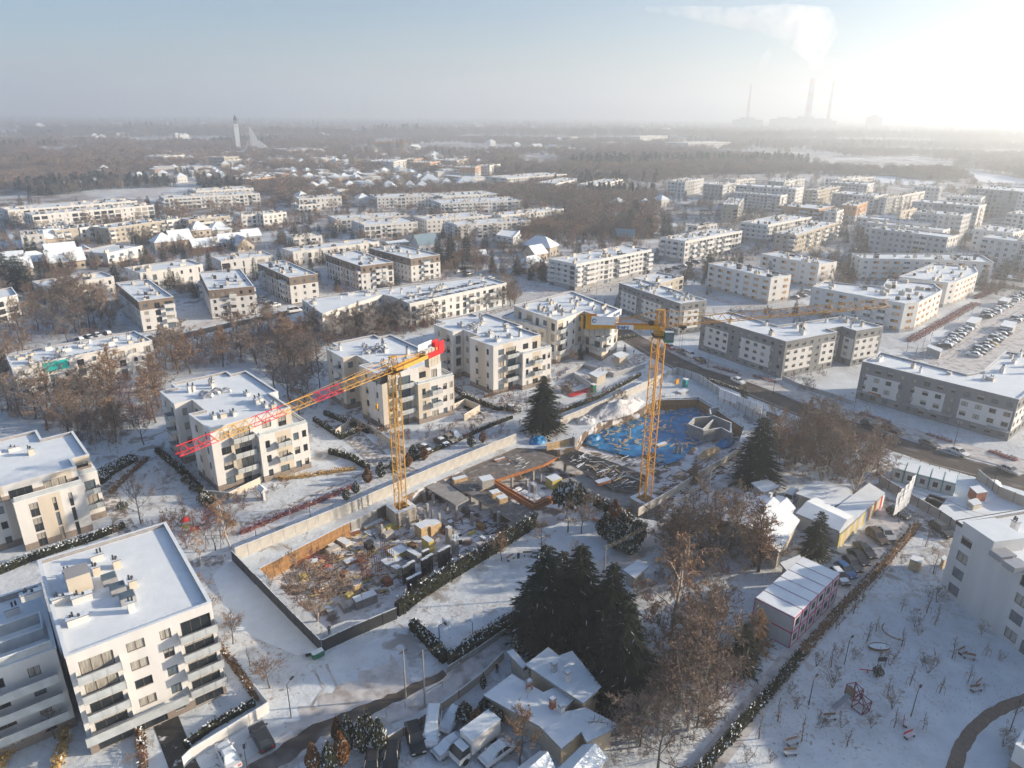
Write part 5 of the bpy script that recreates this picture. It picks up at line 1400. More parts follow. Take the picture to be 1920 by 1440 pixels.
panels('fence', 'timber panel fence beside the folded blue sheet', 'fence', [(1025, 845), (1082, 832)], 1.8, 1.2, 'timber2', 'fence_board', z=0.0, seed=18)
panels('fence', 'garden fence around the middle villa block ramp', 'wall', [(630, 818), (665, 793), (700, 812), (733, 835), (760, 852)], 1.6, 3.0, 'cream', 'wall_panel', seed=19)
panels('wall', 'curved garden wall before the first villa block', 'wall', [(382, 930), (430, 935), (490, 905), (520, 885)], 1.3, 2.5, 'cream', 'wall_panel', seed=20)
panels('wall', 'grey garage ramp walls beside the lettered block', 'wall', [(1060, 705), (1095, 690), (1150, 708), (1175, 700), (1210, 690)], 1.4, 2.5, 'mgrey', 'wall_panel', seed=21)
panels('wall', 'pale garage ramp wall near the red mat', 'wall', [(1052, 712), (1075, 708), (1118, 735)], 1.6, 2.5, 'lgrey', 'wall_panel', seed=22)
panels('wall', 'long grey wall below the grey blocks by the pavement', 'wall', [(1466, 712), (1500, 728), (1560, 745), (1600, 760)], 1.2, 3.0, 'mgrey', 'wall_panel', seed=23)
panels('wall', 'cream garage entrance wall at the third villa block', 'wall', [(842, 775), (872, 760), (900, 772), (870, 790)], 1.8, 3.0, 'cream', 'wall_panel', seed=24)
def thing_mesh(name, mb, mats, label, cat, group=None, kind=None):
 o = mb.build(name, mats); return tag(o, label, cat, group, kind)
# concrete decks
def deck(label, pts, z, t, matname, cols=(), colz=PIT_Z, edge=None):
 pts = ccw([P2(x, y, z) for x, y in pts])
 cx = sum(p.x for p in pts) / len(pts); cy = sum(p.y for p in pts) / len(pts)
 root = empty('concrete_deck', (cx, cy, z), 0, label, 'concrete slab')
 mb = MB(); mb.prism(pts, z - t, z, 1, top=0, bottom=True); mb.build('slab', [M[matname], M['concrete']], root)
 for (x, y) in cols:
  q = P2(x, y, z); c = MB(); c.obox(q, 0.45, 0.45, colz, z - t, 0.7, 0); c.build('column', M['concrete'], root)
 if edge:
  for i in range(len(edge) - 1):
   a, b = P2(edge[i][0], edge[i][1], z), P2(edge[i + 1][0], edge[i + 1][1], z); d = b - a
   n = max(1, int(d.length / 2.4))
   for k in range(n):
    c = a + d * ((k + 0.5) / n); e = MB(); e.obox(c, d.length / n - 0.05, 0.2, z - 0.5, z + 0.12, math.atan2(d.y, d.x), 0); e.build('edge_form', M['orangeform'], root)
    if k % 2 == 0:
     e = MB(); nn = Vector((d.y, -d.x)).normalized(); e.tube((c.x, c.y, z - 0.1), (c.x + nn.x * 0.9, c.y + nn.y * 0.9, z - 0.9), 0.05, 0.05, 4); e.build('prop', M['timber2'], root)
 return root
deck('large dark cobbled concrete deck beside the white hoarding', [(842, 888), (966, 831), (1046, 857), (1018, 872), (928, 901), (872, 920)], -0.25, 0.35, 'slab', [(905, 905), (960, 892), (1000, 880), (930, 902)], edge=[(928, 901), (1018, 872), (1046, 857)])
deck('black sealed deck strewn with snow below the tarpaulin pit', [(1046, 858), (1078, 843), (1148, 866), (1216, 893), (1196, 922), (1150, 915), (1100, 885)], -0.25, 0.4, 'darkslab', [(1060, 862), (1100, 885), (1150, 914)])
deck('lower concrete deck on columns running towards the hedge', [(843, 905), (880, 908), (925, 912), (960, 940), (1010, 962), (1000, 985), (960, 975), (900, 938)], -0.35, 0.35, 'slab', [(922, 948), (968, 975), (880, 922), (990, 982), (900, 935)])
deck('small grey deck on props right of the left crane base', [(787, 906), (833, 902), (880, 935), (856, 948)], -0.2, 0.25, 'concrete', [(795, 918), (812, 925), (838, 940), (855, 945), (875, 935)])
deck('grey deck strip joining the big deck and the crane bay', [(1050, 900), (1098, 888), (1150, 918), (1192, 925), (1180, 950), (1130, 945)], -1.2, 0.3, 'concrete', [(1070, 905), (1120, 935)])
# orange formwork frame with white slabs inside
fr_ = empty('formwork_frame', P(980, 930, -0.3), 0, 'orange formwork trough holding white insulation boards', 'formwork')
for a, b in [((926, 903), (1002, 948)), ((1002, 948), (1040, 932)), ((925, 908), (1000, 953)), ((1000, 953), (1040, 937))]:
 A_, B_ = P2(*a, -0.1), P2(*b, -0.1); d = B_ - A_; mb = MB(); mb.obox((A_ + B_) / 2, d.length, 0.25, -0.6, 0.5, math.atan2(d.y, d.x), 0); mb.build('side_board', M['orangeform'], fr_)
for i, (x, y) in enumerate([(962, 920), (973, 926), (984, 932), (995, 938), (972, 915), (983, 921), (995, 927), (1007, 932), (1015, 925)]):
 mb = MB(); q = P2(x, y, 0); mb.obox(q, 1.1, 0.9, -0.35, 0.0, R(42), 0); mb.build('insulation_board', M['banner'], fr_)
# blue tarpaulin with planks on it
tp = empty('tarpaulin', P(1230, 820, -2.5), 0, 'large blue tarpaulin weighted with short planks in the right pit', 'tarpaulin')
tpoly = ccw([P2(x, y, -2.6) for x, y in [(1092, 832), (1098, 815), (1130, 797), (1170, 788), (1235, 775), (1308, 758), (1345, 772), (1372, 792), (1368, 812), (1330, 828), (1296, 842), (1285, 862), (1240, 874), (1222, 868), (1228, 850), (1190, 858), (1140, 848)]])
tb = MB(); nx = 70
xs = [p.x for p in tpoly]; ys = [p.y for p in tpoly]
x0, x1, y0, y1 = min(xs), max(xs), min(ys), max(ys)
ids = {}
for i in range(nx):
 for j in range(nx):
  x = x0 + (x1 - x0) * i / (nx - 1); y = y0 + (y1 - y0) * j / (nx - 1)
  if inside((x, y), tpoly):
   z = -2.6 + 0.35 * round(2.2 * noise.noise(Vector((x * 0.22, y * 0.22, 0)))) / 2 + 0.16 * noise.noise(Vector((x * 0.5, y * 0.5, 0))) + 0.13 * noise.noise(Vector((x * 1.7, y * 1.7, 3)))
   ids[(i, j)] = len(tb.v); tb.v.append((x, y, z))
for (i, j), a in ids.items():
 if (i + 1, j) in ids and (i + 1, j + 1) in ids and (i, j + 1) in ids:
  tb.f.append((a, ids[(i + 1, j)], ids[(i + 1, j + 1)], ids[(i, j + 1)])); tb.m.append(0)
tb.build('sheet', M['tarp'], tp, smooth=True)
rr = random.Random(4)
plk = []
for L_ in (1.6, 2.2, 1.1):
 m_ = MB(); m_.box(-L_ / 2, L_ / 2, -0.16, 0.16, 0, 0.08); plk.append(m_.mesh('plank', M['timber2']))
cnt = 0
tin = inset(tpoly, 0.8)
while cnt < 150:
 q = Vector((rr.uniform(x0, x1), rr.uniform(y0, y1)))
 if not inside(q, tin): continue
 inst('plank', plk[cnt % 3], tp, (q.x - tp.location.x, q.y - tp.location.y, 0.22), R(rr.choice((-48, 42, 42, -30, 80)) + rr.uniform(-12, 12)))
 cnt += 1
def cloth_heap(px, py, w, d, h, z, label, m='tarp', seed=1, name='tarpaulin_heap', cat='tarpaulin', flat=0.6):
 c = P(px, py, z); mb = MB(); n = 18
 for i in range(n):
  for j in range(n):
   u, v = i / (n - 1) * 2 - 1, j / (n - 1) * 2 - 1
   r2 = max(0.0, 1 - (u * u + v * v)); hh = h * r2 ** flat * (0.75 + 0.5 * noise.noise(Vector((u * 2.3, v * 2.3, seed))))
   k = 1 - 0.29 * (abs(u * v))
   a = R(42); x, y = u * w / 2 * k, v * d / 2 * k
   mb.v.append((c.x + x * math.cos(a) - y * math.sin(a), c.y + x * math.sin(a) + y * math.cos(a), z + hh + 0.25 * h * noise.noise(Vector((u * 6, v * 6, seed))) * (r2 > 0) - 0.02))
 for i in range(n - 1):
  for j in range(n - 1):
   mb.f.append((i * n + j, (i + 1) * n + j, (i + 1) * n + j + 1, i * n + j + 1)); mb.m.append(0)
 o = mb.build(name, M[m], smooth=True); tag(o, label, cat)
cloth_heap(1008, 828, 5, 3.5, 1.4, 0, 'crumpled dark blue sheet at the foot of the single spruce', seed=2)
cloth_heap(1112, 822, 5, 3, 1.1, -2.4, 'bunched blue sheet at the left corner of the tarpaulin', seed=3)
cloth_heap(1360, 832, 7, 3.0, 1.6, -2.6, 'blue and brown sheeted heap beside the concrete core', seed=4)
cloth_heap(1330, 850, 9, 2.6, 1.2, -2.0, 'sand-coloured covered slope below the concrete core', m='timber2', seed=5)
cloth_heap(1160, 768, 20, 8.0, 3.2, 0, 'big dirty snow heap beside the right crane mast', m='dirty_snow', seed=6, name='snow_heap', cat='snow heap', flat=0.8)
cloth_heap(1098, 790, 6, 5.0, 1.6, 0, 'smaller snow heap with a timber ramp', m='dirty_snow', seed=7, name='snow_heap', cat='snow heap')
cloth_heap(1245, 712, 9, 4.0, 1.4, 0, 'snowy rubble heap at the far hoarding corner', m='thin_snow', seed=8, name='rubble_heap', cat='rubble')
cloth_heap(1850, 920, 14, 5.0, 0.9, 0, 'low snow heap behind the red crate in the yard', m='snow', seed=9, name='snow_heap', cat='snow heap')
for i, (x, y) in enumerate([(1700, 1290), (0, 0)][:0]): pass
# concrete core
cr_ = empty('stair_core', P(1330, 830, -2.5), 0, 'open grey concrete stair core standing in the right pit', 'concrete core')
for a, b, hh in [((1289, 815), (1300, 803), 3.0), ((1289, 815), (1315, 825), 3.0), ((1300, 803), (1333, 800), 3.0), ((1315, 825), (1335, 805), 2.8), ((1317, 828), (1350, 822), 3.0), ((1350, 822), (1368, 832), 3.0), ((1368, 815), (1368, 832), 3.0), ((1335, 800), (1368, 814), 3.2), ((1328, 790), (1345, 786), 3.6), ((1328, 790), (1330, 800), 3.6)]:
 A_, B_ = P2(*a, -2.5), P2(*b, -2.5); d = B_ - A_; mb = MB(); mb.obox((A_ + B_) / 2, d.length + 0.2, 0.3, -2.6, -2.6 + hh, math.atan2(d.y, d.x), 0, top=1); mb.build('core_wall', [M['concrete'], M['snow']], cr_)
rc = 0
for (x, y, h_, z, w) in [(756, 985, 2.6, -3, .5), (765, 992, 2.6, -3, .5), (784, 992, 3.0, -3, .4), (794, 986, 2.8, -3, .4), (812, 985, 3.4, -3, .45), (824, 990, 3.2, -3, .45), (802, 970, 3.0, -3, .4), (842, 1018, 3.4, -3, .9), (854, 1040, 3.2, -3, .9), (885, 985, 2.8, -3, .5), (717, 1010, 3, -3, .4), (935, 985, 3.0, -3, .5), (977, 960, 3.0, -3, .5), (1180, 818, 2.0, -2.6, .4), (1268, 848, 2.2, -2.6, .5), (1276, 850, 2.4, -2.6, .5), (1077, 836, 2.4, 0, .9), (988, 918, 2.4, -3, .4), (1014, 905, 2.0, -3, .3), (1000, 925, 2.2, -3, .9)]:
 q = P2(x, y, z); mb = MB(); mb.obox(q, w, w, z, z + h_, 0.75, 0, top=1)
 root = empty('concrete_column', (q.x, q.y, z), 0, 'bare concrete column with starter bars standing in the pit', 'column', 'bare concrete columns in the pit')
 mb.build('shaft', [M['concrete'], M['snow']], root)
 mb = MB()
 for k in range(4):
  ox, oy = (k % 2 - .5) * w * .6, (k // 2 - .5) * w * .6; mb.tube((q.x + ox, q.y + oy, z + h_), (q.x + ox, q.y + oy, z + h_ + 0.8), 0.025, 0.025, 3)
 mb.build('rebar', M['rust'], root)
# dark formwork shutters standing in a row above the hedge
for i, (x, y) in enumerate([(762, 1092), (772, 1085), (797, 1078), (806, 1072), (828, 1062), (838, 1056), (771, 1115), (784, 1108), (799, 1062)]):
 q = P2(x, y, -3); mb = MB(); mb.obox(q, 1.3, 0.3, -3, 0.0 + 0.3 * (i % 2), R(42), 0); mb.obox(q, 1.4, 0.5, 0.3, 0.36, R(42), 1); mb.obox(q, 0.3, 0.9, -3, -1.2, R(42), 0)
 thing_mesh('column_form', mb, [M['dark'], M['snow']], 'dark steel column shutter standing in the pit before the hedge', 'formwork', 'column shutters before the hedge')
def stack(px, py, w, d, h, z, ang, matname, label, cat='stack', layers=3, name='material_stack', snow=True):
 q = P2(px, py, z); mb = MB()
 root = empty(name, (q.x, q.y, z), 0, label, cat)
 for k in range(layers):
  mb = MB(); mb.obox(q, w - 0.05 * (k % 2), d - 0.05 * (k % 2), z + h * k / layers, z + h * (k + 1) / layers - 0.04, R(ang), 0, top=(1 if snow and k == layers - 1 else 0)); mb.build('layer', [M[matname], M['snow']], root)
 return root
for a in [(795, 1003, 2.6, 2.2, 2.4, -3, 42, 'timber2', 'white-topped timber crate between the columns, left half'), (812, 998, 2.4, 2.2, 2.2, -3, 42, 'timber2', 'white-topped timber crate between the columns, right half'),
          (803, 1033, 1.2, 2.2, 2.6, -3, 42, 'yellowform', 'tall yellow formwork stack beside the columns'), (776, 1047, 3.0, 1.0, 1.4, -3, -40, 'concrete', 'grey precast stack left of the yellow stack'),
          (615, 1010, 3.4, 2.0, 1.2, -3, 40, 'concrete_w', 'snowy pallet stack below the timber lagging, upper one'), (643, 1020, 3.6, 1.4, 1.0, -3, -40, 'concrete_w', 'snowy pallet stack below the timber lagging, lower one'),
          (626, 1030, 2.6, 1.2, 0.8, -3, -40, 'timber2', 'low plank stack next to the snowy pallets'), (660, 1000, 2.6, 2.0, 1.0, -3, 30, 'rust', 'rusty reinforcement bundle near the lagging wall'),
          (683, 975, 4.0, 2.4, 1.0, -3, 42, 'dark', 'stack of striped steel beams left of the crane base'), (698, 985, 4.2, 2.0, 0.8, -3, 40, 'timber2', 'long timber stack left of the crane base'),
          (745, 1040, 3.0, 2.4, 1.0, -3, 42, 'yellowform', 'slatted yellow panel stack in the middle of the pit'), (735, 1055, 3.2, 2.2, 0.7, -3, 42, 'metal', 'slatted grey panel stack in the middle of the pit'),
          (685, 1132, 3.6, 1.6, 1.6, -3, 35, 'concrete', 'pale boxes near the lower fence'), (1000, 870, 1.2, 0.6, 0.5, -0.25, 30, 'orangeform', 'small stack far out'),
          (937, 862, 2.6, 0.5, 0.35, -0.2, 35, 'orangeform', 'orange beam lying on the dark cobbled deck'), (862, 902, 3.0, 1.2, 0.9, -0.3, 30, 'timber2', 'orange-ended plank stack at the edge of the decks'),
          (928, 930, 1.9, 1.6, 1.1, -0.3, 30, 'timber2', 'white-topped brick pallet on the lower deck, left'), (941, 940, 1.9, 1.6, 1.1, -0.3, 30, 'timber2', 'white-topped brick pallet on the lower deck, right'),
          (912, 912, 2.6, 2.2, 2.0, -0.3, 25, 'concrete_w', 'white covered scaffold tower on the lower deck'), (1038, 912, 2.6, 2.4, 2.2, -3, 35, 'yellowform', 'yellow-green pallet stack between the decks'),
          (1255, 742, 3.4, 1.2, 0.3, 0, 20, 'banner', 'white sheets lying beside the mast of the right crane'), (1280, 735, 3.4, 1.6, 0.5, 0, 40, 'concrete_w', 'snowy bags pile at the far side of the site'),
          (1130, 905, 3.2, 1.4, 0.6, -0.2, 30, 'orangeform', 'orange and white boards on the black deck'), (1240, 835, 3.0, 1.0, 0.5, -2.6, 35, 'timber2', 'timber bundle on the pit slope'),
          (588, 1060, 1.6, 1.2, 1.0, -3, 20, 'timber2', 'timber crate near the red beams')]:
 if 'far out' in a[8]: continue
 stack(*a)
rr = random.Random(31); PL_ = [P2(*p, -3) for p in [(520, 1070), (640, 1010), (740, 990), (850, 980), (930, 985), (900, 1030), (800, 1085), (700, 1125), (620, 1165)]]; k = 0
while k < 64:
 q = Vector((rr.uniform(-50, 0), rr.uniform(75, 125)))
 if not inside(q, PL_): continue
 a_ = R(rr.choice((42, -48)) + rr.uniform(-8, 8)); w_, d_, h_ = rr.uniform(.8, 2.4), rr.uniform(.6, 1.4), rr.uniform(.3, 1.3); m_ = rr.choice(('timber2', 'concrete', 'metal', 'yellowform', 'dark', 'rust', 'timber', 'concrete_w'))
 mb = MB(); n_ = rr.randrange(2, 5)
 for j in range(n_): mb.obox(q + Vector((rr.uniform(-.06, .06), rr.uniform(-.06, .06))), w_, d_, -3 + h_ * j / n_, -3 + h_ * (j + 1) / n_ - .05, a_, 0, top=(1 if j == n_ - 1 and rr.random() < .3 else 0))
 thing_mesh('pallet_stack', mb, [M[m_], M['snow']], 'small stack of ' + {'timber2': 'pale planks', 'concrete': 'grey blocks', 'metal': 'steel panels', 'yellowform': 'yellow form boards', 'dark': 'dark steel parts', 'rust': 'rusty bars', 'timber': 'brown boards', 'concrete_w': 'pale slabs'}[m_] + ' strewn in the left pit', 'stack', 'small stacks in the left pit, ' + m_.replace('_', ' ')); k += 1
# loose bars and planks
def litter(poly, n, z, kinds, label, seed, name, cat, lens=(1.5, 4.5)):
 rr = random.Random(seed); pl = [P2(x, y, z) for x, y in poly]; xs = [p.x for p in pl]; ys = [p.y for p in pl]; mb = MB(); k = 0
 while k < n:
  q = Vector((rr.uniform(min(xs), max(xs)), rr.uniform(min(ys), max(ys))))
  if not inside(q, pl): continue
  L = rr.uniform(*lens); a = rr.choice((0.75, -0.85, 0.6, 0.2)) + rr.uniform(-.35, .35); w = rr.choice((0.05, 0.1, 0.2)); zz = z + rr.uniform(0.0, 0.25)
  mb.obox(q, L, w, zz, zz + rr.uniform(0.04, 0.12), a, rr.randrange(len(kinds))); k += 1
 o = mb.build(name, [M[q] for q in kinds]); tag(o, label, cat, kind='stuff')
litter([(560, 1060), (660, 1000), (760, 1000), (840, 1040), (800, 1090), (700, 1130), (600, 1150)], 520, -2.98, ['rust', 'timber2', 'timber2', 'concrete_w', 'metal', 'dark', 'yellowform', 'snow'], 'loose bars, planks and scraps strewn over the pit floor', 3, 'site_litter', 'scraps', (0.4, 2.4))
litter([(1060, 860), (1090, 850), (1200, 893), (1180, 920)], 90, -0.24, ['snow', 'timber2', 'dark', 'metal'], 'bars and boards strewn on the black deck', 4, 'site_litter', 'scraps', (1, 3.5))
litter([(1240, 900), (1330, 860), (1390, 850), (1400, 865), (1300, 930), (1240, 960)], 190, 0.02, ['rust', 'rust', 'dark', 'timber2'], 'reinforcement bars lying on the snowy slope', 5, 'rebar_field', 'scraps', (1, 3.2))
litter([(850, 900), (960, 850), (1010, 870), (920, 900), (950, 930), (900, 930)], 40, -0.22, ['timber2', 'metal', 'snow'], 'small timber and snow patches on the cobbled deck', 6, 'site_litter', 'scraps', (0.6, 2.0))
litter([(1100, 850), (1200, 860), (1280, 875), (1220, 890), (1120, 860)], 80, -2.3, ['timber2', 'dark', 'snow', 'concrete_w'], 'timber and rubble between the tarpaulin and the black deck', 7, 'site_litter', 'scraps', (1, 3))
litter([(870, 950), (960, 985), (900, 1030), (840, 1060)], 70, -2.98, ['dark', 'rust', 'dark'], 'dark bars and hoses on the snow below the lower deck', 8, 'site_litter', 'scraps', (0.5, 2.2))
# red concrete-pump beams
rb_ = empty('red_beams', P(590, 1040, -3), 0, 'bright red lattice beams lying in the snow of the pit', 'beams')
for a, b in [((548, 1036), (625, 1046)), ((552, 1040), (628, 1052)), ((572, 1046), (612, 1058)), ((600, 1062), (625, 1056)), ((602, 1068), (622, 1060))]:
 A_, B_ = P(*a, -2.5), P(*b, -2.5); mb = MB(); mb.tube(A_, B_, 0.09, 0.09, 4, 0, True); mb.build('beam', M['red_paint'], rb_)
mb = MB(); q = P2(546, 1035, -3); mb.obox(q, 0.9, 0.9, -3, -1.8, 0.5, 0, top=1); thing_mesh('tank', mb, [M['banner'], M['snow']], 'white tank at the end of the red beams', 'tank')
for i, (x, y) in enumerate([(679, 1065), (690, 1055), (715, 1045), (728, 1060), (680, 1090), (704, 1075), (1168, 800), (850, 990)]):
 q = P(x, y, -3 if i != 6 else 0); mb = MB()
 for k in range(7):
  ox, oy = (k % 4) * 0.35, (k // 4) * 0.4; mb.tube((q.x + ox, q.y + oy, q.z), (q.x + ox, q.y + oy, q.z + 3.2), 0.03, 0.03, 3)
 for k in range(5): mb.tube((q.x - .1, q.y, q.z + .5 + k * .6), (q.x + 1.2, q.y, q.z + .5 + k * .6), 0.025, 0.025, 3)
 thing_mesh('rebar_cage', mb, [M['rust']], 'rusty upright reinforcement cage in the pit', 'rebar cage', 'rusty reinforcement cages')
# ---------------------------------------------------------------- tower cranes
def lattice_meshes(w, L, color, kind):
 mb = MB(); t = 0.085 if kind == 'mast' else 0.06
 if kind == 'mast':
  cs = [(-w, -w), (w, -w), (w, w), (-w, w)]
  for x, y in cs: mb.box(x - t, x + t, y - t, y + t, 0, L - 0.01)
  for i in range(4):
   a, b = cs[i], cs[(i + 1) % 4]
   mb.tube((a[0], a[1], 0.05), (b[0], b[1], 0.05), 0.045, 0.045, 4)
   mb.tube((a[0], a[1], 0.05), (b[0], b[1], L / 2), 0.045, 0.045, 4); mb.tube((b[0], b[1], L / 2), (a[0], a[1], L), 0.045, 0.045, 4)
  mb.tube((-w * .5, 0, 0), (-w * .5, 0, L), 0.03, 0.03, 3); mb.tube((-w * .1, 0, 0), (-w * .1, 0, L), 0.03, 0.03, 3)
  for k in range(8): mb.tube((-w * .5, 0, L * k / 8), (-w * .1, 0, L * k / 8), 0.025, 0.025, 3)
  return mb.mesh('mast_section', M[color])
 hh = 1.35
 for y in (-w, w): mb.tube((0, y, 0), (L, y, 0), t, t, 4)
 mb.tube((0, 0, hh), (L, 0, hh), t * 1.1, t * 1.1, 4)
 n = 3
 for k in range(n):
  xa, xm, xb = L * k / n, L * (k + .5) / n, L * (k + 1) / n
  for y in (-w, w):
   mb.tube((xa, y, 0), (xm, 0, hh), 0.04, 0.04, 4); mb.tube((xm, 0, hh), (xb, y, 0), 0.04, 0.04, 4)
  mb.tube((xa, -w, 0), (xb, w, 0), 0.035, 0.035, 3); mb.tube((xa, -w, 0), (xa, w, 0), 0.035, 0.035, 3)
 return mb.mesh('jib_section', M[color])
def crane(label, base, ztop, az, jl, jcolors, mastcol, cj, cjaz, slope, flat=False, banner=None):
 root = empty('tower_crane', base, 0, label, 'tower crane')
 H0 = ztop - base[2]
 w = 0.82
 ms = lattice_meshes(w, 2.95, mastcol, 'mast')
 z = 0.6; rot = R(40)
 while z < H0 - 3.2:
  inst('mast_section', ms, root, (0, 0, z), rot); z += 2.95
 # ballast: a cross frame loaded with stacked concrete blocks
 blk = MB(); blk.box(-1.9, 1.9, -0.45, 0.45, 0, 0.66, 0, top=0)
 bm_ = blk.mesh('ballast_block', [M['ballast'], M['snow']])
 blk = MB(); blk.box(-1.9, 1.9, -0.45, 0.45, 0, 0.70, 0, top=1); bt = blk.mesh('ballast_block', [M['ballast'], M['snow']])
 for s in range(4):
  a = rot + s * PI / 2
  for k in range(4):
   inst('ballast_block', bt if k == 3 else bm_, root, (math.cos(a) * 1.75, math.sin(a) * 1.75, 0.5 + k * 0.7), a + PI / 2)
 mb = MB(); mb.box(-3.4, 3.4, -0.25, 0.25, 0.0, 0.45); cm = mb.mesh('base_beam', M[mastcol])
 inst('base_beam', cm, root, (0, 0, 0), rot + PI / 4); inst('base_beam', cm, root, (0, 0, 0.02), rot - PI / 4)
 def up(name, mb, mats):
  me = mb.mesh(name, mats); return inst(name, me, root, (0, 0, 0), az)
 zt = z
 mb = MB(); mb.tube((0, 0, zt), (0, 0, zt + 0.5), 1.15, 1.15, 14, 0, True); mb.tube((0, 0, zt + .5), (0, 0, H0 - 0.2), 0.95, 0.95, 12, 0, True)
 up('turntable', mb, [M[mastcol] if flat else M['crane_y']])
 mb = MB(); mb.box(-1.3, 1.3, -1.3, 1.3, zt + 0.42, zt + 0.5);
 for x in (-1.3, 1.3):
  for y in (-1.3, 1.3): mb.tube((x, y, zt + .5), (x, y, zt + 1.5), 0.03, 0.03, 3)
 for q0, q1 in (((-1.3, -1.3), (1.3, -1.3)), ((1.3, -1.3), (1.3, 1.3)), ((1.3, 1.3), (-1.3, 1.3)), ((-1.3, 1.3), (-1.3, -1.3))):
  mb.tube((*q0, zt + 1.5), (*q1, zt + 1.5), 0.03, 0.03, 3); mb.tube((*q0, zt + 1.0), (*q1, zt + 1.0), 0.02, 0.02, 3)
 up('platform', mb, [M['dark']])
 # cab at the side of the slewing part
 mb = MB(); mb.box(0.6, 2.2, -2.1, -0.95, H0 - 2.3, H0 - 0.4, 0, top=1); mb.box(2.2, 2.25, -2.0, -1.05, H0 - 2.2, H0 - 0.6, 2); mb.box(0.8, 2.1, -2.14, -2.1, H0 - 1.8, H0 - 0.6, 2)
 up('cab', mb, [M['dark'] if not flat else M['green_paint'], M['snow'], M['glass_blue']])
 # head frame
 mb = MB(); hh = 3.0 if flat else 2.4
 for x in (-0.8, 0.8):
  for y in (-0.55, 0.55): mb.tube((x, y, H0 - 0.3), (x * 0.7, y * 0.6, H0 + hh), 0.11, 0.10, 4)
 for y in (-0.4, 0.4):
  mb.tube((-0.75, y, H0), (0.55, y, H0 + hh), 0.07, 0.07, 4); mb.tube((0.75, y, H0), (-0.55, y, H0 + hh), 0.07, 0.07, 4)
 mb.box(-0.7, 0.7, -0.5, 0.5, H0 + hh, H0 + hh + 0.15)
 up('head_frame', mb, [M['crane_y'] if flat else M['crane_o']])
 # jib sections
 SL = 5.6; n = max(1, round(jl / SL)); SL = jl / n
 jm = {c: lattice_meshes(0.55, SL, c, 'jib') for c in set(jcolors)}
 for k in range(n):
  o = inst('jib_section', jm[jcolors[min(k, len(jcolors) - 1)]], root, (0, 0, 0), 0)
  x = 0.7 + SL * k
  o.matrix_local = Matrix.Translation((math.cos(az) * x, math.sin(az) * x, H0 + math.tan(slope) * x)) @ Matrix.Rotation(az, 4, 'Z') @ Matrix.Rotation(-slope, 4, 'Y')
 def jibpt(x, y, z): return Vector((math.cos(az) * x - math.sin(az) * y, math.sin(az) * x + math.cos(az) * y, H0 + math.tan(slope) * x + z))
 mb = MB(); mb.tube(jibpt(0, 0, hh), jibpt(jl * 0.28, 0, 1.35), 0.045, 0.045, 4)
 if not flat: mb.tube(jibpt(0, 0, hh), jibpt(jl * 0.6, 0, 1.35), 0.03, 0.03, 4)
 inst('tie_bar', mb.mesh('tie_bar', M['crane_o']), root)
 # trolley, rope, hook
 tx = 4.6 if not flat else 4.0
 mb = MB(); c = jibpt(tx, 0, -0.3); mb.obox((c.x, c.y), 1.3, 1.3, c.z - 0.15, c.z + 0.1, az, 0); mb.obox((c.x, c.y), 0.5, 1.6, c.z - .4, c.z - .15, az, 0)
 inst('trolley', mb.mesh('trolley', M['dark']), root)
 drop = 4.6 if not flat else 10.0
 mb = MB()
 for s in (-.25, .25): mb.tube((c.x + s, c.y, c.z), (c.x + s * .4, c.y, c.z - drop), 0.02, 0.02, 3)
 inst('hoist_rope', mb.mesh('hoist_rope', M['dark']), root)
 mb = MB(); mb.obox((c.x, c.y), 0.75, 0.3, c.z - drop - 0.9, c.z - drop, az + 0.6, 0); mb.tube((c.x, c.y, c.z - drop - .9), (c.x, c.y, c.z - drop - 1.3), 0.09, 0.05, 5, 0, True)
 inst('hook_block', mb.mesh('hook_block', M['crane_y']), root)
 # counter-jib: side girders, deck, rail, ties, counterweights
 def cp(x, y, z): return Vector((math.cos(cjaz) * x - math.sin(cjaz) * y, math.sin(cjaz) * x + math.cos(cjaz) * y, H0 + z))
 cc = 'crane_y' if flat else 'crane_o'
 mb = MB()
 gh = 0.75
 for y in (-0.62, 0.62):
  c = cp(cj / 2, y, 0); mb.obox((c.x, c.y), cj, 0.16, H0 - gh / 2, H0 + gh / 2, cjaz, 0)
 c = cp(cj / 2, 0, 0); mb.obox((c.x, c.y), cj, 1.2, H0 - 0.1, H0 - 0.04, cjaz, 0)
 inst('counter_jib', mb.mesh('counter_jib', M[cc]), root)
 mb = MB()
 for y in (-0.7, 0.7):
  mb.tube(cp(0.5, y, 1.35), cp(cj * .8, y, 1.35), 0.03, 0.03, 3)
  for k in range(9): mb.tube(cp(0.5 + k * cj * .1, y, 0.3), cp(.5 + k * cj * .1, y, 1.35), 0.025, 0.025, 3)
 inst('handrail', mb.mesh('handrail', M[cc]), root)
 mb = MB()
 for y in (-.45, .45): mb.tube(cp(0, y * .6, hh), cp(cj * .72, y, 0.3), 0.05, 0.05, 4)
 inst('tie_bar', mb.mesh('tie_bar', M[cc]), root)
 mb = MB()
 c = cp(cj - 1.2, 0, 0)
 if flat:
  for y in (-0.78, 0.78):
   c = cp(cj - 1.3, y, 0); mb.obox((c.x, c.y), 2.8, 0.14, H0 - 0.5, H0 + 1.9, cjaz, 0)
  c = cp(cj - 0.5, 0, 0); mb.obox((c.x, c.y), 0.35, 1.75, H0 - 0.45, H0 + 1.95, cjaz, 1)
  inst('end_plate', mb.mesh('end_plate', [M['crane_y'], M['ink_k']]), root)
 else:
  for y in (-0.72, 0.72):
   c = cp(cj - 2.2, y, 0); mb.obox((c.x, c.y), 4.6, 0.14, H0 - 0.5, H0 + 0.55, cjaz, 0)
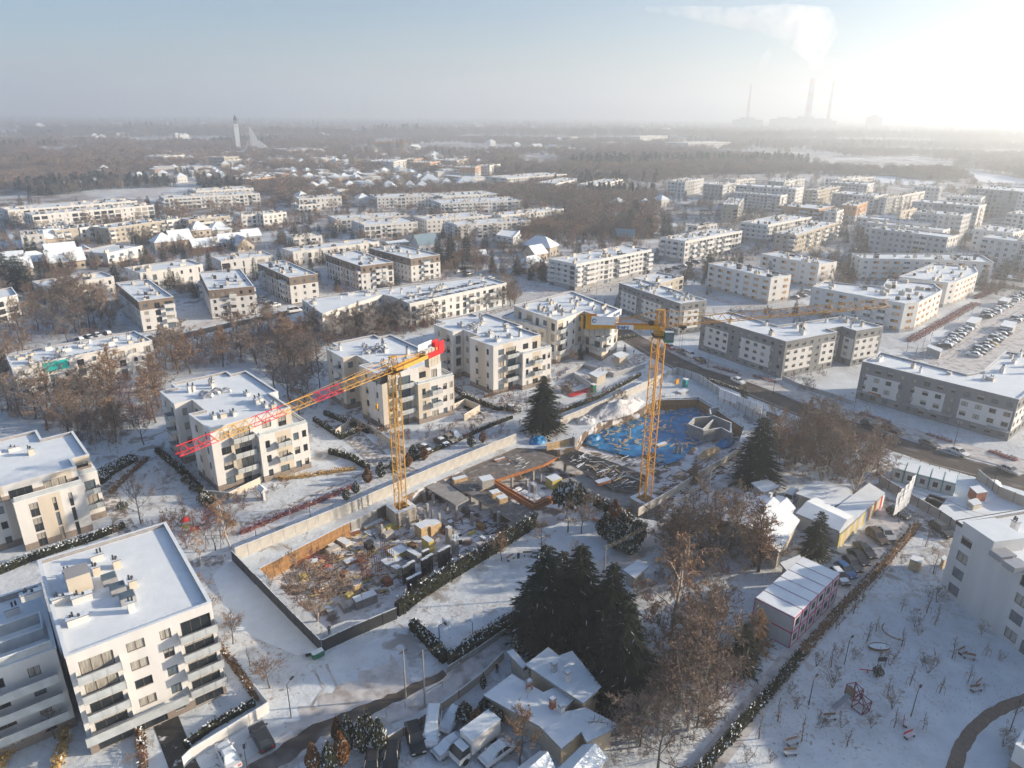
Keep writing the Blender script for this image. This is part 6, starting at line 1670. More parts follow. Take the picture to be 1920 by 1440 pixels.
  for y in (-0.72, 0.72):
   c = cp(cj - 0.5, y, 0); mb.obox((c.x, c.y), 1.8, 0.18, H0 - 0.3, H0 + 2.0, cjaz, 0)
  inst('end_plate', mb.mesh('end_plate', M['crane_r']), root)
 wt = MB(); wt.box(-0.42, 0.42, -0.5, 0.5, -2.0 if not flat else -1.3, 0.3, 0); wme = wt.mesh('counterweight', M['ballast'])
 for k in range(4 if not flat else 5):
  c = cp(cj - 1.0 - k * 0.92, 0, 0); inst('counterweight', wme, root, (c.x, c.y, H0 - (0.4 if not flat else 0.5)), cjaz)
 if not flat:
  mb = MB()
  for k in range(3):
   c = cp(cj - 2.6 - k * 1.0, 0, 0); mb.obox((c.x, c.y), 0.8, 0.9, H0 + .3, H0 + 1.1, cjaz, 0, top=1)
  inst('winch', mb.mesh('winch', [M['concrete_w'], M['snow']]), root)
 else:
  mb = MB(); a_, b_ = cp(1.6, -.3, .7), cp(1.6, .3, .7); mb.tube(a_, b_, 0.5, 0.5, 10, 0, True); inst('winch', mb.mesh('winch', M['dark']), root)
 return root, cp, H0, jibpt
b1_ = Vector((-20.95, 116.85, -3))
c1, cp1, H1, jp1 = crane('left tower crane with a red and yellow banded jib', b1_, 27.7, R(-124.2), 40.2, ['crane_o', 'crane_o', 'crane_r', 'crane_o', 'crane_r', 'crane_o', 'crane_r', 'crane_r'], 'crane_o', 13.8, R(59.5), R(0.0))
bn = MB(); a, b = cp1(8.0, 0.9, 0), cp1(12.2, 0.9, 0)
az1 = R(59.5)
def board(root, cp, x0, x1, y, z0, z1, name, lines, H0, cjaz, sign):
 a, b = cp(x0, y, 0), cp(x1, y, 0); c = (a + b) / 2
 mb = MB(); mb.obox((c.x, c.y), x1 - x0, 0.06, H0 + z0, H0 + z1, cjaz, 0)
 inst(name, mb.mesh(name, M['banner']), root)
 dx = Vector((math.cos(cjaz), math.sin(cjaz), 0)) * sign
 nrm = dx.cross(Vector((0, 0, 1)))
 for body, size, m, ox, oz in lines:
  st = (a if sign > 0 else b) + dx * ox + nrm * 0.05
  o = text_mesh('lettering', body, size, M[m], None, (st.x, st.y, H0 + z0 + oz), dx, (0, 0, 1), bold=0.015)
  o.parent = root; o.matrix_local = o.matrix_local
board(c1, cp1, 8.2, 12.4, 0.85, 0.7, 2.2, 'banner', [('MTARO CE', 0.85, 'ink_k', 0.25, 0.35)], H1, az1, 1)
b2_ = Vector((26.15, 120.44, -3))
c2, cp2, H2, jp2 = crane('right tower crane, all yellow, with a blue lettered banner', b2_, 35.0, R(-0.5), 39.0, ['crane_y'], 'crane_y', 13.9, R(177.0), R(6.0), flat=True)
board(c2, cp2, 8.0, 12.2, 0.85, 0.35, 1.9, 'banner', [('CJK', 0.72, 'ink', 0.95, 0.75), ('BUDOWNICTWO', 0.44, 'ink_o', 2.25, 0.80), ('budowa domów', 0.42, 'ink', 0.95, 0.2)], H2, R(177.0), -1)
mb = MB(); c_ = cp2(11.7, 0.9, 0)
rg = [(c_.x + math.cos(t * PI / 6) * 0.32, c_.y, H2 + 1.1 + math.sin(t * PI / 6) * 0.32) for t in range(12)]
for t in range(11): mb.tube(Vector(rg[t]) + Vector((0, -.03, 0)), Vector(rg[t + 1]) + Vector((0, -.03, 0)), 0.06, 0.06, 4)
inst('emblem', mb.mesh('emblem', M['ink']), c2)
text_c = cp2(7.3, 0.74, 0)
o = text_mesh('lettering', 'Seidel', 0.85, M['ink'], None, (text_c.x - 0.3, text_c.y - 0.05, H2 - 0.30), (1, -0.044, 0), (0, 0, 1), bold=0.03); o.parent = c2
mb = MB(); c_ = cp2(6.2, 0.72, 0); mb.obox((c_.x, c_.y), 3.0, 0.04, H2 - 0.40, H2 + 0.42, R(177.0), 0); inst('name_plate', mb.mesh('name_plate', M['banner']), c2)
# ---------------------------------------------------------------- cars
def car_proto(kind):
 """side profile lofted across the width; x = length, front at +x"""
 spec = {'hatch': (4.1, 1.74, 1.48), 'sedan': (4.6, 1.80, 1.45), 'suv': (4.6, 1.88, 1.70), 'van': (5.2, 1.95, 2.15)}[kind]
 L, W, H = spec; g = 0.22
 if kind == 'van':
  prof = [(-L/2, .45, 1.15), (-L/2 + .05, .45, 1.2), (-L/2 + .3, g, 1.2), (0, g, 1.2), (L/2 - 1.5, g, 1.15), (L/2 - .5, g, 1.0), (L/2 - .08, .3, .85), (L/2, .42, .62)]
  cab = [(-L/2 + .12, 1.2), (-L/2 + .2, H), (L/2 - 1.9, H), (L/2 - 1.05, 1.12)]
 else:
  hb = .95 if kind != 'suv' else 1.1; tail = hb - .02
  prof = [(-L/2, .42, tail - .18), (-L/2 + .06, .34, tail), (-L/2 + .7, g, hb), (0, g, hb), (L/2 - 1.25, g, hb - .02), (L/2 - .45, g, hb - .14), (L/2 - .08, .3, hb - .28), (L/2, .42, .55)]
  if kind == 'sedan': cab = [(-L/2 + .75, hb), (-L/2 + 1.35, H), (L/2 - 2.0, H), (L/2 - 1.2, hb - .02)]
  else: cab = [(-L/2 + .12, hb), (-L/2 + .5, H), (L/2 - 2.05, H), (L/2 - 1.2, hb - .02)]
 body = MB(); rings = []
 for i, (x, zb, zt) in enumerate(prof):
  e = 0.86 if i in (0, len(prof) - 1) else (0.95 if i in (1, len(prof) - 2) else 1.0); w = W / 2 * e
  ring = [(x, -w * .9, zb), (x, -w, zb + .18), (x, -w, zt - .22), (x, -w * .93, zt), (x, w * .93, zt), (x, w, zt - .22), (x, w, zb + .18), (x, w * .9, zb)]
  rings.append(ring)
 n0 = 0
 for r in rings: body.v.extend(r)
 for i in range(len(rings) - 1):
  for k in range(8):
   a = i * 8 + k; b = i * 8 + (k + 1) % 8
   body.f.append((a, b, b + 8, a + 8)); body.m.append(0)
 body.f.append(tuple(range(7, -1, -1))); body.m.append(0)
 m = (len(rings) - 1) * 8; body.f.append(tuple(m + k for k in range(8))); body.m.append(0)
 wb, wt = W / 2 * .91, W / 2 * .74
 gl = MB(); (x0, z0), (x1, z1), (x2, z2), (x3, z3) = cab
 B = [(x0, -wb, z0), (x3, -wb, z3), (x3, wb, z3), (x0, wb, z0)]; T = [(x1, -wt, z1 - .04), (x2, -wt, z2 - .04), (x2, wt, z2 - .04), (x1, wt, z1 - .04)]
 gl.add(B + T, ((0, 1, 5, 4), (1, 2, 6, 5), (2, 3, 7, 6), (3, 0, 4, 7)), 0)
 rf = MB(); rf.add([(x1 - .05, -wt - .02, z1 - .06), (x2 + .06, -wt - .02, z2 - .06), (x2 + .06, wt + .02, z2 - .06), (x1 - .05, wt + .02, z1 - .06),
                       (x1 + .05, -wt + .08, z1 + .02), (x2 - .05, -wt + .08, z2 + .02), (x2 - .05, wt - .08, z2 + .02), (x1 + .05, wt - .08, z1 + .02)], ((0, 1, 5, 4), (1, 2, 6, 5), (2, 3, 7, 6), (3, 0, 4, 7), (4, 5, 6, 7)), 0)
 for s in (-1, 1):   # pillars
  for (xa, za, xb, zb) in ((x0, z0, x1, z1 - .04), (x3, z3, x2, z2 - .04), ((x0 + x3) / 2, (z0 + z3) / 2, (x1 + x2) / 2, z1 - .04)):
   rf.tube((xa, s * wb, za), (xb, s * wt, zb), .05, .05, 4)
 wh = MB(); r_ = .33 if kind in ('hatch', 'sedan') else .38
 wh.tube((0, -.11, 0), (0, .11, 0), r_, r_, 14, 0, True); wh.tube((0, -.12, 0), (0, .12, 0), r_ * .6, r_ * .6, 8, 1, True)
 lt = MB(); lt.box(-.04, .04, -.2, .2, -.08, .08)
 root = empty('parked_car', (0, 0, -500))
 inst('body', body.mesh('body', M['paint']), root)
 inst('cabin_glass', gl.mesh('cabin_glass', M['glass']), root)
 inst('roof', rf.mesh('roof', M['paint']), root)
 wm_ = wh.mesh('wheel', [M['rubber'], M['metal']])
 for x in (-L / 2 + .82, L / 2 - .85):
  for y in (-W / 2 + .12, W / 2 - .12): inst('wheel', wm_, root, (x, y, r_))
 hl, tl = lt.mesh('headlight', M['litwin']), lt.mesh('tail_light', M['red_paint'])
 for y in (-W / 2 + .32, W / 2 - .32):
  inst('headlight', hl, root, (L / 2 - .05, y, .68)); inst('tail_light', tl, root, (-L / 2 + .02, y, .78))
 for s in (-1, 1):
  mr = MB(); mr.box(-.08, .08, -.1, .1, -.07, .07); inst('wing_mirror', mr.mesh('wing_mirror', M['paint']), root, (x3 - .15, s * (W / 2 + .05), z3 + .08))
 sn = MB()   # snow lying on roof and bonnet
 sn.add([(x1, -wt + .04, z1 + .01), (x2, -wt + .04, z2 + .01), (x2, wt - .04, z2 + .01), (x1, wt - .04, z1 + .01), (x1 + .1, -wt + .16, z1 + .13), (x2 - .1, -wt + .16, z2 + .13), (x2 - .1, wt - .16, z2 + .13), (x1 + .1, wt - .16, z1 + .13)], ((0, 1, 5, 4), (1, 2, 6, 5), (2, 3, 7, 6), (3, 0, 4, 7), (4, 5, 6, 7)))
 xb, zb = L / 2 - .35, prof[-3][2]
 sn.add([(x3 + .02, -wb + .1, z3 + .02), (xb, -wb + .12, zb + .04), (xb, wb - .12, zb + .04), (x3 + .02, wb - .1, z3 + .02), (x3, -wb + .2, z3 + .1), (xb - .1, -wb + .22, zb + .1), (xb - .1, wb - .22, zb + .1), (x3, wb - .2, z3 + .1)], ((0, 1, 5, 4), (1, 2, 6, 5), (2, 3, 7, 6), (3, 0, 4, 7), (4, 5, 6, 7)))
 scov = sn.mesh('snow_cover', M['snow'])
 # heavier cover also hides the windscreen
 s2 = MB(); s2.v = list(sn.v); s2.f = list(sn.f); s2.m = list(sn.m)
 s2.quad((x3 + .03, -wb + .08, z3 + .03), (x3 + .03, wb - .08, z3 + .03), (x2 + .04, wt - .05, z2 + .02), (x2 + .04, -wt + .05, z2 + .02))
 s2.quad((x0 - .03, wb - .08, z0 + .03), (x0 - .03, -wb + .08, z0 + .03), (x1 - .04, -wt + .05, z1 + .02), (x1 - .04, wt - .05, z1 + .02))
 return root, scov, s2.mesh('snow_cover', M['snow'])
CARS = {k: car_proto(k) for k in ('hatch', 'sedan', 'suv', 'van')}
CARKIDS = {k: kids_of(v[0]) for k, v in CARS.items()}
CCOL = {'black': (.012, .012, .014, 1), 'dark': (.035, .037, .042, 1), 'grey': (.14, .145, .15, 1), 'silver': (.40, .41, .42, 1), 'white': (.74, .74, .74, 1), 'red': (.42, .02, .02, 1), 'blue': (.015, .09, .26, 1), 'navy': (.02, .035, .08, 1), 'yellow': (.55, .36, .02, 1), 'brown': (.10, .07, .05, 1), 'beige': (.35, .31, .24, 1)}
used_first = set()
def car(kind, x0, y0, x1, y1, color, label, snow=1, group=None, z=0.05, ang=None):
 A, B = P2(x0, y0, z), P2(x1, y1, z); c = (A + B) / 2; d = B - A
 a = math.atan2(d.y, d.x) if ang is None else ang
 root, s1, s2 = CARS[kind]
 r = copy_tree(root, CARKIDS[kind], (c.x, c.y, z), a, 1.0, label, 'car' if kind != 'van' else 'van', group, CCOL[color])
 if snow: inst('snow_cover', s1 if snow == 1 else s2, r)
 r.name = 'parked_car' if kind != 'van' else 'parked_van'
 return r
for a in [
 ('hatch', 1672, 962, 1694, 972, 'black', 'black hatchback half hidden behind the white flags', 0), ('sedan', 1647, 992, 1672, 1018, 'silver', 'silver saloon parked next to the brown estate', 0),
 ('suv', 1628, 998, 1660, 1026, 'brown', 'dark brown estate car at the top of the diagonal row', 0), ('sedan', 1606, 1024, 1636, 1050, 'dark', 'dark grey car, second in the diagonal row', 0),
 ('sedan', 1594, 1036, 1624, 1065, 'black', 'black car, third in the diagonal row', 0), ('hatch', 1584, 1050, 1612, 1078, 'dark', 'dark car with a frosted roof next to the blue one', 0),
 ('hatch', 1570, 1062, 1600, 1088, 'blue', 'bright blue car in the diagonal row', 0), ('hatch', 1562, 1074, 1585, 1100, 'grey', 'grey car beside the container block, lowest in the row', 1),
 ('suv', 1745, 985, 1783, 1012, 'dark', 'dark off-roader beside the corner of the right white block', 0),
 ('suv', 504, 1412, 480, 1366, 'dark', 'dark grey off-roader parked by the corner garden wall', 0), ('sedan', 440, 1445, 418, 1402, 'white', 'snow-covered car at the bottom edge by the garden wall', 2),
 ('suv', 773, 1372, 784, 1412, 'black', 'black off-roader facing down beside the white van', 0), ('van', 814, 1350, 808, 1398, 'white', 'snow-covered white van beside the black off-roader', 2),
 ('hatch', 853, 1345, 838, 1368, 'white', 'car buried in snow behind the white van', 2), ('sedan', 868, 1388, 820, 1420, 'silver', 'silver estate car under snow beside the box truck', 2),
 ('sedan', 958, 1398, 905, 1436, 'white', 'snow-covered white car in front of the box truck', 2), ('hatch', 737, 1410, 733, 1440, 'black', 'black car behind the twiggy bush', 0), ('hatch', 700, 1425, 695, 1460, 'dark', 'dark car cut by the bottom edge next to the thujas', 0),
 ('hatch', 1250, 650, 1264, 658, 'red', 'red car with a snowy roof at the kerb', 1), ('sedan', 1268, 658, 1288, 668, 'navy', 'dark blue car behind the red one at the kerb', 0), ('suv', 1286, 664, 1304, 674, 'white', 'white car between two dark ones at the kerb', 1),
 ('sedan', 1304, 674, 1324, 685, 'black', 'black car at the end of the four at the kerb', 0), ('sedan', 1374, 713, 1393, 722, 'white', 'pale car driving on the brown street', 1),
 ('suv', 1558, 783, 1584, 794, 'black', 'black car under the tree crowns at the kerb', 0), ('hatch', 1617, 794, 1641, 804, 'dark', 'dark hatchback, first of three before the grey block shop', 0), ('suv', 1656, 804, 1685, 816, 'black', 'black off-roader, second of three before the grey block shop', 0),
 ('sedan', 1655, 822, 1680, 834, 'dark', 'dark car driving with its headlights on', 0), ('sedan', 1727, 830, 1758, 843, 'grey', 'dark grey car, third of three before the grey block shop', 0), ('sedan', 1780, 844, 1812, 858, 'white', 'white saloon parked at the kerb by the street lamp', 0),
 ('sedan', 1875, 878, 1908, 892, 'silver', 'silver estate car at the right end of the street', 0),
 ('sedan', 785, 838, 808, 852, 'dark', 'dark snow-roofed car, leftmost of four by the thin hedge', 1), ('sedan', 815, 826, 842, 840, 'black', 'black snow-roofed car, second of four by the thin hedge', 1), ('sedan', 831, 820, 855, 833, 'beige', 'brownish car, third of four by the thin hedge', 0), ('hatch', 845, 813, 865, 828, 'silver', 'silver snowy car, fourth of four by the thin hedge', 2),
 ('hatch', 1058, 725, 1076, 742, 'white', 'white snow-covered car by the red mat', 2), ('sedan', 945, 765, 975, 775, 'dark', 'dark car behind the single spruce', 1),
 ('suv', 296, 634, 320, 629, 'white', 'white estate car on the street above the tree belt', 0), ('sedan', 284, 655, 302, 650, 'black', 'black car below the white estate car', 0), ('suv', 270, 640, 290, 636, 'grey', 'grey car left of the white estate car', 1),
 ('van', 540, 587, 566, 583, 'white', 'white van at the left corner of the angular building', 1), ('sedan', 522, 594, 542, 590, 'dark', 'dark car by the white van', 0)]:
 car(*a)
# box truck
tk = empty('box_truck', P(890, 1404, 0), 0, 'white box truck with a snowy roof between snow-covered cars', 'truck')
A_, B_ = P2(860, 1428, 0), P2(925, 1378, 0); ta = math.atan2((A_ - B_).y, (A_ - B_).x); tk.rotation_euler = (0, 0, ta)
mb = MB(); mb.box(-3.2, 1.3, -1.05, 1.05, 0.8, 3.0, 0, top=1); mb.box(-3.22, 1.32, -1.07, 1.07, 3.0, 3.12, 1); inst('cargo_box', mb.mesh('cargo_box', [M['white'], M['snow']]), tk)
mb = MB(); mb.add([(1.45, -.95, .5), (3.1, -.95, .5), (3.1, .95, .5), (1.45, .95, .5), (1.45, -.95, 1.3), (3.1, -.95, 1.25), (3.1, .95, 1.25), (1.45, .95, 1.3)], ((0, 1, 5, 4), (1, 2, 6, 5), (2, 3, 7, 6), (3, 0, 4, 7), (4, 5, 6, 7)), 0)
mb.add([(1.45, -.93, 1.3), (3.0, -.93, 1.25), (3.0, .93, 1.25), (1.45, .93, 1.3), (1.5, -.85, 2.2), (2.5, -.85, 2.15), (2.5, .85, 2.15), (1.5, .85, 2.2)], ((0, 1, 5, 4), (1, 2, 6, 5), (2, 3, 7, 6), (3, 0, 4, 7)), 1); mb.quad((1.5, -.85, 2.2), (2.5, -.85, 2.15), (2.5, .85, 2.15), (1.5, .85, 2.2), 2)
inst('cab', mb.mesh('cab', [M['white'], M['glass'], M['snow']]), tk)
mb = MB(); mb.box(-3.1, 3.0, -.5, .5, .5, .8); inst('chassis', mb.mesh('chassis', M['dark']), tk)
mb = MB(); mb.tube((0, -.13, 0), (0, .13, 0), .42, .42, 14, 0, True); wme = mb.mesh('wheel', M['rubber'])
for x in (-2.2, 2.2):
 for y in (-.9, .9): inst('wheel', wme, tk, (x, y, .42))
# car park rows
rr = random.Random(12)
def row(a, b, n, label, group, special={}, off=0.0):
 A, B = P2(*a), P2(*b); d = (B - A).normalized(); nn = Vector((-d.y, d.x))
 for k in range(n):
  p = A.lerp(B, k / max(1, n - 1)) + nn * rr.uniform(-.25, .25)
  ang = math.atan2(nn.y, nn.x) + (PI if k % 3 else 0) + rr.uniform(-.04, .04)
  kind = rr.choice(('hatch', 'sedan', 'suv', 'sedan')); col = special.get(k, rr.choice(('dark', 'black', 'grey', 'silver', 'white', 'navy', 'grey')))
  root, s1, s2 = CARS[kind]
  lab = f"{col} {label}, {('near', 'middle', 'far')[min(2, int(3 * k / n))]} end" if k not in special else 'yellow car in the right row of the snowy car park'
  r = copy_tree(root, CARKIDS[kind], (p.x, p.y, 0.05), ang, 1.0, lab, 'car', f"{group}, {col}, {('near', 'middle', 'far')[min(2, int(3 * k / n))]}" if k not in special else None, CCOL[col]); r.name = 'parked_car'
  inst('snow_cover', s1 if k % 3 else s2, r)
row((1770, 652), (1822, 612), 13, 'snow-roofed car in the left row of the snowy car park', 'cars in the left row of the car park')
row((1848, 596), (1888, 573), 9, 'snow-roofed car in the upper left row of the snowy car park', 'cars in the upper left row of the car park')
row((1900, 565), (1925, 552), 6, 'snow-roofed car in the farthest row of the snowy car park', 'cars in the farthest row of the car park')
row((1826, 668), (1884, 626), 11, 'snow-roofed car in the right row of the snowy car park', 'cars in the right row of the car park', {5: 'yellow'})
row((1902, 604), (1918, 596), 4, 'snow-roofed car behind the small brick shed of the car park', 'cars behind the car park shed')
row((1600, 558), (1660, 562), 5, 'car in the courtyard between orange panel blocks', 'cars in the orange block courtyard')
row((1860, 520), (1925, 528), 7, 'car beside the road before the five-storey blocks', 'cars beside the far right road')
row((1740, 500), (1700, 498), 4, 'car behind the bent white block', 'cars behind the bent white block')
for a_, b_, n_, g_ in [((1345, 500), (1330, 515), 3, 'by the first orange panel gable'), ((1490, 560), (1530, 548), 4, 'before the jib-tip block'), ((1600, 470), (1690, 462), 7, 'behind the bent white block road'), ((1400, 392), (1440, 404), 4, 'beside the tan tower'), ((1240, 512), (1330, 487), 8, 'along the broad snowy street'),
  ((1575, 505), (1590, 530), 3, 'between the orange panel blocks'), ((700, 545), (760, 540), 0, ''), ((150, 640), (200, 628), 4, 'on the street above the teal-blind building'), ((560, 420), (600, 440), 4, 'on the far straight road'), ((860, 512), (920, 525), 4, 'by the middle distance fence'), ((1700, 430), (1800, 432), 8, 'before the beige slab'), ((1060, 640), (1100, 628), 0, '')]:
 if n_: row(a_, b_, n_, 'car ' + g_, 'cars ' + g_)
row((640, 528), (680, 536), 4, 'snow-dusted car between two brown-topped blocks', 'cars between the brown-topped blocks')
row((480, 560), (515, 575), 5, 'dark snow-dusted car below the middle brown-topped block', 'cars below the middle brown-topped block')
# ---------------------------------------------------------------- houses and sheds
def house(x, y, w, d, h, ang, kind, wall, label, ridge=None, chim=1, roofm='snow', group=None, world=None, wins=True, cat='house', name='house'):
 p = P(x, y, 0) if world is None else Vector(world)
 root = empty(name, p, R(ang), label, cat, group)
 ridge = ridge if ridge is not None else min(w, d) * 0.42
 W2, D2, o = w / 2, d / 2, 0.5
 mb = MB(); mb.box(-W2, W2, -D2, D2, -0.1, h, 0, bottom=False)
 if kind == 'gable':
  mb.tri((-W2, D2, h), (-W2, -D2, h), (-W2, 0, h + ridge)); mb.tri((W2, -D2, h), (W2, D2, h), (W2, 0, h + ridge))
 inst('wall', mb.mesh('wall', M[wall]), root)
 rf = MB(); e = h - ridge * o / D2; t = 0.22
 if kind == 'gable':
  for s in (-1, 1):
   a, b, c, f = (-W2 - o, s * (D2 + o), e), (W2 + o, s * (D2 + o), e), (W2 + o, 0, h + ridge), (-W2 - o, 0, h + ridge)
   if s < 0: rf.quad(a, b, c, f, 0)
   else: rf.quad(b, a, f, c, 0)
   up_ = [(q[0], q[1], q[2] + t) for q in (a, b, c, f)]
   if s < 0: rf.quad(*up_, 0)
   else: rf.quad(up_[1], up_[0], up_[3], up_[2], 0)
   rf.quad(a, b, up_[1], up_[0], 1); rf.quad(b, c, up_[2], up_[1], 1); rf.quad(f, a, up_[0], up_[3], 1)
 else:
  r = max(0.3, W2 - D2)
  B = [(-W2 - o, -D2 - o, e + t), (W2 + o, -D2 - o, e + t), (W2 + o, D2 + o, e + t), (-W2 - o, D2 + o, e + t)]
  T1, T2 = (-r, 0, h + ridge), (r, 0, h + ridge)
  rf.quad(B[0], B[1], T2, T1); rf.quad(B[2], B[3], T1, T2); rf.tri(B[1], B[2], T2); rf.tri(B[3], B[0], T1)
  for i in range(4):
   a, b = B[i], B[(i + 1) % 4]; rf.quad((a[0], a[1], a[2] - t), (b[0], b[1], b[2] - t), b, a, 1)
  rf.quad(*[(q[0], q[1], q[2] - t) for q in reversed(B)], 1)
 inst('roof', rf.mesh('roof', [M[roofm], M['tile_red'] if wall in ('cream', 'beige') else M['mgrey']]), root)
 if wins:
  wn_ = MB()
  for fl in range(max(1, int(h / 2.6))):
   z = 0.9 + fl * 2.6
   for s in (-1, 1):
    for k in range(max(1, int(w / 3))):
     xx = -W2 + w * (k + .5) / max(1, int(w / 3)); wn_.box(xx - .55, xx + .55, s * D2 - (.03), s * D2 + .03, z, z + 1.3)
    for k in range(max(1, int(d / 3.5))):
     yy = -D2 + d * (k + .5) / max(1, int(d / 3.5)); wn_.box(s * W2 - .03, s * W2 + .03, yy - .5, yy + .5, z, z + 1.3)
  o_ = inst('windows', wn_.mesh('windows', M['glass']), root); o_['kind'] = 'stuff'
 for k in range(chim):
  c = MB(); c.box(-.35, .35, -.3, .3, 0, 1.6, 0, top=1); inst('chimney', c.mesh('chimney', [M['brick'], M['snow']]), root, (-W2 * .3 + k * W2 * .8, D2 * .25, h + ridge * .6))
 return root
for a in [
 (308, 468, 11, 10, 5, 40, 'hip', 'cream', 'cream house with a snowy hipped roof behind the grey-doored modern house'),
 (338, 462, 11, 11, 4.5, 40, 'gable', 'cream', 'steep-gabled house with red roof edge among the pitched roofs'),
 (374, 448, 11, 11, 6, 40, 'hip', 'cream', 'tall cream house with a pyramid roof in the pitched roof group'),
 (413, 444, 12, 10, 5, 35, 'hip', 'white', 'white house with a broad hipped roof at the right of the pitched group'),
 (98, 460, 11, 10, 4.5, 40, 'gable', 'beige', 'pinkish gabled house beside the white small-windowed block'),
 (116, 484, 13, 10, 3.5, 40, 'gable', 'beige', 'house with a broad snowy roof before the pinkish gable'),
 (125, 502, 15, 12, 4, 40, 'gable', 'beige', 'big snowy-roofed house with a round dormer, left group'),
 (164, 490, 10, 11, 3.5, 130, 'gable', 'brick', 'narrow gabled house with a red ridge, left group'),
 (66, 503, 14, 10, 4, 40, 'hip', 'beige', 'low snowy hipped house beside the dark conifers'),
 (30, 518, 13, 10, 4, 40, 'gable', 'tan', 'snow-roofed house before the left edge conifers'),
 (20, 500, 12, 10, 3, 30, 'gable', 'tan', 'low roof at the left edge behind the conifers'),
 (40, 575, 8, 6, 2.5, 40, 'gable', 'mgrey', 'blue-shaded small roof next to the loggia block'),
 (45, 470, 9, 7, 2.5, 40, 'gable', 'mgrey', 'small blue-roofed shed under the dark conifers'),
 (435, 462, 14, 9, 3.5, 40, 'gable', 'white', 'low wide house right of the pitched roof group'),
 (455, 468, 12, 9, 3.5, 130, 'gable', 'cream', 'cream gable behind the longest low modern block'),
 (470, 452, 10, 8, 3.5, 40, 'gable', 'mgrey', 'steel-blue roofed house right of the pitched roofs'),
 (385, 470, 14, 9, 3, 40, 'gable', 'brick', 'red-edged roof with a skylight before the pitched roofs'),
 (797, 470, 13, 9, 4.5, 40, 'gable', 'lgrey', 'house with a big blue-grey snowless roof beside the three spruces', 4.5, 0, 'steelblue'),
 (1013, 476, 17, 11, 5, -30, 'hip', 'tan', 'long grey villa with a blue-shaded hipped roof'),
 (1003, 488, 9, 9, 4, 45, 'gable', 'beige', 'small beige gabled house before the grey villa'),
 (995, 507, 16, 10, 3, 45, 'hip', 'beige', 'low beige bungalow by the street before the striped block'),
 (896, 488, 8, 6, 2.6, 30, 'gable', 'tan', 'little snow-roofed hut by the fence in the middle distance'),
 (1171, 450, 11, 8, 3, -15, 'gable', 'brown', 'cabin with a blue roof and dormer in the wood', 3.5, 0, 'steelblue'),
 (742, 468, 12, 9, 4, 40, 'gable', 'tan', 'flat grey garages behind the last brown-topped block', 0.8),
 (690, 356, 14, 12, 5, 10, 'hip', 'cream', 'hip-roofed house left of the row above the rear blocks'),
 (729, 360, 15, 13, 5, 5, 'hip', 'cream', 'hip-roofed house, first above the rear left block'),
 (769, 362, 13, 13, 6, 10, 'hip', 'white', 'pyramid-roofed house, second above the rear left block'),
 (792, 361, 12, 12, 6, 10, 'hip', 'white', 'pyramid-roofed house, third above the rear left block'),
 (838, 357, 14, 14, 6, 10, 'hip', 'cream', 'large pyramid-roofed house above the rear right block'),
 (806, 350, 18, 12, 7, 10, 'hip', 'white', 'white tall house behind the pyramid roofs'),
 (875, 353, 20, 14, 6, 10, 'hip', 'cream', 'wide hip-roofed villa right of the pyramid roofs')]:
 house(*a)
cube = building('white cube house with orange window frames on a dark ground floor', [(930, 440), (962, 445), (975, 432), (942, 429)], 6.5, 2, 'white', seed=301, vents=0, z0=2.2, name='cube_house', cat='house')
mb = MB(); mb.obox(P2(951, 455, 0), 13, 12, -0.1, 2.2, R(40), 0, top=1); mb.build('ground_floor', [M['mgrey'], M['snow']], cube)
# sheds right of the big spruce
def lowroof(name, label, pts, h, wall, t=0.35, over=0.45, cat='shed', pitch=0.0, chimneys=(), seed=1):
 pts = ccw([P2(x, y, h) for x, y in pts]); cx = sum(p.x for p in pts) / len(pts); cy = sum(p.y for p in pts) / len(pts)
 root = empty(name, (cx, cy, 0), 0, label, cat)
 w = inset(pts, over); mb = MB(); mb.prism(w, -0.1, h - t, 0, cap=False); mb.build('wall', M[wall], root)
 mb = MB(); n = len(pts)
 # snow roof: sides, then a slightly domed surface fanned from the middle when pitched
 vs = [(p.x, p.y, h - t) for p in pts] + [(p.x, p.y, h) for p in pts]
 mb.add(vs, [(i, (i + 1) % n, n + (i + 1) % n, n + i) for i in range(n)], 1)
 mb.poly([(p.x, p.y, h - t) for p in reversed(pts)], 1)
 if pitch and n == 4:
  e0 = (pts[1] - pts[0]).length; e1 = (pts[2] - pts[1]).length
  q = pts if e0 >= e1 else pts[1:] + pts[:1]
  m1 = (q[1] + q[2]) / 2; m0 = (q[3] + q[0]) / 2; T = lambda p, z: (p.x, p.y, z)
  mb.quad(T(q[0], h), T(q[1], h), T(m1, h + pitch), T(m0, h + pitch)); mb.quad(T(q[2], h), T(q[3], h), T(m0, h + pitch), T(m1, h + pitch))
  mb.tri(T(q[1], h), T(q[2], h), T(m1, h + pitch), 2); mb.tri(T(q[3], h), T(q[0], h), T(m0, h + pitch), 2)
 else: mb.poly([(p.x, p.y, h) for p in pts], 0)
 mb.build('roof', [M['roof_snow'], M['mgrey'], M[wall]], root)
 for (x, y, hh, m_) in chimneys:
  q = P2(x, y, h + hh * 0.5); c = MB(); c.obox(q, .65, .55, h - .1, h + hh, R(40), 0, top=1); c.obox(q, .8, .7, h + hh - .25, h + hh - .12, R(40), 2); c.build('chimney', [M[m_], M['snow'], M['mgrey']], root)
 return root
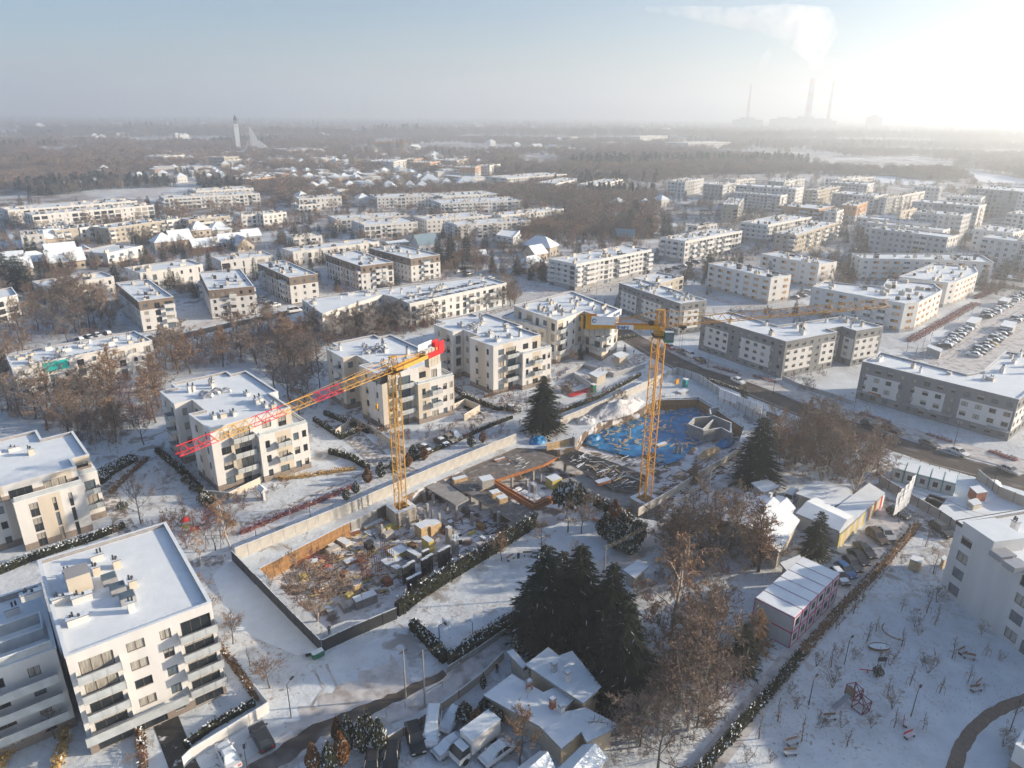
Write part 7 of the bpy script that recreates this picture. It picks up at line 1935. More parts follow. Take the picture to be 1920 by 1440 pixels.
bg = lowroof('bungalow', 'bungalow with linked flat snowy roofs and red brick chimneys below the spruces', [(906, 1303), (960, 1264), (1019, 1298), (1040, 1288), (1083, 1304), (1052, 1336), (1098, 1326), (1162, 1360), (1100, 1392), (1090, 1372), (1053, 1404), (1012, 1362)], 3.4, 'beige', 0.3, 0.5, 'bungalow',
              chimneys=[(992, 1284, 1.5, 'brick'), (1036, 1318, 1.5, 'brick'), (1053, 1328, 1.3, 'white')])
lowroof('bungalow', 'rear bungalow with a snowy roof and two white chimneys against the spruces', [(985, 1246), (1028, 1213), (1048, 1229), (1073, 1220), (1128, 1288), (1094, 1318), (1062, 1298)], 4.2, 'beige', 0.3, 0.5, 'bungalow', chimneys=[(1039, 1250, 1.4, 'lgrey'), (1064, 1268, 1.6, 'white')])
lowroof('shed', 'narrow lean-to between the lane wall and the rear bungalow', [(950, 1222), (962, 1216), (988, 1246), (980, 1254)], 3.0, 'tan', 0.25)
lowroof('bungalow', 'gabled annexe with a snowy roof at the bottom edge, right one', [(1042, 1444), (1092, 1396), (1140, 1420), (1098, 1475)], 3.0, 'beige', 0.3, 0.4, 'bungalow', pitch=1.2)
lowroof('bungalow', 'gabled annexe with a snowy roof at the bottom edge, left one', [(962, 1445), (1012, 1408), (1042, 1440), (1000, 1485)], 3.0, 'beige', 0.3, 0.4, 'bungalow', pitch=1.2)
an = MB(); q = P(988, 1310, 3.4); an.tube(q, (q.x, q.y, 6.2), .04, .04, 5); an.tube((q.x - .6, q.y, 6.0), (q.x + .6, q.y, 6.0), .03, .03, 4); an.tube((q.x - .4, q.y, 5.6), (q.x + .4, q.y, 5.6), .03, .03, 4)
an.tube((q.x + .1, q.y - .1, 4.9), (q.x + .2, q.y - .2, 4.9), .4, .42, 12, 0, True)
inst('antenna', an.mesh('antenna', M['metal']), bg, (-bg.location.x, -bg.location.y, 0))
lowroof('shed', 'wide shed with a blue-shaded pitched roof behind the rusty conical tree', [(1340, 972), (1400, 922), (1500, 975), (1462, 1035)], 3.6, 'cream', 0.3, 0.3, 'workshop', pitch=1.8, chimneys=[(1443, 935, 2.4, 'white')])
lowroof('shed', 'shed with one sunlit roof slope beside the wide shed', [(1430, 950), (1458, 928), (1492, 952), (1470, 972)], 4.2, 'lgrey', 0.25, 0.2, 'workshop', pitch=0.8)
lowroof('shed', 'long low workshop with a snowy pitched roof above the dark fir', [(1492, 962), (1530, 932), (1600, 968), (1574, 996)], 3.4, 'lgrey', 0.3, 0.3, 'workshop', pitch=0.8)
ps_ = lowroof('shed', 'long shed whose sunny side wall is painted in coloured panels', [(1575, 1000), (1660, 924), (1630, 905), (1545, 968)], 3.2, 'cream', 0.25, 0.15, 'workshop')
A_, B_ = P2(1575, 1002, 3.0), P2(1660, 925, 3.0); d = B_ - A_; nn = Vector((d.y, -d.x)).normalized()
for k in range(22):
 c = A_ + d * ((k + .5) / 22) - nn * 0.05; m_ = ['yellowform', 'cream', 'yellowform', 'beige', 'cream', 'yellowform', 'beige', 'cream', 'yellowform', 'lgrey', 'cream', 'yellowform', 'banner', 'steelblue', 'orangeform', 'banner', 'yellowform', 'orangeform', 'lgrey', 'cream', 'red_paint', 'banner'][k]
 w_ = MB(); w_.obox(c, d.length / 22 - 0.06, 0.12, 0, 2.7, math.atan2(d.y, d.x), 0); w_.build('wall_panel', M[m_], ps_)
lowroof('shed', 'irregular snow-heaped roof under the spreading bare tree', [(1492, 925), (1530, 900), (1590, 915), (1600, 935), (1560, 950)], 3.0, 'tan', 0.4)
lowroof('shed', 'dark grey shed at the foot of the tall dark spruce', [(1408, 905), (1440, 898), (1462, 912), (1432, 924)], 2.8, 'mgrey', 0.25)
lowroof('shed', 'low shed roof by the container block with icicle-white edge', [(1462, 1055), (1500, 1040), (1508, 1058), (1480, 1075)], 2.6, 'tan', 0.3)
lowroof('shed', 'small snowy roof beside the lane under the birch', [(1168, 1068), (1196, 1050), (1216, 1062), (1190, 1084)], 2.6, 'tan', 0.3)
car('van', 1476, 945, 1492, 926, 'white', 'white campervan tucked between the shed roofs', 1)
for (x, y, w, d_, lab) in [(1832, 640, 0, 0, 'grey brick shed in the left half of the car park')]: pass
for pts, lab in [([(1811, 603), (1830, 607), (1842, 596), (1822, 593)], 'small grey bin shed between the left car park rows'), ([(1875, 610), (1900, 615), (1908, 604), (1884, 600)], 'small grey bin shed before the right car park row'), ([(1871, 563), (1890, 566), (1898, 559), (1880, 557)], 'small bin shed at the far end of the car park'),
                 ([(1738, 650), (1764, 660), (1768, 654), (1742, 645)], 'low fence-like shelter before the left car row')]:
 lowroof('bin_shed', lab, pts, 2.4, 'mgrey', 0.2, 0.1)
lowroof('kiosk', 'small garage hut beside the ramp with a snowy roof near the lettered block', [(1104, 700), (1122, 690), (1140, 697), (1120, 708)], 2.8, 'tan', 0.25)
lowroof('kiosk', 'square tan service hut with an open top by the ramp', [(1148, 664), (1165, 658), (1180, 664), (1162, 672)], 2.8, 'beige', 0.25)
lowroof('garden_house', 'small white playhouse in the first villa garden', [(481, 915), (492, 910), (502, 918), (490, 924)], 2.2, 'lgrey', 0.2, pitch=0.6)
lowroof('crate', 'red-sided snowy crate in the construction yard', [(1818, 912), (1832, 925), (1852, 922), (1838, 910)], 2.2, 'brick', 0.15, 0.05)
lowroof('crate', 'cream tarpaulined box on the yard snow', [(1814, 938), (1826, 948), (1842, 944), (1832, 933)], 1.1, 'cream', 0.15, 0.05)
lowroof('crate', 'wooden playhouse with a snowy lid by the playground hedge', [(1706, 1048), (1712, 1040), (1733, 1046), (1728, 1056)], 2.0, 'timber2', 0.15, 0.05)
lowroof('crate', 'wooden box against the corner of the right white block', [(1765, 1045), (1770, 1052), (1776, 1045), (1771, 1040)], 1.8, 'timber2', 0.15, 0.05)
def module_block(name, label, A, B, depth, n, levels, hm, frame, wall, cat, z0=0.0):
 d = (B - A).normalized(); nn = Vector((-d.y, d.x)); L = (B - A).length; w = L / n; ang = math.atan2(d.y, d.x)
 root = empty(name, (A.x, A.y, 0), ang, label, cat)
 for k in range(n):
  for lv in range(levels):
   x0, x1, zb, zt = w * k + .03, w * (k + 1) - .03, z0 + hm * lv, z0 + hm * (lv + 1)
   mb = MB(); mb.box(x0 + .05, x1 - .05, .05, depth - .05, zb + .1, zt - .12, 0, top=0); mo = inst('module', mb.mesh('module', M[wall]), root)
   f = MB(); t = .09
   for x in (x0, x1 - t):
    for y in (0, depth - t): f.box(x, x + t, y, y + t, zb, zt)
   for z in (zb, zt - t):
    for y in (0, depth - t): f.box(x0, x1, y, y + t, z, z + t)
    for x in (x0, x1 - t): f.box(x, x + t, 0, depth, z, z + t)
   inst('module_frame', f.mesh('module_frame', M[frame]), mo)
   g_ = MB(); g_.box(x0 + w * .3, x0 + w * .68, 0.0, .06, zb + .95, zb + 2.0); inst('window', g_.mesh('window', M['glass']), mo)
   if lv == levels - 1:
    s = MB(); s.box(x0 + .1, x1 - .1, .1, depth - .1, zt + .0, zt + .14); inst('snow_cover', s.mesh('snow_cover', M['roof_snow']), mo)
 return root
A_, B_ = P2(1490, 1160, 5.2), P2(1576, 1076, 5.2)
module_block('container_block', 'two-storey container block with magenta frames and snow on its roofs', A_, B_, 6.0, 6, 2, 2.6, 'pink_steel', 'container', 'container block')
A_, B_ = P2(1673, 878, 2.7), P2(1793, 908, 2.7);
module_block('site_container', 'row of five site containers with teal frames and snowy tops', A_, B_, 4.8, 5, 1, 2.7, 'teal_steel', 'container', 'site containers')
for i, (x, y) in enumerate([(1768, 912), (1776, 918), (1783, 922), (1692, 898), (1678, 893)]):
 q = P(x, y, 0); mb = MB(); mb.obox(q, 1.2, 0.9, 0.1, 1.3, 0.7, 0, top=1); mb.obox(q, 1.3, 1.0, 1.3, 1.36, 0.7, 1)
 thing_mesh('waste_bin', mb, [M['green_paint'], M['snow']], 'green bin with a snowy lid beside the site containers', 'bin', 'bins beside the site containers')
# ---------------------------------------------------------------- street furniture
def lamp(x, y, h, label, ang=0.0, m='dark', group=None):
 q = P(x, y, 0); root = empty('street_lamp', q, ang, label, 'street lamp', group)
 mb = MB(); mb.tube((0, 0, 0), (0, 0, h), .07, .045, 6); mb.tube((0, 0, h), (0.9, 0, h + .15), .04, .03, 5); inst('pole', mb.mesh('pole', M[m]), root)
 mb = MB(); mb.box(.7, 1.3, -.14, .14, h + .1, h + .2); inst('lamp_head', mb.mesh('lamp_head', M[m]), root)
 return root
for i, (x, y, h, a, lab) in enumerate([(546, 1345, 5.2, 1.2, 'street lamp beside the round-headed tree'), (1583, 1246, 4, .8, 'lamp post near the hedge of the shaded playground, upper'), (1516, 1322, 4, .8, 'lamp post left of the climbing frame'), (1708, 1343, 4, .8, 'lamp post right of the climbing frame'), (1893, 1372, 4, .8, 'lamp post beside the curved path'),
  (1449, 740, 6, 2.2, 'street lamp with a pink notice opposite the grey block'), (1598, 782, 6, 2.2, 'street lamp before the shop sign'), (1787, 842, 6, 2.2, 'street lamp with two white lanterns at the kerb'), (1327, 690, 6, 2.2, 'street lamp by the four parked cars'), (582, 968, 2.5, 0, 'short lamp in the purple border, right one'), (480, 1005, 2.5, 0, 'short lamp in the purple border, left one'),
  (521, 578, 5, 0, 'lamp below the middle brown-topped block'), (920, 705, 4, 0, 'lamp in the villa hedge garden'), (893, 735, 4, 0, 'lamp at the villa hedge corner'), (940, 480, 7, 0, 'white column by the middle distance fence'), (1118, 552, 6, 0, 'lamp on the broad snowy pavement'), (1185, 575, 6, 0, 'lamp by the crossing'), (1560, 765, 2.2, 0, 'little white planter post by the shop'), (1858, 925, 5, 0, 'thin pole in the construction yard'), (470, 1478, 5, 2, 'curved lamp at the bottom edge')]):
 lamp(x, y, h, lab, a)
poles = [(761, 1310, 8.0), (797, 1325, 9.0), (1130, 1115, 9.0), (1288, 1005, 9.5), (1325, 950, 8.5), (1012, 1200, 8.5)]
pt = []
for x, y, h in poles:
 q = P(x, y, 0); r_ = empty('utility_pole', q, 0.8, 'wooden utility pole carrying wires along the snowy lane', 'utility pole', 'utility poles along the lane')
 mb = MB(); mb.tube((0, 0, 0), (0, 0, h), .13, .09, 7, 0, True); inst('pole', mb.mesh('pole', M['concrete']), r_)
 mb = MB(); mb.box(-.6, .6, -.04, .04, h - .5, h - .4); inst('crossarm', mb.mesh('crossarm', M['dark']), r_); pt.append((q, h))
wr = MB()
for a, b in ((0, 1), (1, 5), (5, 2), (2, 3), (3, 4)):
 for o in (-.45, 0, .45):
  A_ = pt[a][0] + Vector((o, 0, pt[a][1] - .38)); B_ = pt[b][0] + Vector((o, 0, pt[b][1] - .38)); prev = A_
  for k in range(1, 9):
   t = k / 8; c = A_.lerp(B_, t) - Vector((0, 0, 1.0 * 4 * t * (1 - t))); wr.tube(prev, c, .011, .011, 3); prev = c
tag(wr.build('overhead_wires', M['dark']), 'three sagging overhead wires between the lane poles', 'wires', kind='stuff')
# wire mesh fence with posts along the brown lane
def post_fence(pts, step, h, label, rails=2, m='metal'):
 pts = [P2(*p) for p in pts]; root = empty('fence', (pts[0].x, pts[0].y, 0), 0, label, 'fence')
 pm_ = MB(); pm_.box(-.035, .035, -.035, .035, 0, h); pme = pm_.mesh('post', M[m]); rl = MB()
 for i in range(len(pts) - 1):
  a, b = pts[i], pts[i + 1]; d = b - a; n = max(1, round(d.length / step));
  for k in range(n):
   p = a + d * (k / n); inst('post', pme, root, (p.x - root.location.x, p.y - root.location.y, 0))
  for r_ in range(rails):
   z = h * (r_ + 1) / rails; rl.tube((a.x, a.y, z), (b.x, b.y, z), .02, .02, 3)
 rl.build('rail', M[m], root)
 return root
post_fence([(560, 1440), (650, 1380), (760, 1330), (830, 1290), (855, 1262)], 2.6, 1.3, 'low wire fence with thin posts along the lane')
post_fence([(378, 1070), (405, 1058), (436, 1046)], 1.5, 1.2, 'mesh fence between playground and sports field')
post_fence([(1242, 905), (1300, 935), (1240, 975)], 2.0, 1.1, 'railing on the slope behind the right crane base')
post_fence([(1310, 742), (1352, 768), (1396, 796)], 1.6, 1.1, 'timber handrail on top of the street side lagging', m='timber2')
post_fence([(1235, 745), (1308, 742)], 1.6, 1.1, 'timber handrail on top of the back lagging', m='timber2')
post_fence([(1690, 856), (1780, 885), (1835, 897)], 2.0, 0.6, 'snow-capped low barrier along the street verge', m='wood')
# banner wall with white sheets, flags, portable toilets
mb = MB(); A_, B_ = P2(1346, 752, 0), P2(1428, 786, 0); d = B_ - A_; c = (A_ + B_) / 2; mb.obox(c, d.length, .1, 1.2, 3.6, math.atan2(d.y, d.x), 0)
for k in range(8):
 q = A_ + d * (k / 7); mb.obox(q, .12, .12, 0, 3.6, 0, 1)
thing_mesh('billboard', mb, [M['banner'], M['dark']], 'long white banner wall beside the street', 'banner')
mb = MB(); q = P2(1446, 800, 0); mb.obox(q, 3.6, .12, 1.4, 3.4, math.atan2(d.y, d.x), 0); mb.obox(q, .15, .15, 0, 3.4, 0, 0); thing_mesh('billboard', mb, [M['dark']], 'dark board at the end of the white banner wall', 'board')
fl = empty('flag_group', P(1686, 980, 0), 0, 'cluster of tall white advertising flags by the black hatchback', 'flags')
for k, (x, y) in enumerate([(1678, 978), (1684, 975), (1690, 972), (1696, 968), (1700, 963)]):
 q = P(x, y, 0); mb = MB(); mb.tube(q, (q.x, q.y, 6.6 + .5 * k), .04, .03, 5, 1)
 h0 = 6.4 + .5 * k
 for j in range(6):
  a0, a1 = j / 6, (j + 1) / 6; w0, w1 = .12 * math.sin(a0 * 6 + k), .12 * math.sin(a1 * 6 + k)
  mb.quad((q.x, q.y + w0, h0 * (1 - .72 * a1)), (q.x, q.y + w0, h0 * (1 - .72 * a0)), (q.x - 1.0, q.y - .6 + w1, h0 * (1 - .72 * a0) - .15), (q.x - 1.0, q.y - .6 + w1, h0 * (1 - .72 * a1) - .15))
 mb.build('flag', [M['banner'], M['metal']], fl)
for x, y, m_, lab in [(1284, 725, 'teal_steel', 'teal portable toilet with a white roof near the mast'), (1112, 735, 'green_paint', 'green bin by the garage ramp')]:
 q = P(x, y, 0); mb = MB(); mb.obox(q, 1.1, 1.1, 0, 2.2, .7, 0, top=1); mb.obox(q, 1.25, 1.25, 2.2, 2.36, .7, 1); thing_mesh('portable_toilet', mb, [M[m_], M['banner']], lab, 'toilet' if 'toilet' in lab else 'bin')
mb = MB(); q = P(1090, 735, 0.1); mb.obox(q, 9, 2.0, 0.05, 0.25, R(40), 0); thing_mesh('mat', mb, [M['red_paint']], 'long red covering lying beside the snowy car', 'mat')
# ---------------------------------------------------------------- playgrounds
cf = empty('climbing_frame', P(1613, 1320, 0), 0, 'dark red climbing frame of two stacked cubes with a slide', 'climbing frame')
def cube_frame(cx, cy, z0, s, ang):
 mb = MB(); c, s_ = math.cos(ang), math.sin(ang)
 pts = [(cx + (x * c - y * s_) * s / 2, cy + (x * s_ + y * c) * s / 2, z) for z in (z0, z0 + s) for x, y in ((-1, -1), (1, -1), (1, 1), (-1, 1))]
 for i, j in ((0, 1), (1, 2), (2, 3), (3, 0), (4, 5), (5, 6), (6, 7), (7, 4), (0, 4), (1, 5), (2, 6), (3, 7), (0, 5), (4, 6), (1, 6)): mb.tube(pts[i], pts[j], .06, .06, 5)
 return mb
q = P(1613, 1330, 0)
cube_frame(q.x, q.y, 0.1, 1.5, .5).build('cube_bars', M['dark_red'], cf); cube_frame(q.x - .6, q.y + 1.1, 1.1, 1.4, .3).build('cube_bars', M['dark_red'], cf)
mb = MB(); mb.obox((q.x - 1.0, q.y + 1.2), .7, 1.0, 1.1, 2.2, .3, 0); mb.build('side_panel', M['brown'], cf)
mb = MB()
for k in range(8):
 t0, t1 = k / 8, (k + 1) / 8; zz = lambda t: 1.3 * (1 - t) ** 1.3 + .1
 a = Vector((q.x - 1.3 - 2.2 * t0, q.y + .9 - 1.0 * t0, zz(t0))); b = Vector((q.x - 1.3 - 2.2 * t1, q.y + .9 - 1.0 * t1, zz(t1))); s = Vector((.12, -.3, 0))
 mb.quad(a - s, b - s, b + s, a + s); mb.quad(a - s, a - s + Vector((0, 0, .2)), b - s + Vector((0, 0, .2)), b - s); mb.quad(a + s, b + s, b + s + Vector((0, 0, .2)), a + s + Vector((0, 0, .2)))
mb.build('slide', M['metal'], cf)
def bench(x, y, ang, label, m='wood', group=None, red=False):
 r_ = empty('bench', P(x, y, 0), ang, label, 'bench', group); mb = MB()
 for k in range(3): mb.box(-.8, .8, -.22 + k * .16, -.1 + k * .16, .42, .46, 0, top=1)
 inst('seat', mb.mesh('seat', [M['red_paint' if red else m], M['snow']]), r_)
 mb = MB(); mb.box(-.8, .8, .28, .32, .5, .85); inst('backrest', mb.mesh('backrest', M['red_paint' if red else m]), r_)
 for x_ in (-.6, .6):
  mb = MB(); mb.box(x_ - .04, x_ + .04, -.22, .3, 0, .42); inst('leg', mb.mesh('leg', M['dark']), r_)
for i, (x, y, a, lab) in enumerate([(1486, 1396, .3, 'dark bench at the lower left of the shaded playground'), (1482, 1416, .1, 'dark red bench below the first one'), (1698, 1358, 1.0, 'red bench below the right lamp post'), (1705, 1383, .4, 'lower red bench below the right lamp post'), (1805, 1225, .5, 'bench near the wall of the right white block'), (1817, 1236, -.3, 'second bench near the wall of the right white block'), (1838, 1286, .6, 'square seat right of the saplings'), (1830, 1296, .2, 'low seat right of the saplings'),
  (958, 1050, .8, 'bench on the snowy lawn by the litter bin'), (990, 1043, .1, 'second bench on the snowy lawn'), (1556, 1350, .1, 'snow-covered bench below the slide')]):
 bench(x, y, a, lab, red=(i in (2, 3)))
bt_ = MB(); q = P(1648, 1216, 0)
for k in range(10):
 a0, a1 = PI * k / 10, PI * (k + 1) / 10; w0, w1 = math.sin(a0) * .6, math.sin(a1) * .6; x0, x1 = -1.5 * math.cos(a0), -1.5 * math.cos(a1)
 for s in (-1, 1): bt_.quad((q.x + x0, q.y + s * w0, .05), (q.x + x1, q.y + s * w1, .05), (q.x + x1, q.y + s * w1 * 1.2, .5), (q.x + x0, q.y + s * w0 * 1.2, .5), 0)
 bt_.quad((q.x + x0, q.y - w0, .42), (q.x + x1, q.y - w1, .42), (q.x + x1, q.y + w1, .42), (q.x + x0, q.y + w0, .42), 1)
thing_mesh('sand_boat', bt_, [M['wood'], M['snow']], 'boat-shaped sandpit on the shaded playground', 'sandpit')
bt_ = MB(); q = P(1668, 1188, 0)
for k in range(10):
 a0, a1 = -1.2 + 2.0 * k / 10, -1.2 + 2.0 * (k + 1) / 10; bt_.tube((q.x - 3 * math.cos(a0) + 2, q.y + 2.2 * math.sin(a0), .5), (q.x - 3 * math.cos(a1) + 2, q.y + 2.2 * math.sin(a1), .5), .1, .1, 4)
thing_mesh('balance_beam', bt_, [M['wood']], 'curved balance beam above the boat-shaped sandpit', 'play equipment')
bt_ = MB(); q = P(1651, 1252, 0);
for s in (-.5, .5): bt_.tube((q.x + s, q.y, 0), (q.x + s, q.y, 1.8), .04, .04, 4)
bt_.box(q.x - .6, q.x + .6, q.y - .03, q.y + .03, 1.1, 1.8); thing_mesh('notice_board', bt_, [M['dark']], 'notice board on two posts behind the small conifer', 'notice board')
bt_ = MB(); q = P(1626, 1262, 0); bt_.tube((q.x - 1, q.y + .2, .5), (q.x + 1, q.y - .2, .55), .08, .08, 5); bt_.tube((q.x, q.y, 0), (q.x, q.y, .5), .08, .08, 5); thing_mesh('seesaw', bt_, [M['red_paint']], 'red seesaw left of the small conifer', 'seesaw')
bt_ = MB(); q = P(1637, 1312, 0)
for k in range(12): bt_.tube((q.x + .9 * math.cos(k * PI / 6), q.y + .7 * math.sin(k * PI / 6), .4), (q.x + .9 * math.cos((k + 1) * PI / 6), q.y + .7 * math.sin((k + 1) * PI / 6), .4), .05, .05, 4)
thing_mesh('play_ring', bt_, [M['metal']], 'ring-shaped rocker right of the climbing frame', 'play equipment')
# small playground at left
mb = MB(); q = P(352, 998, 0)
for sx in (-.5, .5):
 for sy in (-.5, .5): mb.tube((q.x + sx, q.y + sy, 0), (q.x + sx, q.y + sy, 2.6), .06, .06, 5)
mb.box(q.x - .55, q.x + .55, q.y - .55, q.y + .55, 1.1, 1.2); mb.box(q.x - .55, q.x + .55, q.y - .55, q.y - .5, 1.2, 1.9)
r_ = empty('play_tower', q, 0, 'yellow play tower with a red cone roof and slide', 'play tower'); mb.build('tower_frame', M['yellowform'], r_)
mb = MB(); mb.tube((q.x, q.y, 2.5), (q.x, q.y, 3.3), .85, .02, 8); mb.build('cone_roof', M['red_paint'], r_)
mb = MB(); mb.obox((q.x + 1.2, q.y + .3), 1.4, .6, .3, .9, .3, 0); mb.build('slide', M['red_paint'], r_)
mb = MB(); q = P(403, 1025, 0)
for s in (-1.3, 1.3):
 for t in (-.7, .7): mb.tube((q.x + s, q.y + t, 0), (q.x + s, q.y, 2.2), .05, .05, 4)
mb.tube((q.x - 1.3, q.y, 2.2), (q.x + 1.3, q.y, 2.2), .05, .05, 4)
for s in (-.5, .5): mb.tube((q.x + s, q.y, 2.2), (q.x + s, q.y, .5), .015, .015, 3)
thing_mesh('swing', mb, [M['dark']], 'swing frame at the edge of the small playground', 'swing')
# basketball hoop on the lawn
mb = MB(); q = P(824, 1205, 0); mb.tube(q, (q.x, q.y, 3.0), .07, .06, 6); mb.tube((q.x, q.y, 3.0), (q.x + .8, q.y + .3, 3.3), .05, .05, 5); mb.obox((q.x + .9, q.y + .35), 1.4, .06, 2.7, 3.7, -.8, 1); mb.obox((q.x + .86, q.y + .3), .6, .04, 2.85, 3.3, -.8, 0)
thing_mesh('basketball_hoop', mb, [M['dark'], M['banner']], 'basketball hoop on the snowy lawn beside the dark hedge', 'basketball hoop')
mb = MB(); q = P(886, 1190, 0); mb.tube(q, (q.x, q.y, 2.2), .05, .05, 5); mb.tube((q.x, q.y, 2.2), (q.x - .5, q.y, 2.6), .04, .04, 4); thing_mesh('post_sign', mb, [M['dark']], 'bent post at the lower hedge of the lawn', 'post')
mb = MB(); q = P(972, 1046, 0); mb.tube(q, (q.x, q.y, .9), .25, .25, 8, 0, True); thing_mesh('litter_bin', mb, [M['dark']], 'litter bin between the two lawn benches', 'litter bin')
mb = MB(); q = P(1125, 980, 0); mb.obox(q, 3.2, .7, .3, .42, -.5, 0); mb.tube((q.x - 1.2, q.y + .7, .3), (q.x - 1.2, q.y + .7, 1.8), .05, .05, 4); thing_mesh('garden_slide', mb, [M['orangeform']], 'orange garden slide below the hedge by the crane', 'slide')
mb = MB(); q = P(1238, 1175, 0);
for s in (-.3, .3): mb.tube((q.x + s, q.y, .1), (q.x + s + .9, q.y + 2.2, .9), .05, .05, 4)
for k in range(7): mb.tube((q.x - .3 + .13 * k, q.y + .31 * k, .12 + .12 * k), (q.x + .3 + .13 * k, q.y + .31 * k, .12 + .12 * k), .03, .03, 4)
thing_mesh('ladder', mb, [M['dark']], 'dark ladder-like rack in the snow right of the spruces', 'rack')
mb = MB(); q = P(596, 1232, 0); mb.obox(q, 1.6, .9, .2, 1.0, .7, 0, top=1); mb.obox((q.x - 1.2, q.y + .5), 1.2, .8, .05, .6, .3, 2, top=1); thing_mesh('junk_pile', mb, [M['green_paint'], M['snow'], M['dark']], 'green box and dark junk at the fence corner', 'junk')
for x, y in [(1147, 1018), (0, 0)][:1]:
 pass
# young staked trees
def PZ(x, y):
 return ('by the diagonal hedge' if x < 1560 else 'by the climbing frame' if x < 1670 else 'in the middle' if x < 1760 else 'by the right white block') + (', near side' if y > 1290 else ', upper part' if y < 1180 else ', central part')
sv = {}
st_me = MB()
for k in range(3):
 a = k * 2.1; st_me.tube((.5 * math.cos(a), .5 * math.sin(a), 0), (.45 * math.cos(a), .45 * math.sin(a), 1.3), .02, .02, 4)
for k in range(3):
 a, b = k * 2.1, (k + 1) % 3 * 2.1; st_me.tube((.45 * math.cos(a), .45 * math.sin(a), 1.2), (.45 * math.cos(b), .45 * math.sin(b), 1.2), .03, .03, 4)
st_mesh = st_me.mesh('stake_frame', M['wood'])
for i, (x, y) in enumerate([(1423, 1385), (1503, 1390), (1588, 1400), (1458, 1352), (1690, 1146), (1737, 1150), (1642, 1185), (1625, 1203), (1690, 1212), (1785, 1235), (1848, 1230), (1706, 1285), (1762, 1300), (1815, 1278), (1676, 1365), (1730, 1368), (1664, 1305), (1558, 1250), (1600, 1150), (1567, 1180), (1617, 1128), (1752, 1172), (1735, 1025), (1750, 1075), (1716, 1000)]):
 t_ = tree('young', x, y, trng.uniform(2.8, 4.4), 'young staked tree in the shaded playground, ' + PZ(x, y), 'young staked trees, ' + PZ(x, y), wide=1.1)
 o_ = inst('stake_frame', st_mesh, t_); s_ = 1 / max(.01, t_.scale[2]); o_.scale = (s_, s_, s_)
for i, (x, y) in enumerate([(1577, 1365), (1633, 1366), (1538, 1366), (1672, 1330), (1740, 1262), (1730, 1250), (1668, 1248), (1600, 1238), (1530, 1250), (1715, 1176), (1722, 1192), (1445, 1430), (1400, 1430), (1480, 1300), (1495, 1330), (1905, 1340), (1880, 1400), (1895, 1420), (1740, 1120), (1755, 1130), (1840, 1190), (1875, 1240), (1650, 1240), (1570, 1235), (1560, 1290), (1690, 1060), (1748, 1040)]):
 tree('shrub', x, y, trng.uniform(1.6, 3.2), 'leafless shrub on the shaded playground snow, ' + PZ(x, y), 'leafless playground shrubs, ' + PZ(x, y), wide=1.2, k=0, cat='shrub')
scatter([(480, 1080), (640, 1020), (700, 1100), (600, 1180), (545, 1130)], 7, ['shrub'], (2.0, 3.5), 'reddish scrub growing in the pit near the timber wall', 'scrub in the pit', 25, cat='shrub')
scatter([(385, 870), (470, 930), (560, 905), (450, 960)], 10, ['shrub'], (1.2, 2.0), 'bare garden shrub before the first villa block', 'garden shrubs of the first villa', 26, cat='shrub', mind=1.5)
scatter([(640, 800), (820, 770), (860, 800), (760, 840), (700, 850)], 12, ['shrub', 'bare'], (1.5, 3.0), 'bare shrub around the middle villa car park', 'shrubs by the villa car park', 27, cat='shrub', mind=2)
for x, y in [(1862, 585)]: pass
for i, (x, y) in enumerate([(1668, 700), (1700, 660), (1745, 640), (1770, 618), (1796, 600), (1822, 588), (1836, 580), (1730, 652), (1716, 668)]):
 tree('young', x, y, 4.0, 'thin young tree beside the car park footpath', 'young trees beside the car park footpath', wide=1.0)
# people: one skinned figure each
def person(x, y, label, coat='cloth', face=0.0, stride=0.25):
 root = empty('person', P(x, y, 0.05), face, label, 'person')
 vs = [(0, 0, .95, .15), (0, 0, 1.2, .16), (0, 0, 1.42, .17), (0, 0, 1.54, .06), (.01, 0, 1.68, .105),
          (0, -.19, 1.42, .07), (.04, -.25, 1.14, .05), (.12, -.24, .92, .04), (0, .19, 1.42, .07), (-.04, .25, 1.14, .05), (.06, .24, .90, .04),
          (0, -.09, .90, .10), (stride * .5, -.10, .48, .07), (stride * .6, -.10, .07, .05), (stride * .6 + .16, -.10, .04, .04), (0, .09, .90, .10), (-stride * .3, .10, .48, .07), (-stride, .10, .09, .05), (-stride + .14, .10, .04, .04)]
 ed = [(0, 1), (1, 2), (2, 3), (3, 4), (2, 5), (5, 6), (6, 7), (2, 8), (8, 9), (9, 10), (0, 11), (11, 12), (12, 13), (13, 14), (0, 15), (15, 16), (16, 17), (17, 18)]
 me = bpy.data.meshes.new('body'); me.from_pydata([v[:3] for v in vs], ed, []); me.materials.append(M[coat])
 o = bpy.data.objects.new('body', me); COL.objects.link(o); o.parent = root
 md = o.modifiers.new('skin', 'SKIN')
 sk = me.skin_vertices[0].data
 for i, v in enumerate(vs): sk[i].radius = (v[3], v[3])
 sk[0].use_root = True
 md2 = o.modifiers.new('sub', 'SUBSURF'); md2.levels = 1; md2.render_levels = 1
 mb = MB(); mb.tube((.02, 0, 1.60), (.02, 0, 1.76), .085, .07, 8, 0, True); inst('head', mb.mesh('head', M['skin']), root)
 return root
person(1101, 549, 'walker in dark clothes on the sunny pavement, left of the pair', face=.6)
person(1105, 549, 'walker in dark clothes on the sunny pavement, right of the pair', face=.6)
person(1145, 548, 'lone walker in dark clothes near the crossing', face=.9)
person(1188, 665, 'walker on the snowy verge beside the garage ramp', face=2.2)
person(932, 1262, 'dark-clothed person standing in the snowy yard behind the bungalow', face=1.0, stride=.1)
person(618, 1190, 'worker standing in the snow at the inner fence corner', face=2.0, stride=.1)
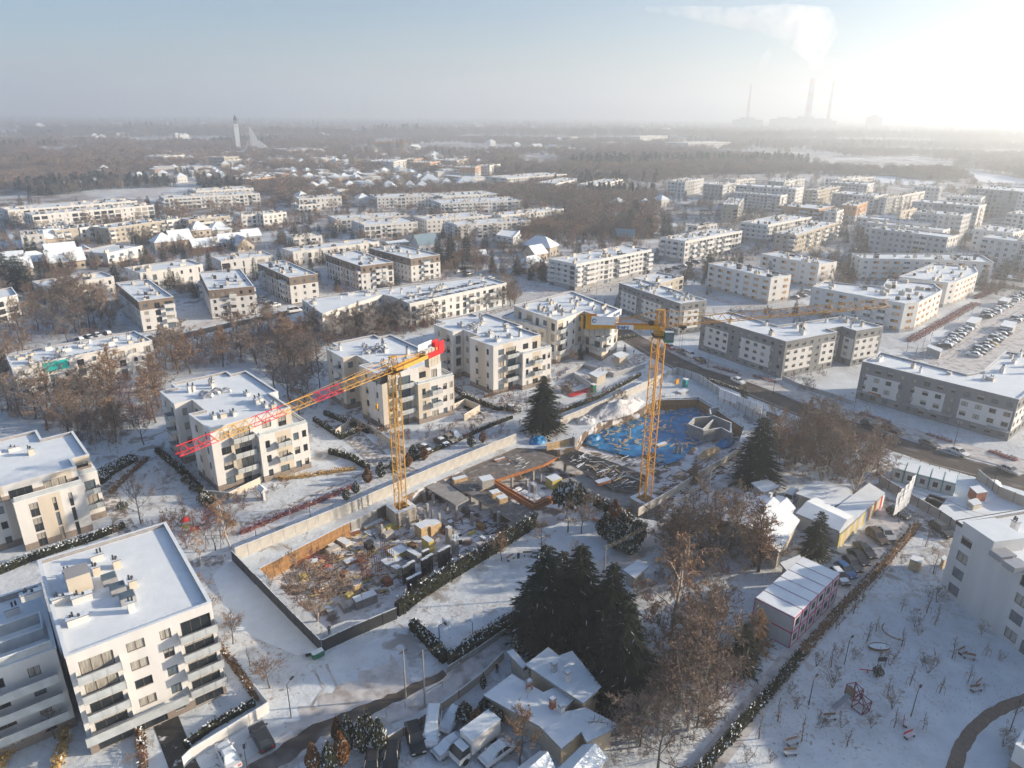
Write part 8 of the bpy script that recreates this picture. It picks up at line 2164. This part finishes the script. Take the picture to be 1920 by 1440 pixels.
person(866, 985, 'worker in dark clothes on the snow of the pit', face=.3)
for k_, (r_, s1_, s2_) in CARS.items():
 for c_ in list(r_.children): bpy.data.objects.remove(c_)
 bpy.data.objects.remove(r_)
# ---------------------------------------------------------------- far country
def gn_scatter(name, label, cat, pts, meshes, kind='stuff'):
 """one object whose points carry instances of a few meshes: pts = [(x, y, z, scale, rot, index)]"""
 me = bpy.data.meshes.new(name); me.from_pydata([p[:3] for p in pts], [], [])
 for an, k, ty in (('sc', 3, 'FLOAT'), ('rt', 4, 'FLOAT'), ('ix', 5, 'INT')):
  at = me.attributes.new(an, ty, 'POINT'); at.data.foreach_set('value', [p[k] for p in pts])
 o = bpy.data.objects.new(name, me); COL.objects.link(o); tag(o, label, cat, kind=kind)
 ng = bpy.data.node_groups.new(name, 'GeometryNodeTree')
 ng.interface.new_socket(name='Geometry', in_out='INPUT', socket_type='NodeSocketGeometry'); ng.interface.new_socket(name='Geometry', in_out='OUTPUT', socket_type='NodeSocketGeometry')
 N, L = ng.nodes, ng.links
 gi, go = N.new('NodeGroupInput'), N.new('NodeGroupOutput'); ip = N.new('GeometryNodeInstanceOnPoints'); jn = N.new('GeometryNodeJoinGeometry')
 for m_ in reversed(meshes):
  so = bpy.data.objects.new(m_.name, m_); oi = N.new('GeometryNodeObjectInfo'); oi.inputs['Object'].default_value = so; oi.inputs['As Instance'].default_value = True
  L.new(oi.outputs['Geometry'], jn.inputs[0])
 def attr(nm, dt):
  a = N.new('GeometryNodeInputNamedAttribute'); a.data_type = dt; a.inputs['Name'].default_value = nm; return a.outputs['Attribute']
 cx = N.new('ShaderNodeCombineXYZ'); L.new(attr('rt', 'FLOAT'), cx.inputs['Z'])
 L.new(gi.outputs[0], ip.inputs['Points']); L.new(jn.outputs[0], ip.inputs['Instance']); ip.inputs['Pick Instance'].default_value = True
 L.new(attr('ix', 'INT'), ip.inputs['Instance Index']); L.new(cx.outputs[0], ip.inputs['Rotation'])
 sx = N.new('ShaderNodeCombineXYZ'); s_ = attr('sc', 'FLOAT')
 for k in range(3): L.new(s_, sx.inputs[k])
 L.new(sx.outputs[0], ip.inputs['Scale'])
 L.new(ip.outputs[0], go.inputs[0])
 md = o.modifiers.new('scatter', 'NODES'); md.node_group = ng
 return o
M['wood_far'] = mat('far_twigs', (0.20, 0.15, 0.125), 0.95, 0.3, 0.05)
M['wood_far2'] = mat('far_twigs_rust', (0.25, 0.165, 0.115), 0.95, 0.3, 0.05)
M['wood_far3'] = mat('far_needles', (0.045, 0.060, 0.050), 0.95, 0.3, 0.05)
def puff(seed, n, h, r, m, conif=False):
 rr = random.Random(seed); mb = MB(); mb.tube((0, 0, 0), (0, 0, h * .7), h * .015, h * .008, 3)
 for k in range(n):
  if conif: t = rr.random() ** .8; z = h * (.08 + .92 * t); q = r * (1 - t) * rr.uniform(.6, 1); a = rr.uniform(0, 6.28); c = Vector((q * math.cos(a), q * math.sin(a), z)); s = .55
  else:
   v = Vector((rr.gauss(0, 1), rr.gauss(0, 1), rr.gauss(0, 1))).normalized() * rr.uniform(.45, 1); c = Vector((v.x * r, v.y * r, h * .6 + v.z * h * .38)); s = .5
  d = Vector((rr.uniform(-1, 1), rr.uniform(-1, 1), rr.uniform(-.3, 1))).normalized() * h * .11 * rr.uniform(.7, 1.6)
  o = d.orthogonal().normalized() * h * (.024 if not conif else .05)
  mb.add((c - o, c + o, c + d), ((0, 1, 2),))
 return mb.mesh('far_tree', m)
FARM = [puff(1, 200, 11, 4.2, M['wood_far']), puff(2, 200, 10, 4.0, M['wood_far2']), puff(3, 170, 13, 3.2, M['wood_far3'], True), puff(4, 220, 9, 4.6, M['wood_far'])]
fr = random.Random(99)
def nz(x, y, s, o=0.0): return noise.noise(Vector((x * s, y * s, o)))
EX = [[P2(*p) for p in poly] for poly in [
 [(1225, 560), (1225, 345), (1330, 328), (1560, 326), (1660, 340), (1930, 340), (1930, 760), (1100, 640)],
 [(540, 640), (545, 395), (700, 380), (1070, 385), (1060, 415), (960, 450), (960, 560)],
 [(1300, 470), (1030, 560), (1000, 520), (1240, 440)],
 [(0, 760), (0, 402), (290, 390), (500, 366), (560, 396), (540, 640)]]]
FIELDS = [[P2(*p) for p in poly] for poly in [
 [(1775, 322), (1830, 322), (1920, 336), (1940, 346), (1850, 343), (1795, 332)], [(1560, 332), (1660, 330), (1780, 345), (1700, 348)],
 [(640, 246), (760, 245), (762, 249), (640, 250)], [(835, 243), (872, 242), (872, 246), (835, 246)], [(0, 262), (260, 258), (260, 262), (0, 266)], [(480, 248), (620, 246), (620, 250), (480, 253)]]]
for i, f in enumerate(FIELDS):
 mb = MB(); fill([[Vector((p.x, p.y, 0.3)) for p in ccw(f)]], mb); tag(mb.build('snow_field', M['snow']), kind='structure')
SUB = [P2(*p) for p in [(270, 345), (270, 288), (480, 280), (920, 284), (930, 345), (640, 385), (560, 350), (480, 340)]]
def ok(q):
 if inside(q, SUB) and fr.random() < .62: return False
 if any(inside(q, f) for f in FIELDS): return False
 return True
houses_at = []
def far_pts(n, d0, d1, sc, dens_thr, excl, power=1.0):
 out = []; t = 0
 while len(out) < n and t < n * 12:
  t += 1
  y = d0 + (d1 - d0) * fr.random() ** power; x = fr.uniform(-.82, .82) * y + fr.uniform(-30, 30); q = Vector((x, y))
  if not ok(q): continue
  if nz(x, y, .0028) + .5 * nz(x, y, .011, 5) < dens_thr: continue
  if excl and any(inside(q, e) for e in EX):
   if fr.random() > .03: continue
  if y < 900 and not footprint_clear(q): continue
  con = nz(x, y, .004, 9) + .4 * nz(x, y, .02, 3) > (.42 if x < 600 else .62)
  ix = 2 if (con and fr.random() < .45) else fr.choice((0, 0, 1, 3))
  out.append((x, y, 0.0, sc * fr.uniform(.7, 1.3), fr.uniform(0, 6.28), ix))
 return out
gn_scatter('woodland', 'brown winter woodland with dark conifers beyond the blocks', 'woodland', far_pts(8000, 430, 1000, 0.8, -.02, True), FARM)
gn_scatter('woodland', 'hazy brown woodland in the middle distance', 'woodland', far_pts(19000, 900, 2400, 1.1, -.12, True, 1.2), FARM)
gn_scatter('woodland', 'pale woodland fading out towards the horizon', 'woodland', far_pts(20000, 2300, 9000, 2.2, -.2, False, 1.5), FARM)
# undergrowth in the belts between the near buildings
UG = [TREES[('shrub', 0)][1], TREES[('shrub', 1)][1], TREES[('fir', 0)][1], TREES[('wild', 0)][1]]
ug = []
for poly, n, sc in [([(0, 650), (60, 700), (150, 700), (300, 670), (310, 790), (180, 850), (60, 800), (0, 790)], 450, 1.0),
  ([(290, 680), (340, 640), (470, 620), (600, 605), (610, 660), (590, 700), (560, 760), (480, 690), (400, 690), (310, 720)], 480, 1.0),
  ([(600, 605), (740, 600), (800, 590), (960, 545), (975, 565), (880, 590), (800, 620), (700, 640), (610, 650)], 400, 0.9),
  ([(0, 560), (60, 575), (190, 560), (215, 620), (130, 645), (0, 650)], 300, 0.9),
  ([(960, 440), (1130, 380), (1190, 400), (1240, 440), (1160, 455), (1040, 470), (980, 480)], 900, 1.2),
  ([(1245, 1030), (1390, 965), (1450, 1060), (1400, 1095), (1260, 1110), (1230, 1200), (1180, 1140)], 160, 0.8),
  ([(1150, 1340), (1330, 1130), (1420, 1250), (1300, 1420), (1150, 1440)], 150, 0.8),
  ([(1440, 830), (1540, 790), (1650, 850), (1660, 900), (1600, 920), (1470, 890)], 300, 0.9)]:
 pl = [P2(*p) for p in poly]; xs = [p.x for p in pl]; ys = [p.y for p in pl]; k = 0; t = 0
 while k < n and t < n * 20:
  t += 1
  q = Vector((fr.uniform(min(xs), max(xs)), fr.uniform(min(ys), max(ys))))
  if inside(q, pl) and footprint_clear(q): ug.append((q.x, q.y, 0, sc * fr.uniform(.7, 1.5), fr.uniform(0, 6.28), fr.choice((0, 0, 0, 1)))); k += 1
gn_scatter('undergrowth', 'brown leafless undergrowth filling the tree belts', 'undergrowth', ug, UG)
tufts = []
for k in range(2600):
 x, y = fr.uniform(1380, 1915), fr.uniform(1060, 1435); q = P2(x, y)
 if nz(q.x, q.y, .12) > .02 and footprint_clear(q): tufts.append((q.x, q.y, 0, fr.uniform(.05, .12), fr.uniform(0, 6.28), 0))
gn_scatter('weeds', 'thin dry weeds poking through the playground snow', 'weeds', tufts, UG)
gs = []
STREETS = [ccw([P2(*p) for p in q]) for q in ([(1150, 590), (1250, 640), (1400, 700), (1600, 775), (1925, 880), (1925, 930), (1600, 830), (1240, 700), (1150, 640)], [(890, 600), (1100, 530), (1330, 475), (1400, 480), (1330, 505), (1100, 565), (930, 610)])]
for (x0, x1, y0, y1, n, sc) in [(0, 560, 380, 560, 1700, 1.3), (540, 1000, 370, 520, 1300, 1.3), (1000, 1560, 335, 540, 1500, 1.4), (1560, 1919, 340, 560, 900, 1.4), (560, 960, 520, 580, 200, 1.0), (580, 1060, 690, 830, 300, .7), (1060, 1560, 540, 760, 260, .8), (180, 480, 860, 1040, 160, .5), (0, 300, 1250, 1440, 60, .6)]:
 k = 0
 while k < n:
  k += 1; q = P2(fr.uniform(x0, x1), fr.uniform(y0, y1))
  ix = fr.choice((0, 0, 0, 1, 1, 2, 3)) if y0 < 600 else fr.choice((0, 0, 1))
  if nz(q.x, q.y, .035, 2) > -.15 and footprint_clear(q) and not inside(q, PIT) and not inside(q, STREETS[0]) and not inside(q, STREETS[1]): gs.append((q.x, q.y, 0, sc * fr.uniform(.6, 1.7) * (.4 if ix > 1 else 1), fr.uniform(0, 6.28), ix))
gn_scatter('garden_shrubs', 'leafless shrubs and small trees scattered between the houses and blocks', 'shrubs', gs, UG)
# small houses scattered in the far suburb: one simple mesh each
hm_ = []
for k in range(4):
 mb = MB(); w, d_, h, rg_ = [(11, 9, 5, 3.5), (14, 10, 4, 3), (10, 10, 6, 3.5), (22, 11, 7, .6)][k]
 mb.box(-w / 2, w / 2, -d_ / 2, d_ / 2, 0, h, 0, bottom=False)
 for s in (-1, 1):
  for j in range(int(w / 3)):
   xx = -w / 2 + 3 * (j + .5); mb.box(xx - .5, xx + .5, s * d_ / 2 - .02, s * d_ / 2 + .04, 1.2, 2.6, 2)
 e = .5
 if k % 2 == 0:
  r_ = max(.4, (w - d_) / 2); mb.quad((-w/2-e, -d_/2-e, h), (w/2+e, -d_/2-e, h), (r_, 0, h+rg_), (-r_, 0, h+rg_), 1); mb.quad((w/2+e, d_/2+e, h), (-w/2-e, d_/2+e, h), (-r_, 0, h+rg_), (r_, 0, h+rg_), 1)
  mb.tri((w/2+e, -d_/2-e, h), (w/2+e, d_/2+e, h), (r_, 0, h+rg_), 1); mb.tri((-w/2-e, d_/2+e, h), (-w/2-e, -d_/2-e, h), (-r_, 0, h+rg_), 1)
 else:
  mb.quad((-w/2-e, -d_/2-e, h), (w/2+e, -d_/2-e, h), (w/2+e, 0, h+rg_), (-w/2-e, 0, h+rg_), 1); mb.quad((w/2+e, d_/2+e, h), (-w/2-e, d_/2+e, h), (-w/2-e, 0, h+rg_), (w/2+e, 0, h+rg_), 1)
  mb.tri((-w/2, d_/2, h), (-w/2, -d_/2, h), (-w/2, 0, h+rg_)); mb.tri((w/2, -d_/2, h), (w/2, d_/2, h), (w/2, 0, h+rg_))
 hm_.append(mb.mesh('far_house', [M['farwall'], M['roof_snow'], M['glass']]))
WC = [(.7, .68, .62, 1), (.6, .5, .36, 1), (.45, .3, .2, 1), (.5, .48, .45, 1), (.75, .74, .7, 1)]
def far_house(q, k, s=1.0, group='small houses of the far suburb', label='small snow-roofed house among the trees of the far suburb'):
 o = inst('far_house', hm_[k], None, (q.x, q.y, 0), R(fr.choice((38, 128)) + fr.uniform(-12, 12)), s, fr.choice(WC))
 cn = {.7: 'white', .6: 'yellowish', .45: 'brown', .5: 'grey', .75: 'pale'}[round(o.color[0], 2)]; zz_ = f"{cn}-walled, {('near', 'middle', 'far')[min(2, int(q.y / 900))]} {('left', 'centre', 'right')[0 if q.x / q.y < -.4 else 1 if q.x / q.y < 0 else 2]}"
 tag(o, label + ', ' + zz_, 'house', group + ', ' + zz_)
for (x0, x1, y0, y1, n, g_, lab) in [(290, 640, 288, 345, 110, 'small houses left of the church', 'small snow-roofed house among the trees before the church'), (640, 900, 300, 345, 70, 'small houses in the far middle', 'small snow-roofed house among the far middle trees'), (0, 300, 300, 365, 10, 'lone houses in the left wood', 'lone snow-roofed house in the left wood'),
  (560, 700, 345, 385, 14, 'houses beside the far road', 'snow-roofed house beside the far straight road'), (700, 1060, 280, 310, 12, 'roofs near the small crane', 'faint snowy roof near the small far crane'), (1130, 1240, 340, 420, 5, 'roofs at the wood edge', 'snowy roof at the edge of the brown wood'), (0, 620, 228, 262, 46, 'roofs on the left horizon', 'faint snowy roof in the left distance haze'), (900, 1350, 238, 280, 26, 'roofs in the central haze', 'faint snowy roof in the central distance haze')]:
 for k in range(n):
  q = P2(fr.uniform(x0, x1), fr.uniform(y0, y1)); D_ = q.length
  if not footprint_clear(q): continue
  far_house(q, fr.randrange(4), 1.0 if D_ < 1500 else (1.5 if D_ < 3000 else 3.0), g_, lab)
# church with a slim tower and a sail-shaped nave
q = P(463, 287, 0)
ch = empty('church', q, R(20), 'pale modern church with a slim tower and a sail-shaped nave on the left', 'church')
def put(name, mb, mats): return inst(name, mb.mesh(name, mats), ch)
mb = MB(); mb.box(-17, -9, -4, 4, 0, 50, 0); put('tower', mb, [M['banner']])
mb = MB(); mb.box(-15.2, -10.8, -2.2, 2.2, 46, 56, 0); mb.box(-17, -9, -4, 4, 45.6, 46.6, 0)
for x in (-16.2, -9.8):
 for y in (-3.2, 3.2): mb.box(x - .3, x + .3, y - .3, y + .3, 46.6, 56)
mb.box(-17, -9, -4, 4, 56, 57); put('belfry', mb, [M['mgrey']])
mb = MB(); mb.tube((-13, 0, 57), (-13, 0, 66), 3.6, .1, 8); put('spire', mb, [M['dark']])
mb = MB(); pr = [(8, 0), (8, 44), (11, 44), (22, 22), (40, 8), (40, 0)]
for y0_, y1_ in ((-8, 8),):
 for i in range(len(pr) - 1): a, b = pr[i], pr[i + 1]; mb.quad((a[0], y0_, a[1]), (a[0], y1_, a[1]), (b[0], y1_, b[1]), (b[0], y0_, b[1]))
 mb.poly([(p[0], y0_, p[1]) for p in reversed(pr)]) if False else mb.add([(p[0], y0_, p[1]) for p in pr], ((0, 1, 2, 3, 4, 5)[::-1],)); mb.add([(p[0], y1_, p[1]) for p in pr], ((0, 1, 2, 3, 4, 5),))
put('nave', mb, [M['banner']])
mb = MB(); pr2 = [(-6, 0), (5, 26), (8, 26), (8, 0)]; mb.add([(p[0], -7, p[1]) for p in pr2], ((3, 2, 1, 0),)); mb.add([(p[0], 7, p[1]) for p in pr2], ((0, 1, 2, 3),)); mb.quad((-6, -7, 0), (-6, 7, 0), (5, 7, 26), (5, -7, 26)); put('side_nave', mb, [M['cream']])
for k in range(6):
 mb = MB(); x = 11 + k * 4.6; mb.box(x, x + .8, -8.6, -8, 0, 42 - k * 6.5); put('buttress', mb, [M['white']])
# small far crane
q = P(757, 300, 0); fc = empty('tower_crane', q, 0, 'small orange crane far off above the distant blocks', 'tower crane')
mb = MB(); mb.box(-1, 1, -1, 1, 0, 26); inst('mast', mb.mesh('mast', M['crane_y']), fc)
mb = MB()
for k in range(12): mb.tube((-4 * k, -1, 26), (-4 * k - 2, 0, 28.5), .35, .35, 4); mb.tube((-4 * k - 2, 0, 28.5), (-4 * k - 4, 1, 26), .35, .35, 4)
mb.box(-48, 13, -.7, .7, 25.6, 26.4); inst('jib', mb.mesh('jib', M['crane_y']), fc)
mb = MB(); mb.tube((0, 0, 26), (0, 0, 32), .9, .4, 4); mb.tube((0, 0, 32), (-30, 0, 28), .25, .25, 3); mb.tube((0, 0, 32), (12, 0, 27), .25, .25, 3); mb.box(9, 13, -1, 1, 23, 26); inst('tower_head', mb.mesh('tower_head', M['crane_y']), fc)
# lattice pylon
q = P(1812, 344, 0); py = MB()
for sx, sy in ((-1, -1), (1, -1), (1, 1), (-1, 1)): py.tube((q.x + 4 * sx, q.y + 4 * sy, 0), (q.x + .7 * sx, q.y + .7 * sy, 34), .25, .2, 4)
for k in range(6):
 z = k * 6; s = 4 - z * .097; s1 = 4 - (z + 6) * .097
 py.tube((q.x - s, q.y - s, z), (q.x + s1, q.y - s1, z + 6), .15, .15, 3); py.tube((q.x + s, q.y - s, z), (q.x - s1, q.y - s1, z + 6), .15, .15, 3)
for z in (24, 29, 34): py.tube((q.x - 7, q.y, z), (q.x + 7, q.y, z), .22, .22, 4)
tag(py.build('pylon', M['metal']), 'lattice power pylon before the bright snow field at right', 'pylon')
# power station: three banded chimneys, boiler houses
def stack_chimney(px, top, r0, r1, label, seed):
 bx = P(px, 238, 0); D_ = 4300.0; bx = Vector((bx.x / bx.y * D_, D_, 0))
 # height from the sight line to the top
 el = P(px, top, 0) if False else None
 root = empty('chimney_stack', bx, 0, label, 'chimney')
 return root, bx
def top_z(px, py, D_):
 x = px - 960.0; y = py - 720.0; c, s = math.cos(ROLL), math.sin(ROLL); X = (x * c + y * s) / FPX; Y = (-x * s + y * c) / FPX
 dy = math.cos(PITCH) - Y * math.sin(PITCH); dz = -math.sin(PITCH) - Y * math.cos(PITCH)
 return X / dy * D_, CAMH + dz / dy * D_
DP = 4060.0
tops = []
for px, py, r0, r1, lab, n in [(1409, 158, 8, 5, 'left power station chimney, slim with red bands, smoking', 9), (1525, 147, 17, 13, 'middle power station chimney, thickest, smoking white', 8), (1564, 150, 9, 6, 'right power station chimney, slim and without smoke', 9)]:
 x, zt = top_z(px, py, DP); zt = min(zt, 301.0)
 rt = empty('chimney_stack', (x, DP, 0), 0, lab, 'chimney')
 for k in range(n):
  a, b = k / n, (k + 1) / n; mb = MB(); mb.tube((0, 0, zt * a), (0, 0, zt * b), r0 + (r1 - r0) * a, r0 + (r1 - r0) * b, 16, 0, k == n - 1)
  inst('band', mb.mesh('band', M['terracotta'] if (n - k) % 2 else M['lgrey']), rt)
 tops.append((x, zt))
for px, py, w, lab in [(1402, 224, 130, 'boiler house at the foot of the left power station chimney'), (1470, 223, 110, 'left hall of the power station'), (1512, 222, 150, 'main hall of the power station'), (1550, 226, 60, 'hall by the right power station chimney'), (1640, 219, 30, 'faint water tower in the right haze')]:
 x, zt = top_z(px, py, DP); mb = MB(); mb.box(x - w / 2, x + w / 2, DP - 60, DP + 60, 0, max(44, zt), 0, top=1); mb.box(x - w / 4, x + w / 5, DP - 30, DP + 30, max(44, zt), max(44, zt) + 10, 0, top=1)
 tag(mb.build('power_station_hall', [M['mgrey'], M['roof_snow']]), lab, 'power station')
# smoke drifting above the haze layer
def smoke(label, path, dens, seed, col=(1, 1, 1)):
 mb = MB(); n = 14; rings = []
 for i, (x, y, z, r) in enumerate(path):
  rings.append([(x + r * math.cos(a) * .95, y + r * math.sin(a), max(HAZE_TOP + 1, z)) if i < 2 else (x + r * .5 * math.cos(a), y + r * math.sin(a), max(HAZE_TOP + 1, z + r * .8 * math.cos(a))) for a in [2 * PI * k / n for k in range(n)]])
 for r in rings: mb.v.extend(r)
 for i in range(len(rings) - 1):
  for k in range(n): mb.f.append((i * n + k, i * n + (k + 1) % n, (i + 1) * n + (k + 1) % n, (i + 1) * n + k)); mb.m.append(0)
 mb.f.append(tuple(range(n - 1, -1, -1))); mb.m.append(0); mb.f.append(tuple((len(rings) - 1) * n + k for k in range(n))); mb.m.append(0)
 m_ = bpy.data.materials.new('smoke'); m_.use_nodes = True; t = m_.node_tree; t.nodes.clear()
 v = t.nodes.new('ShaderNodeVolumePrincipled'); v.inputs['Color'].default_value = (*col, 1); v.inputs['Anisotropy'].default_value = .3
 nn_ = t.nodes.new('ShaderNodeTexNoise'); nn_.inputs['Scale'].default_value = .011; nn_.inputs['Detail'].default_value = 4; tc = t.nodes.new('ShaderNodeTexCoord'); t.links.new(tc.outputs['Object'], nn_.inputs['Vector'])
 mr = t.nodes.new('ShaderNodeMapRange'); mr.inputs['From Min'].default_value = .36; mr.inputs['From Max'].default_value = .75; mr.inputs['To Max'].default_value = dens
 t.links.new(nn_.outputs['Fac'], mr.inputs['Value']); t.links.new(mr.outputs[0], v.inputs['Density'])
 o = t.nodes.new('ShaderNodeOutputMaterial'); t.links.new(v.outputs[0], o.inputs['Volume'])
 tag(mb.build('smoke_plume', m_), label, 'smoke', kind='stuff')
def sp(px, py, r, dy=0): x, z = top_z(px, py, DP); return (x, DP + dy, max(z, HAZE_TOP + 2), r)
smoke('white steam plume rising from the middle chimney and drifting left', [sp(1526, 144, 16), sp(1527, 132, 34), sp(1535, 110, 70), sp(1545, 85, 110), sp(1520, 55, 130), sp(1450, 35, 90), sp(1370, 32, 60), sp(1290, 22, 35), sp(1210, 16, 14)], .012, 1)
smoke('grey smoke puff above the left chimney', [sp(1411, 150, 10), sp(1416, 142, 26), sp(1430, 128, 46), sp(1436, 110, 60), sp(1440, 92, 45), sp(1445, 80, 20)], .012, 2, (.75, .77, .8))
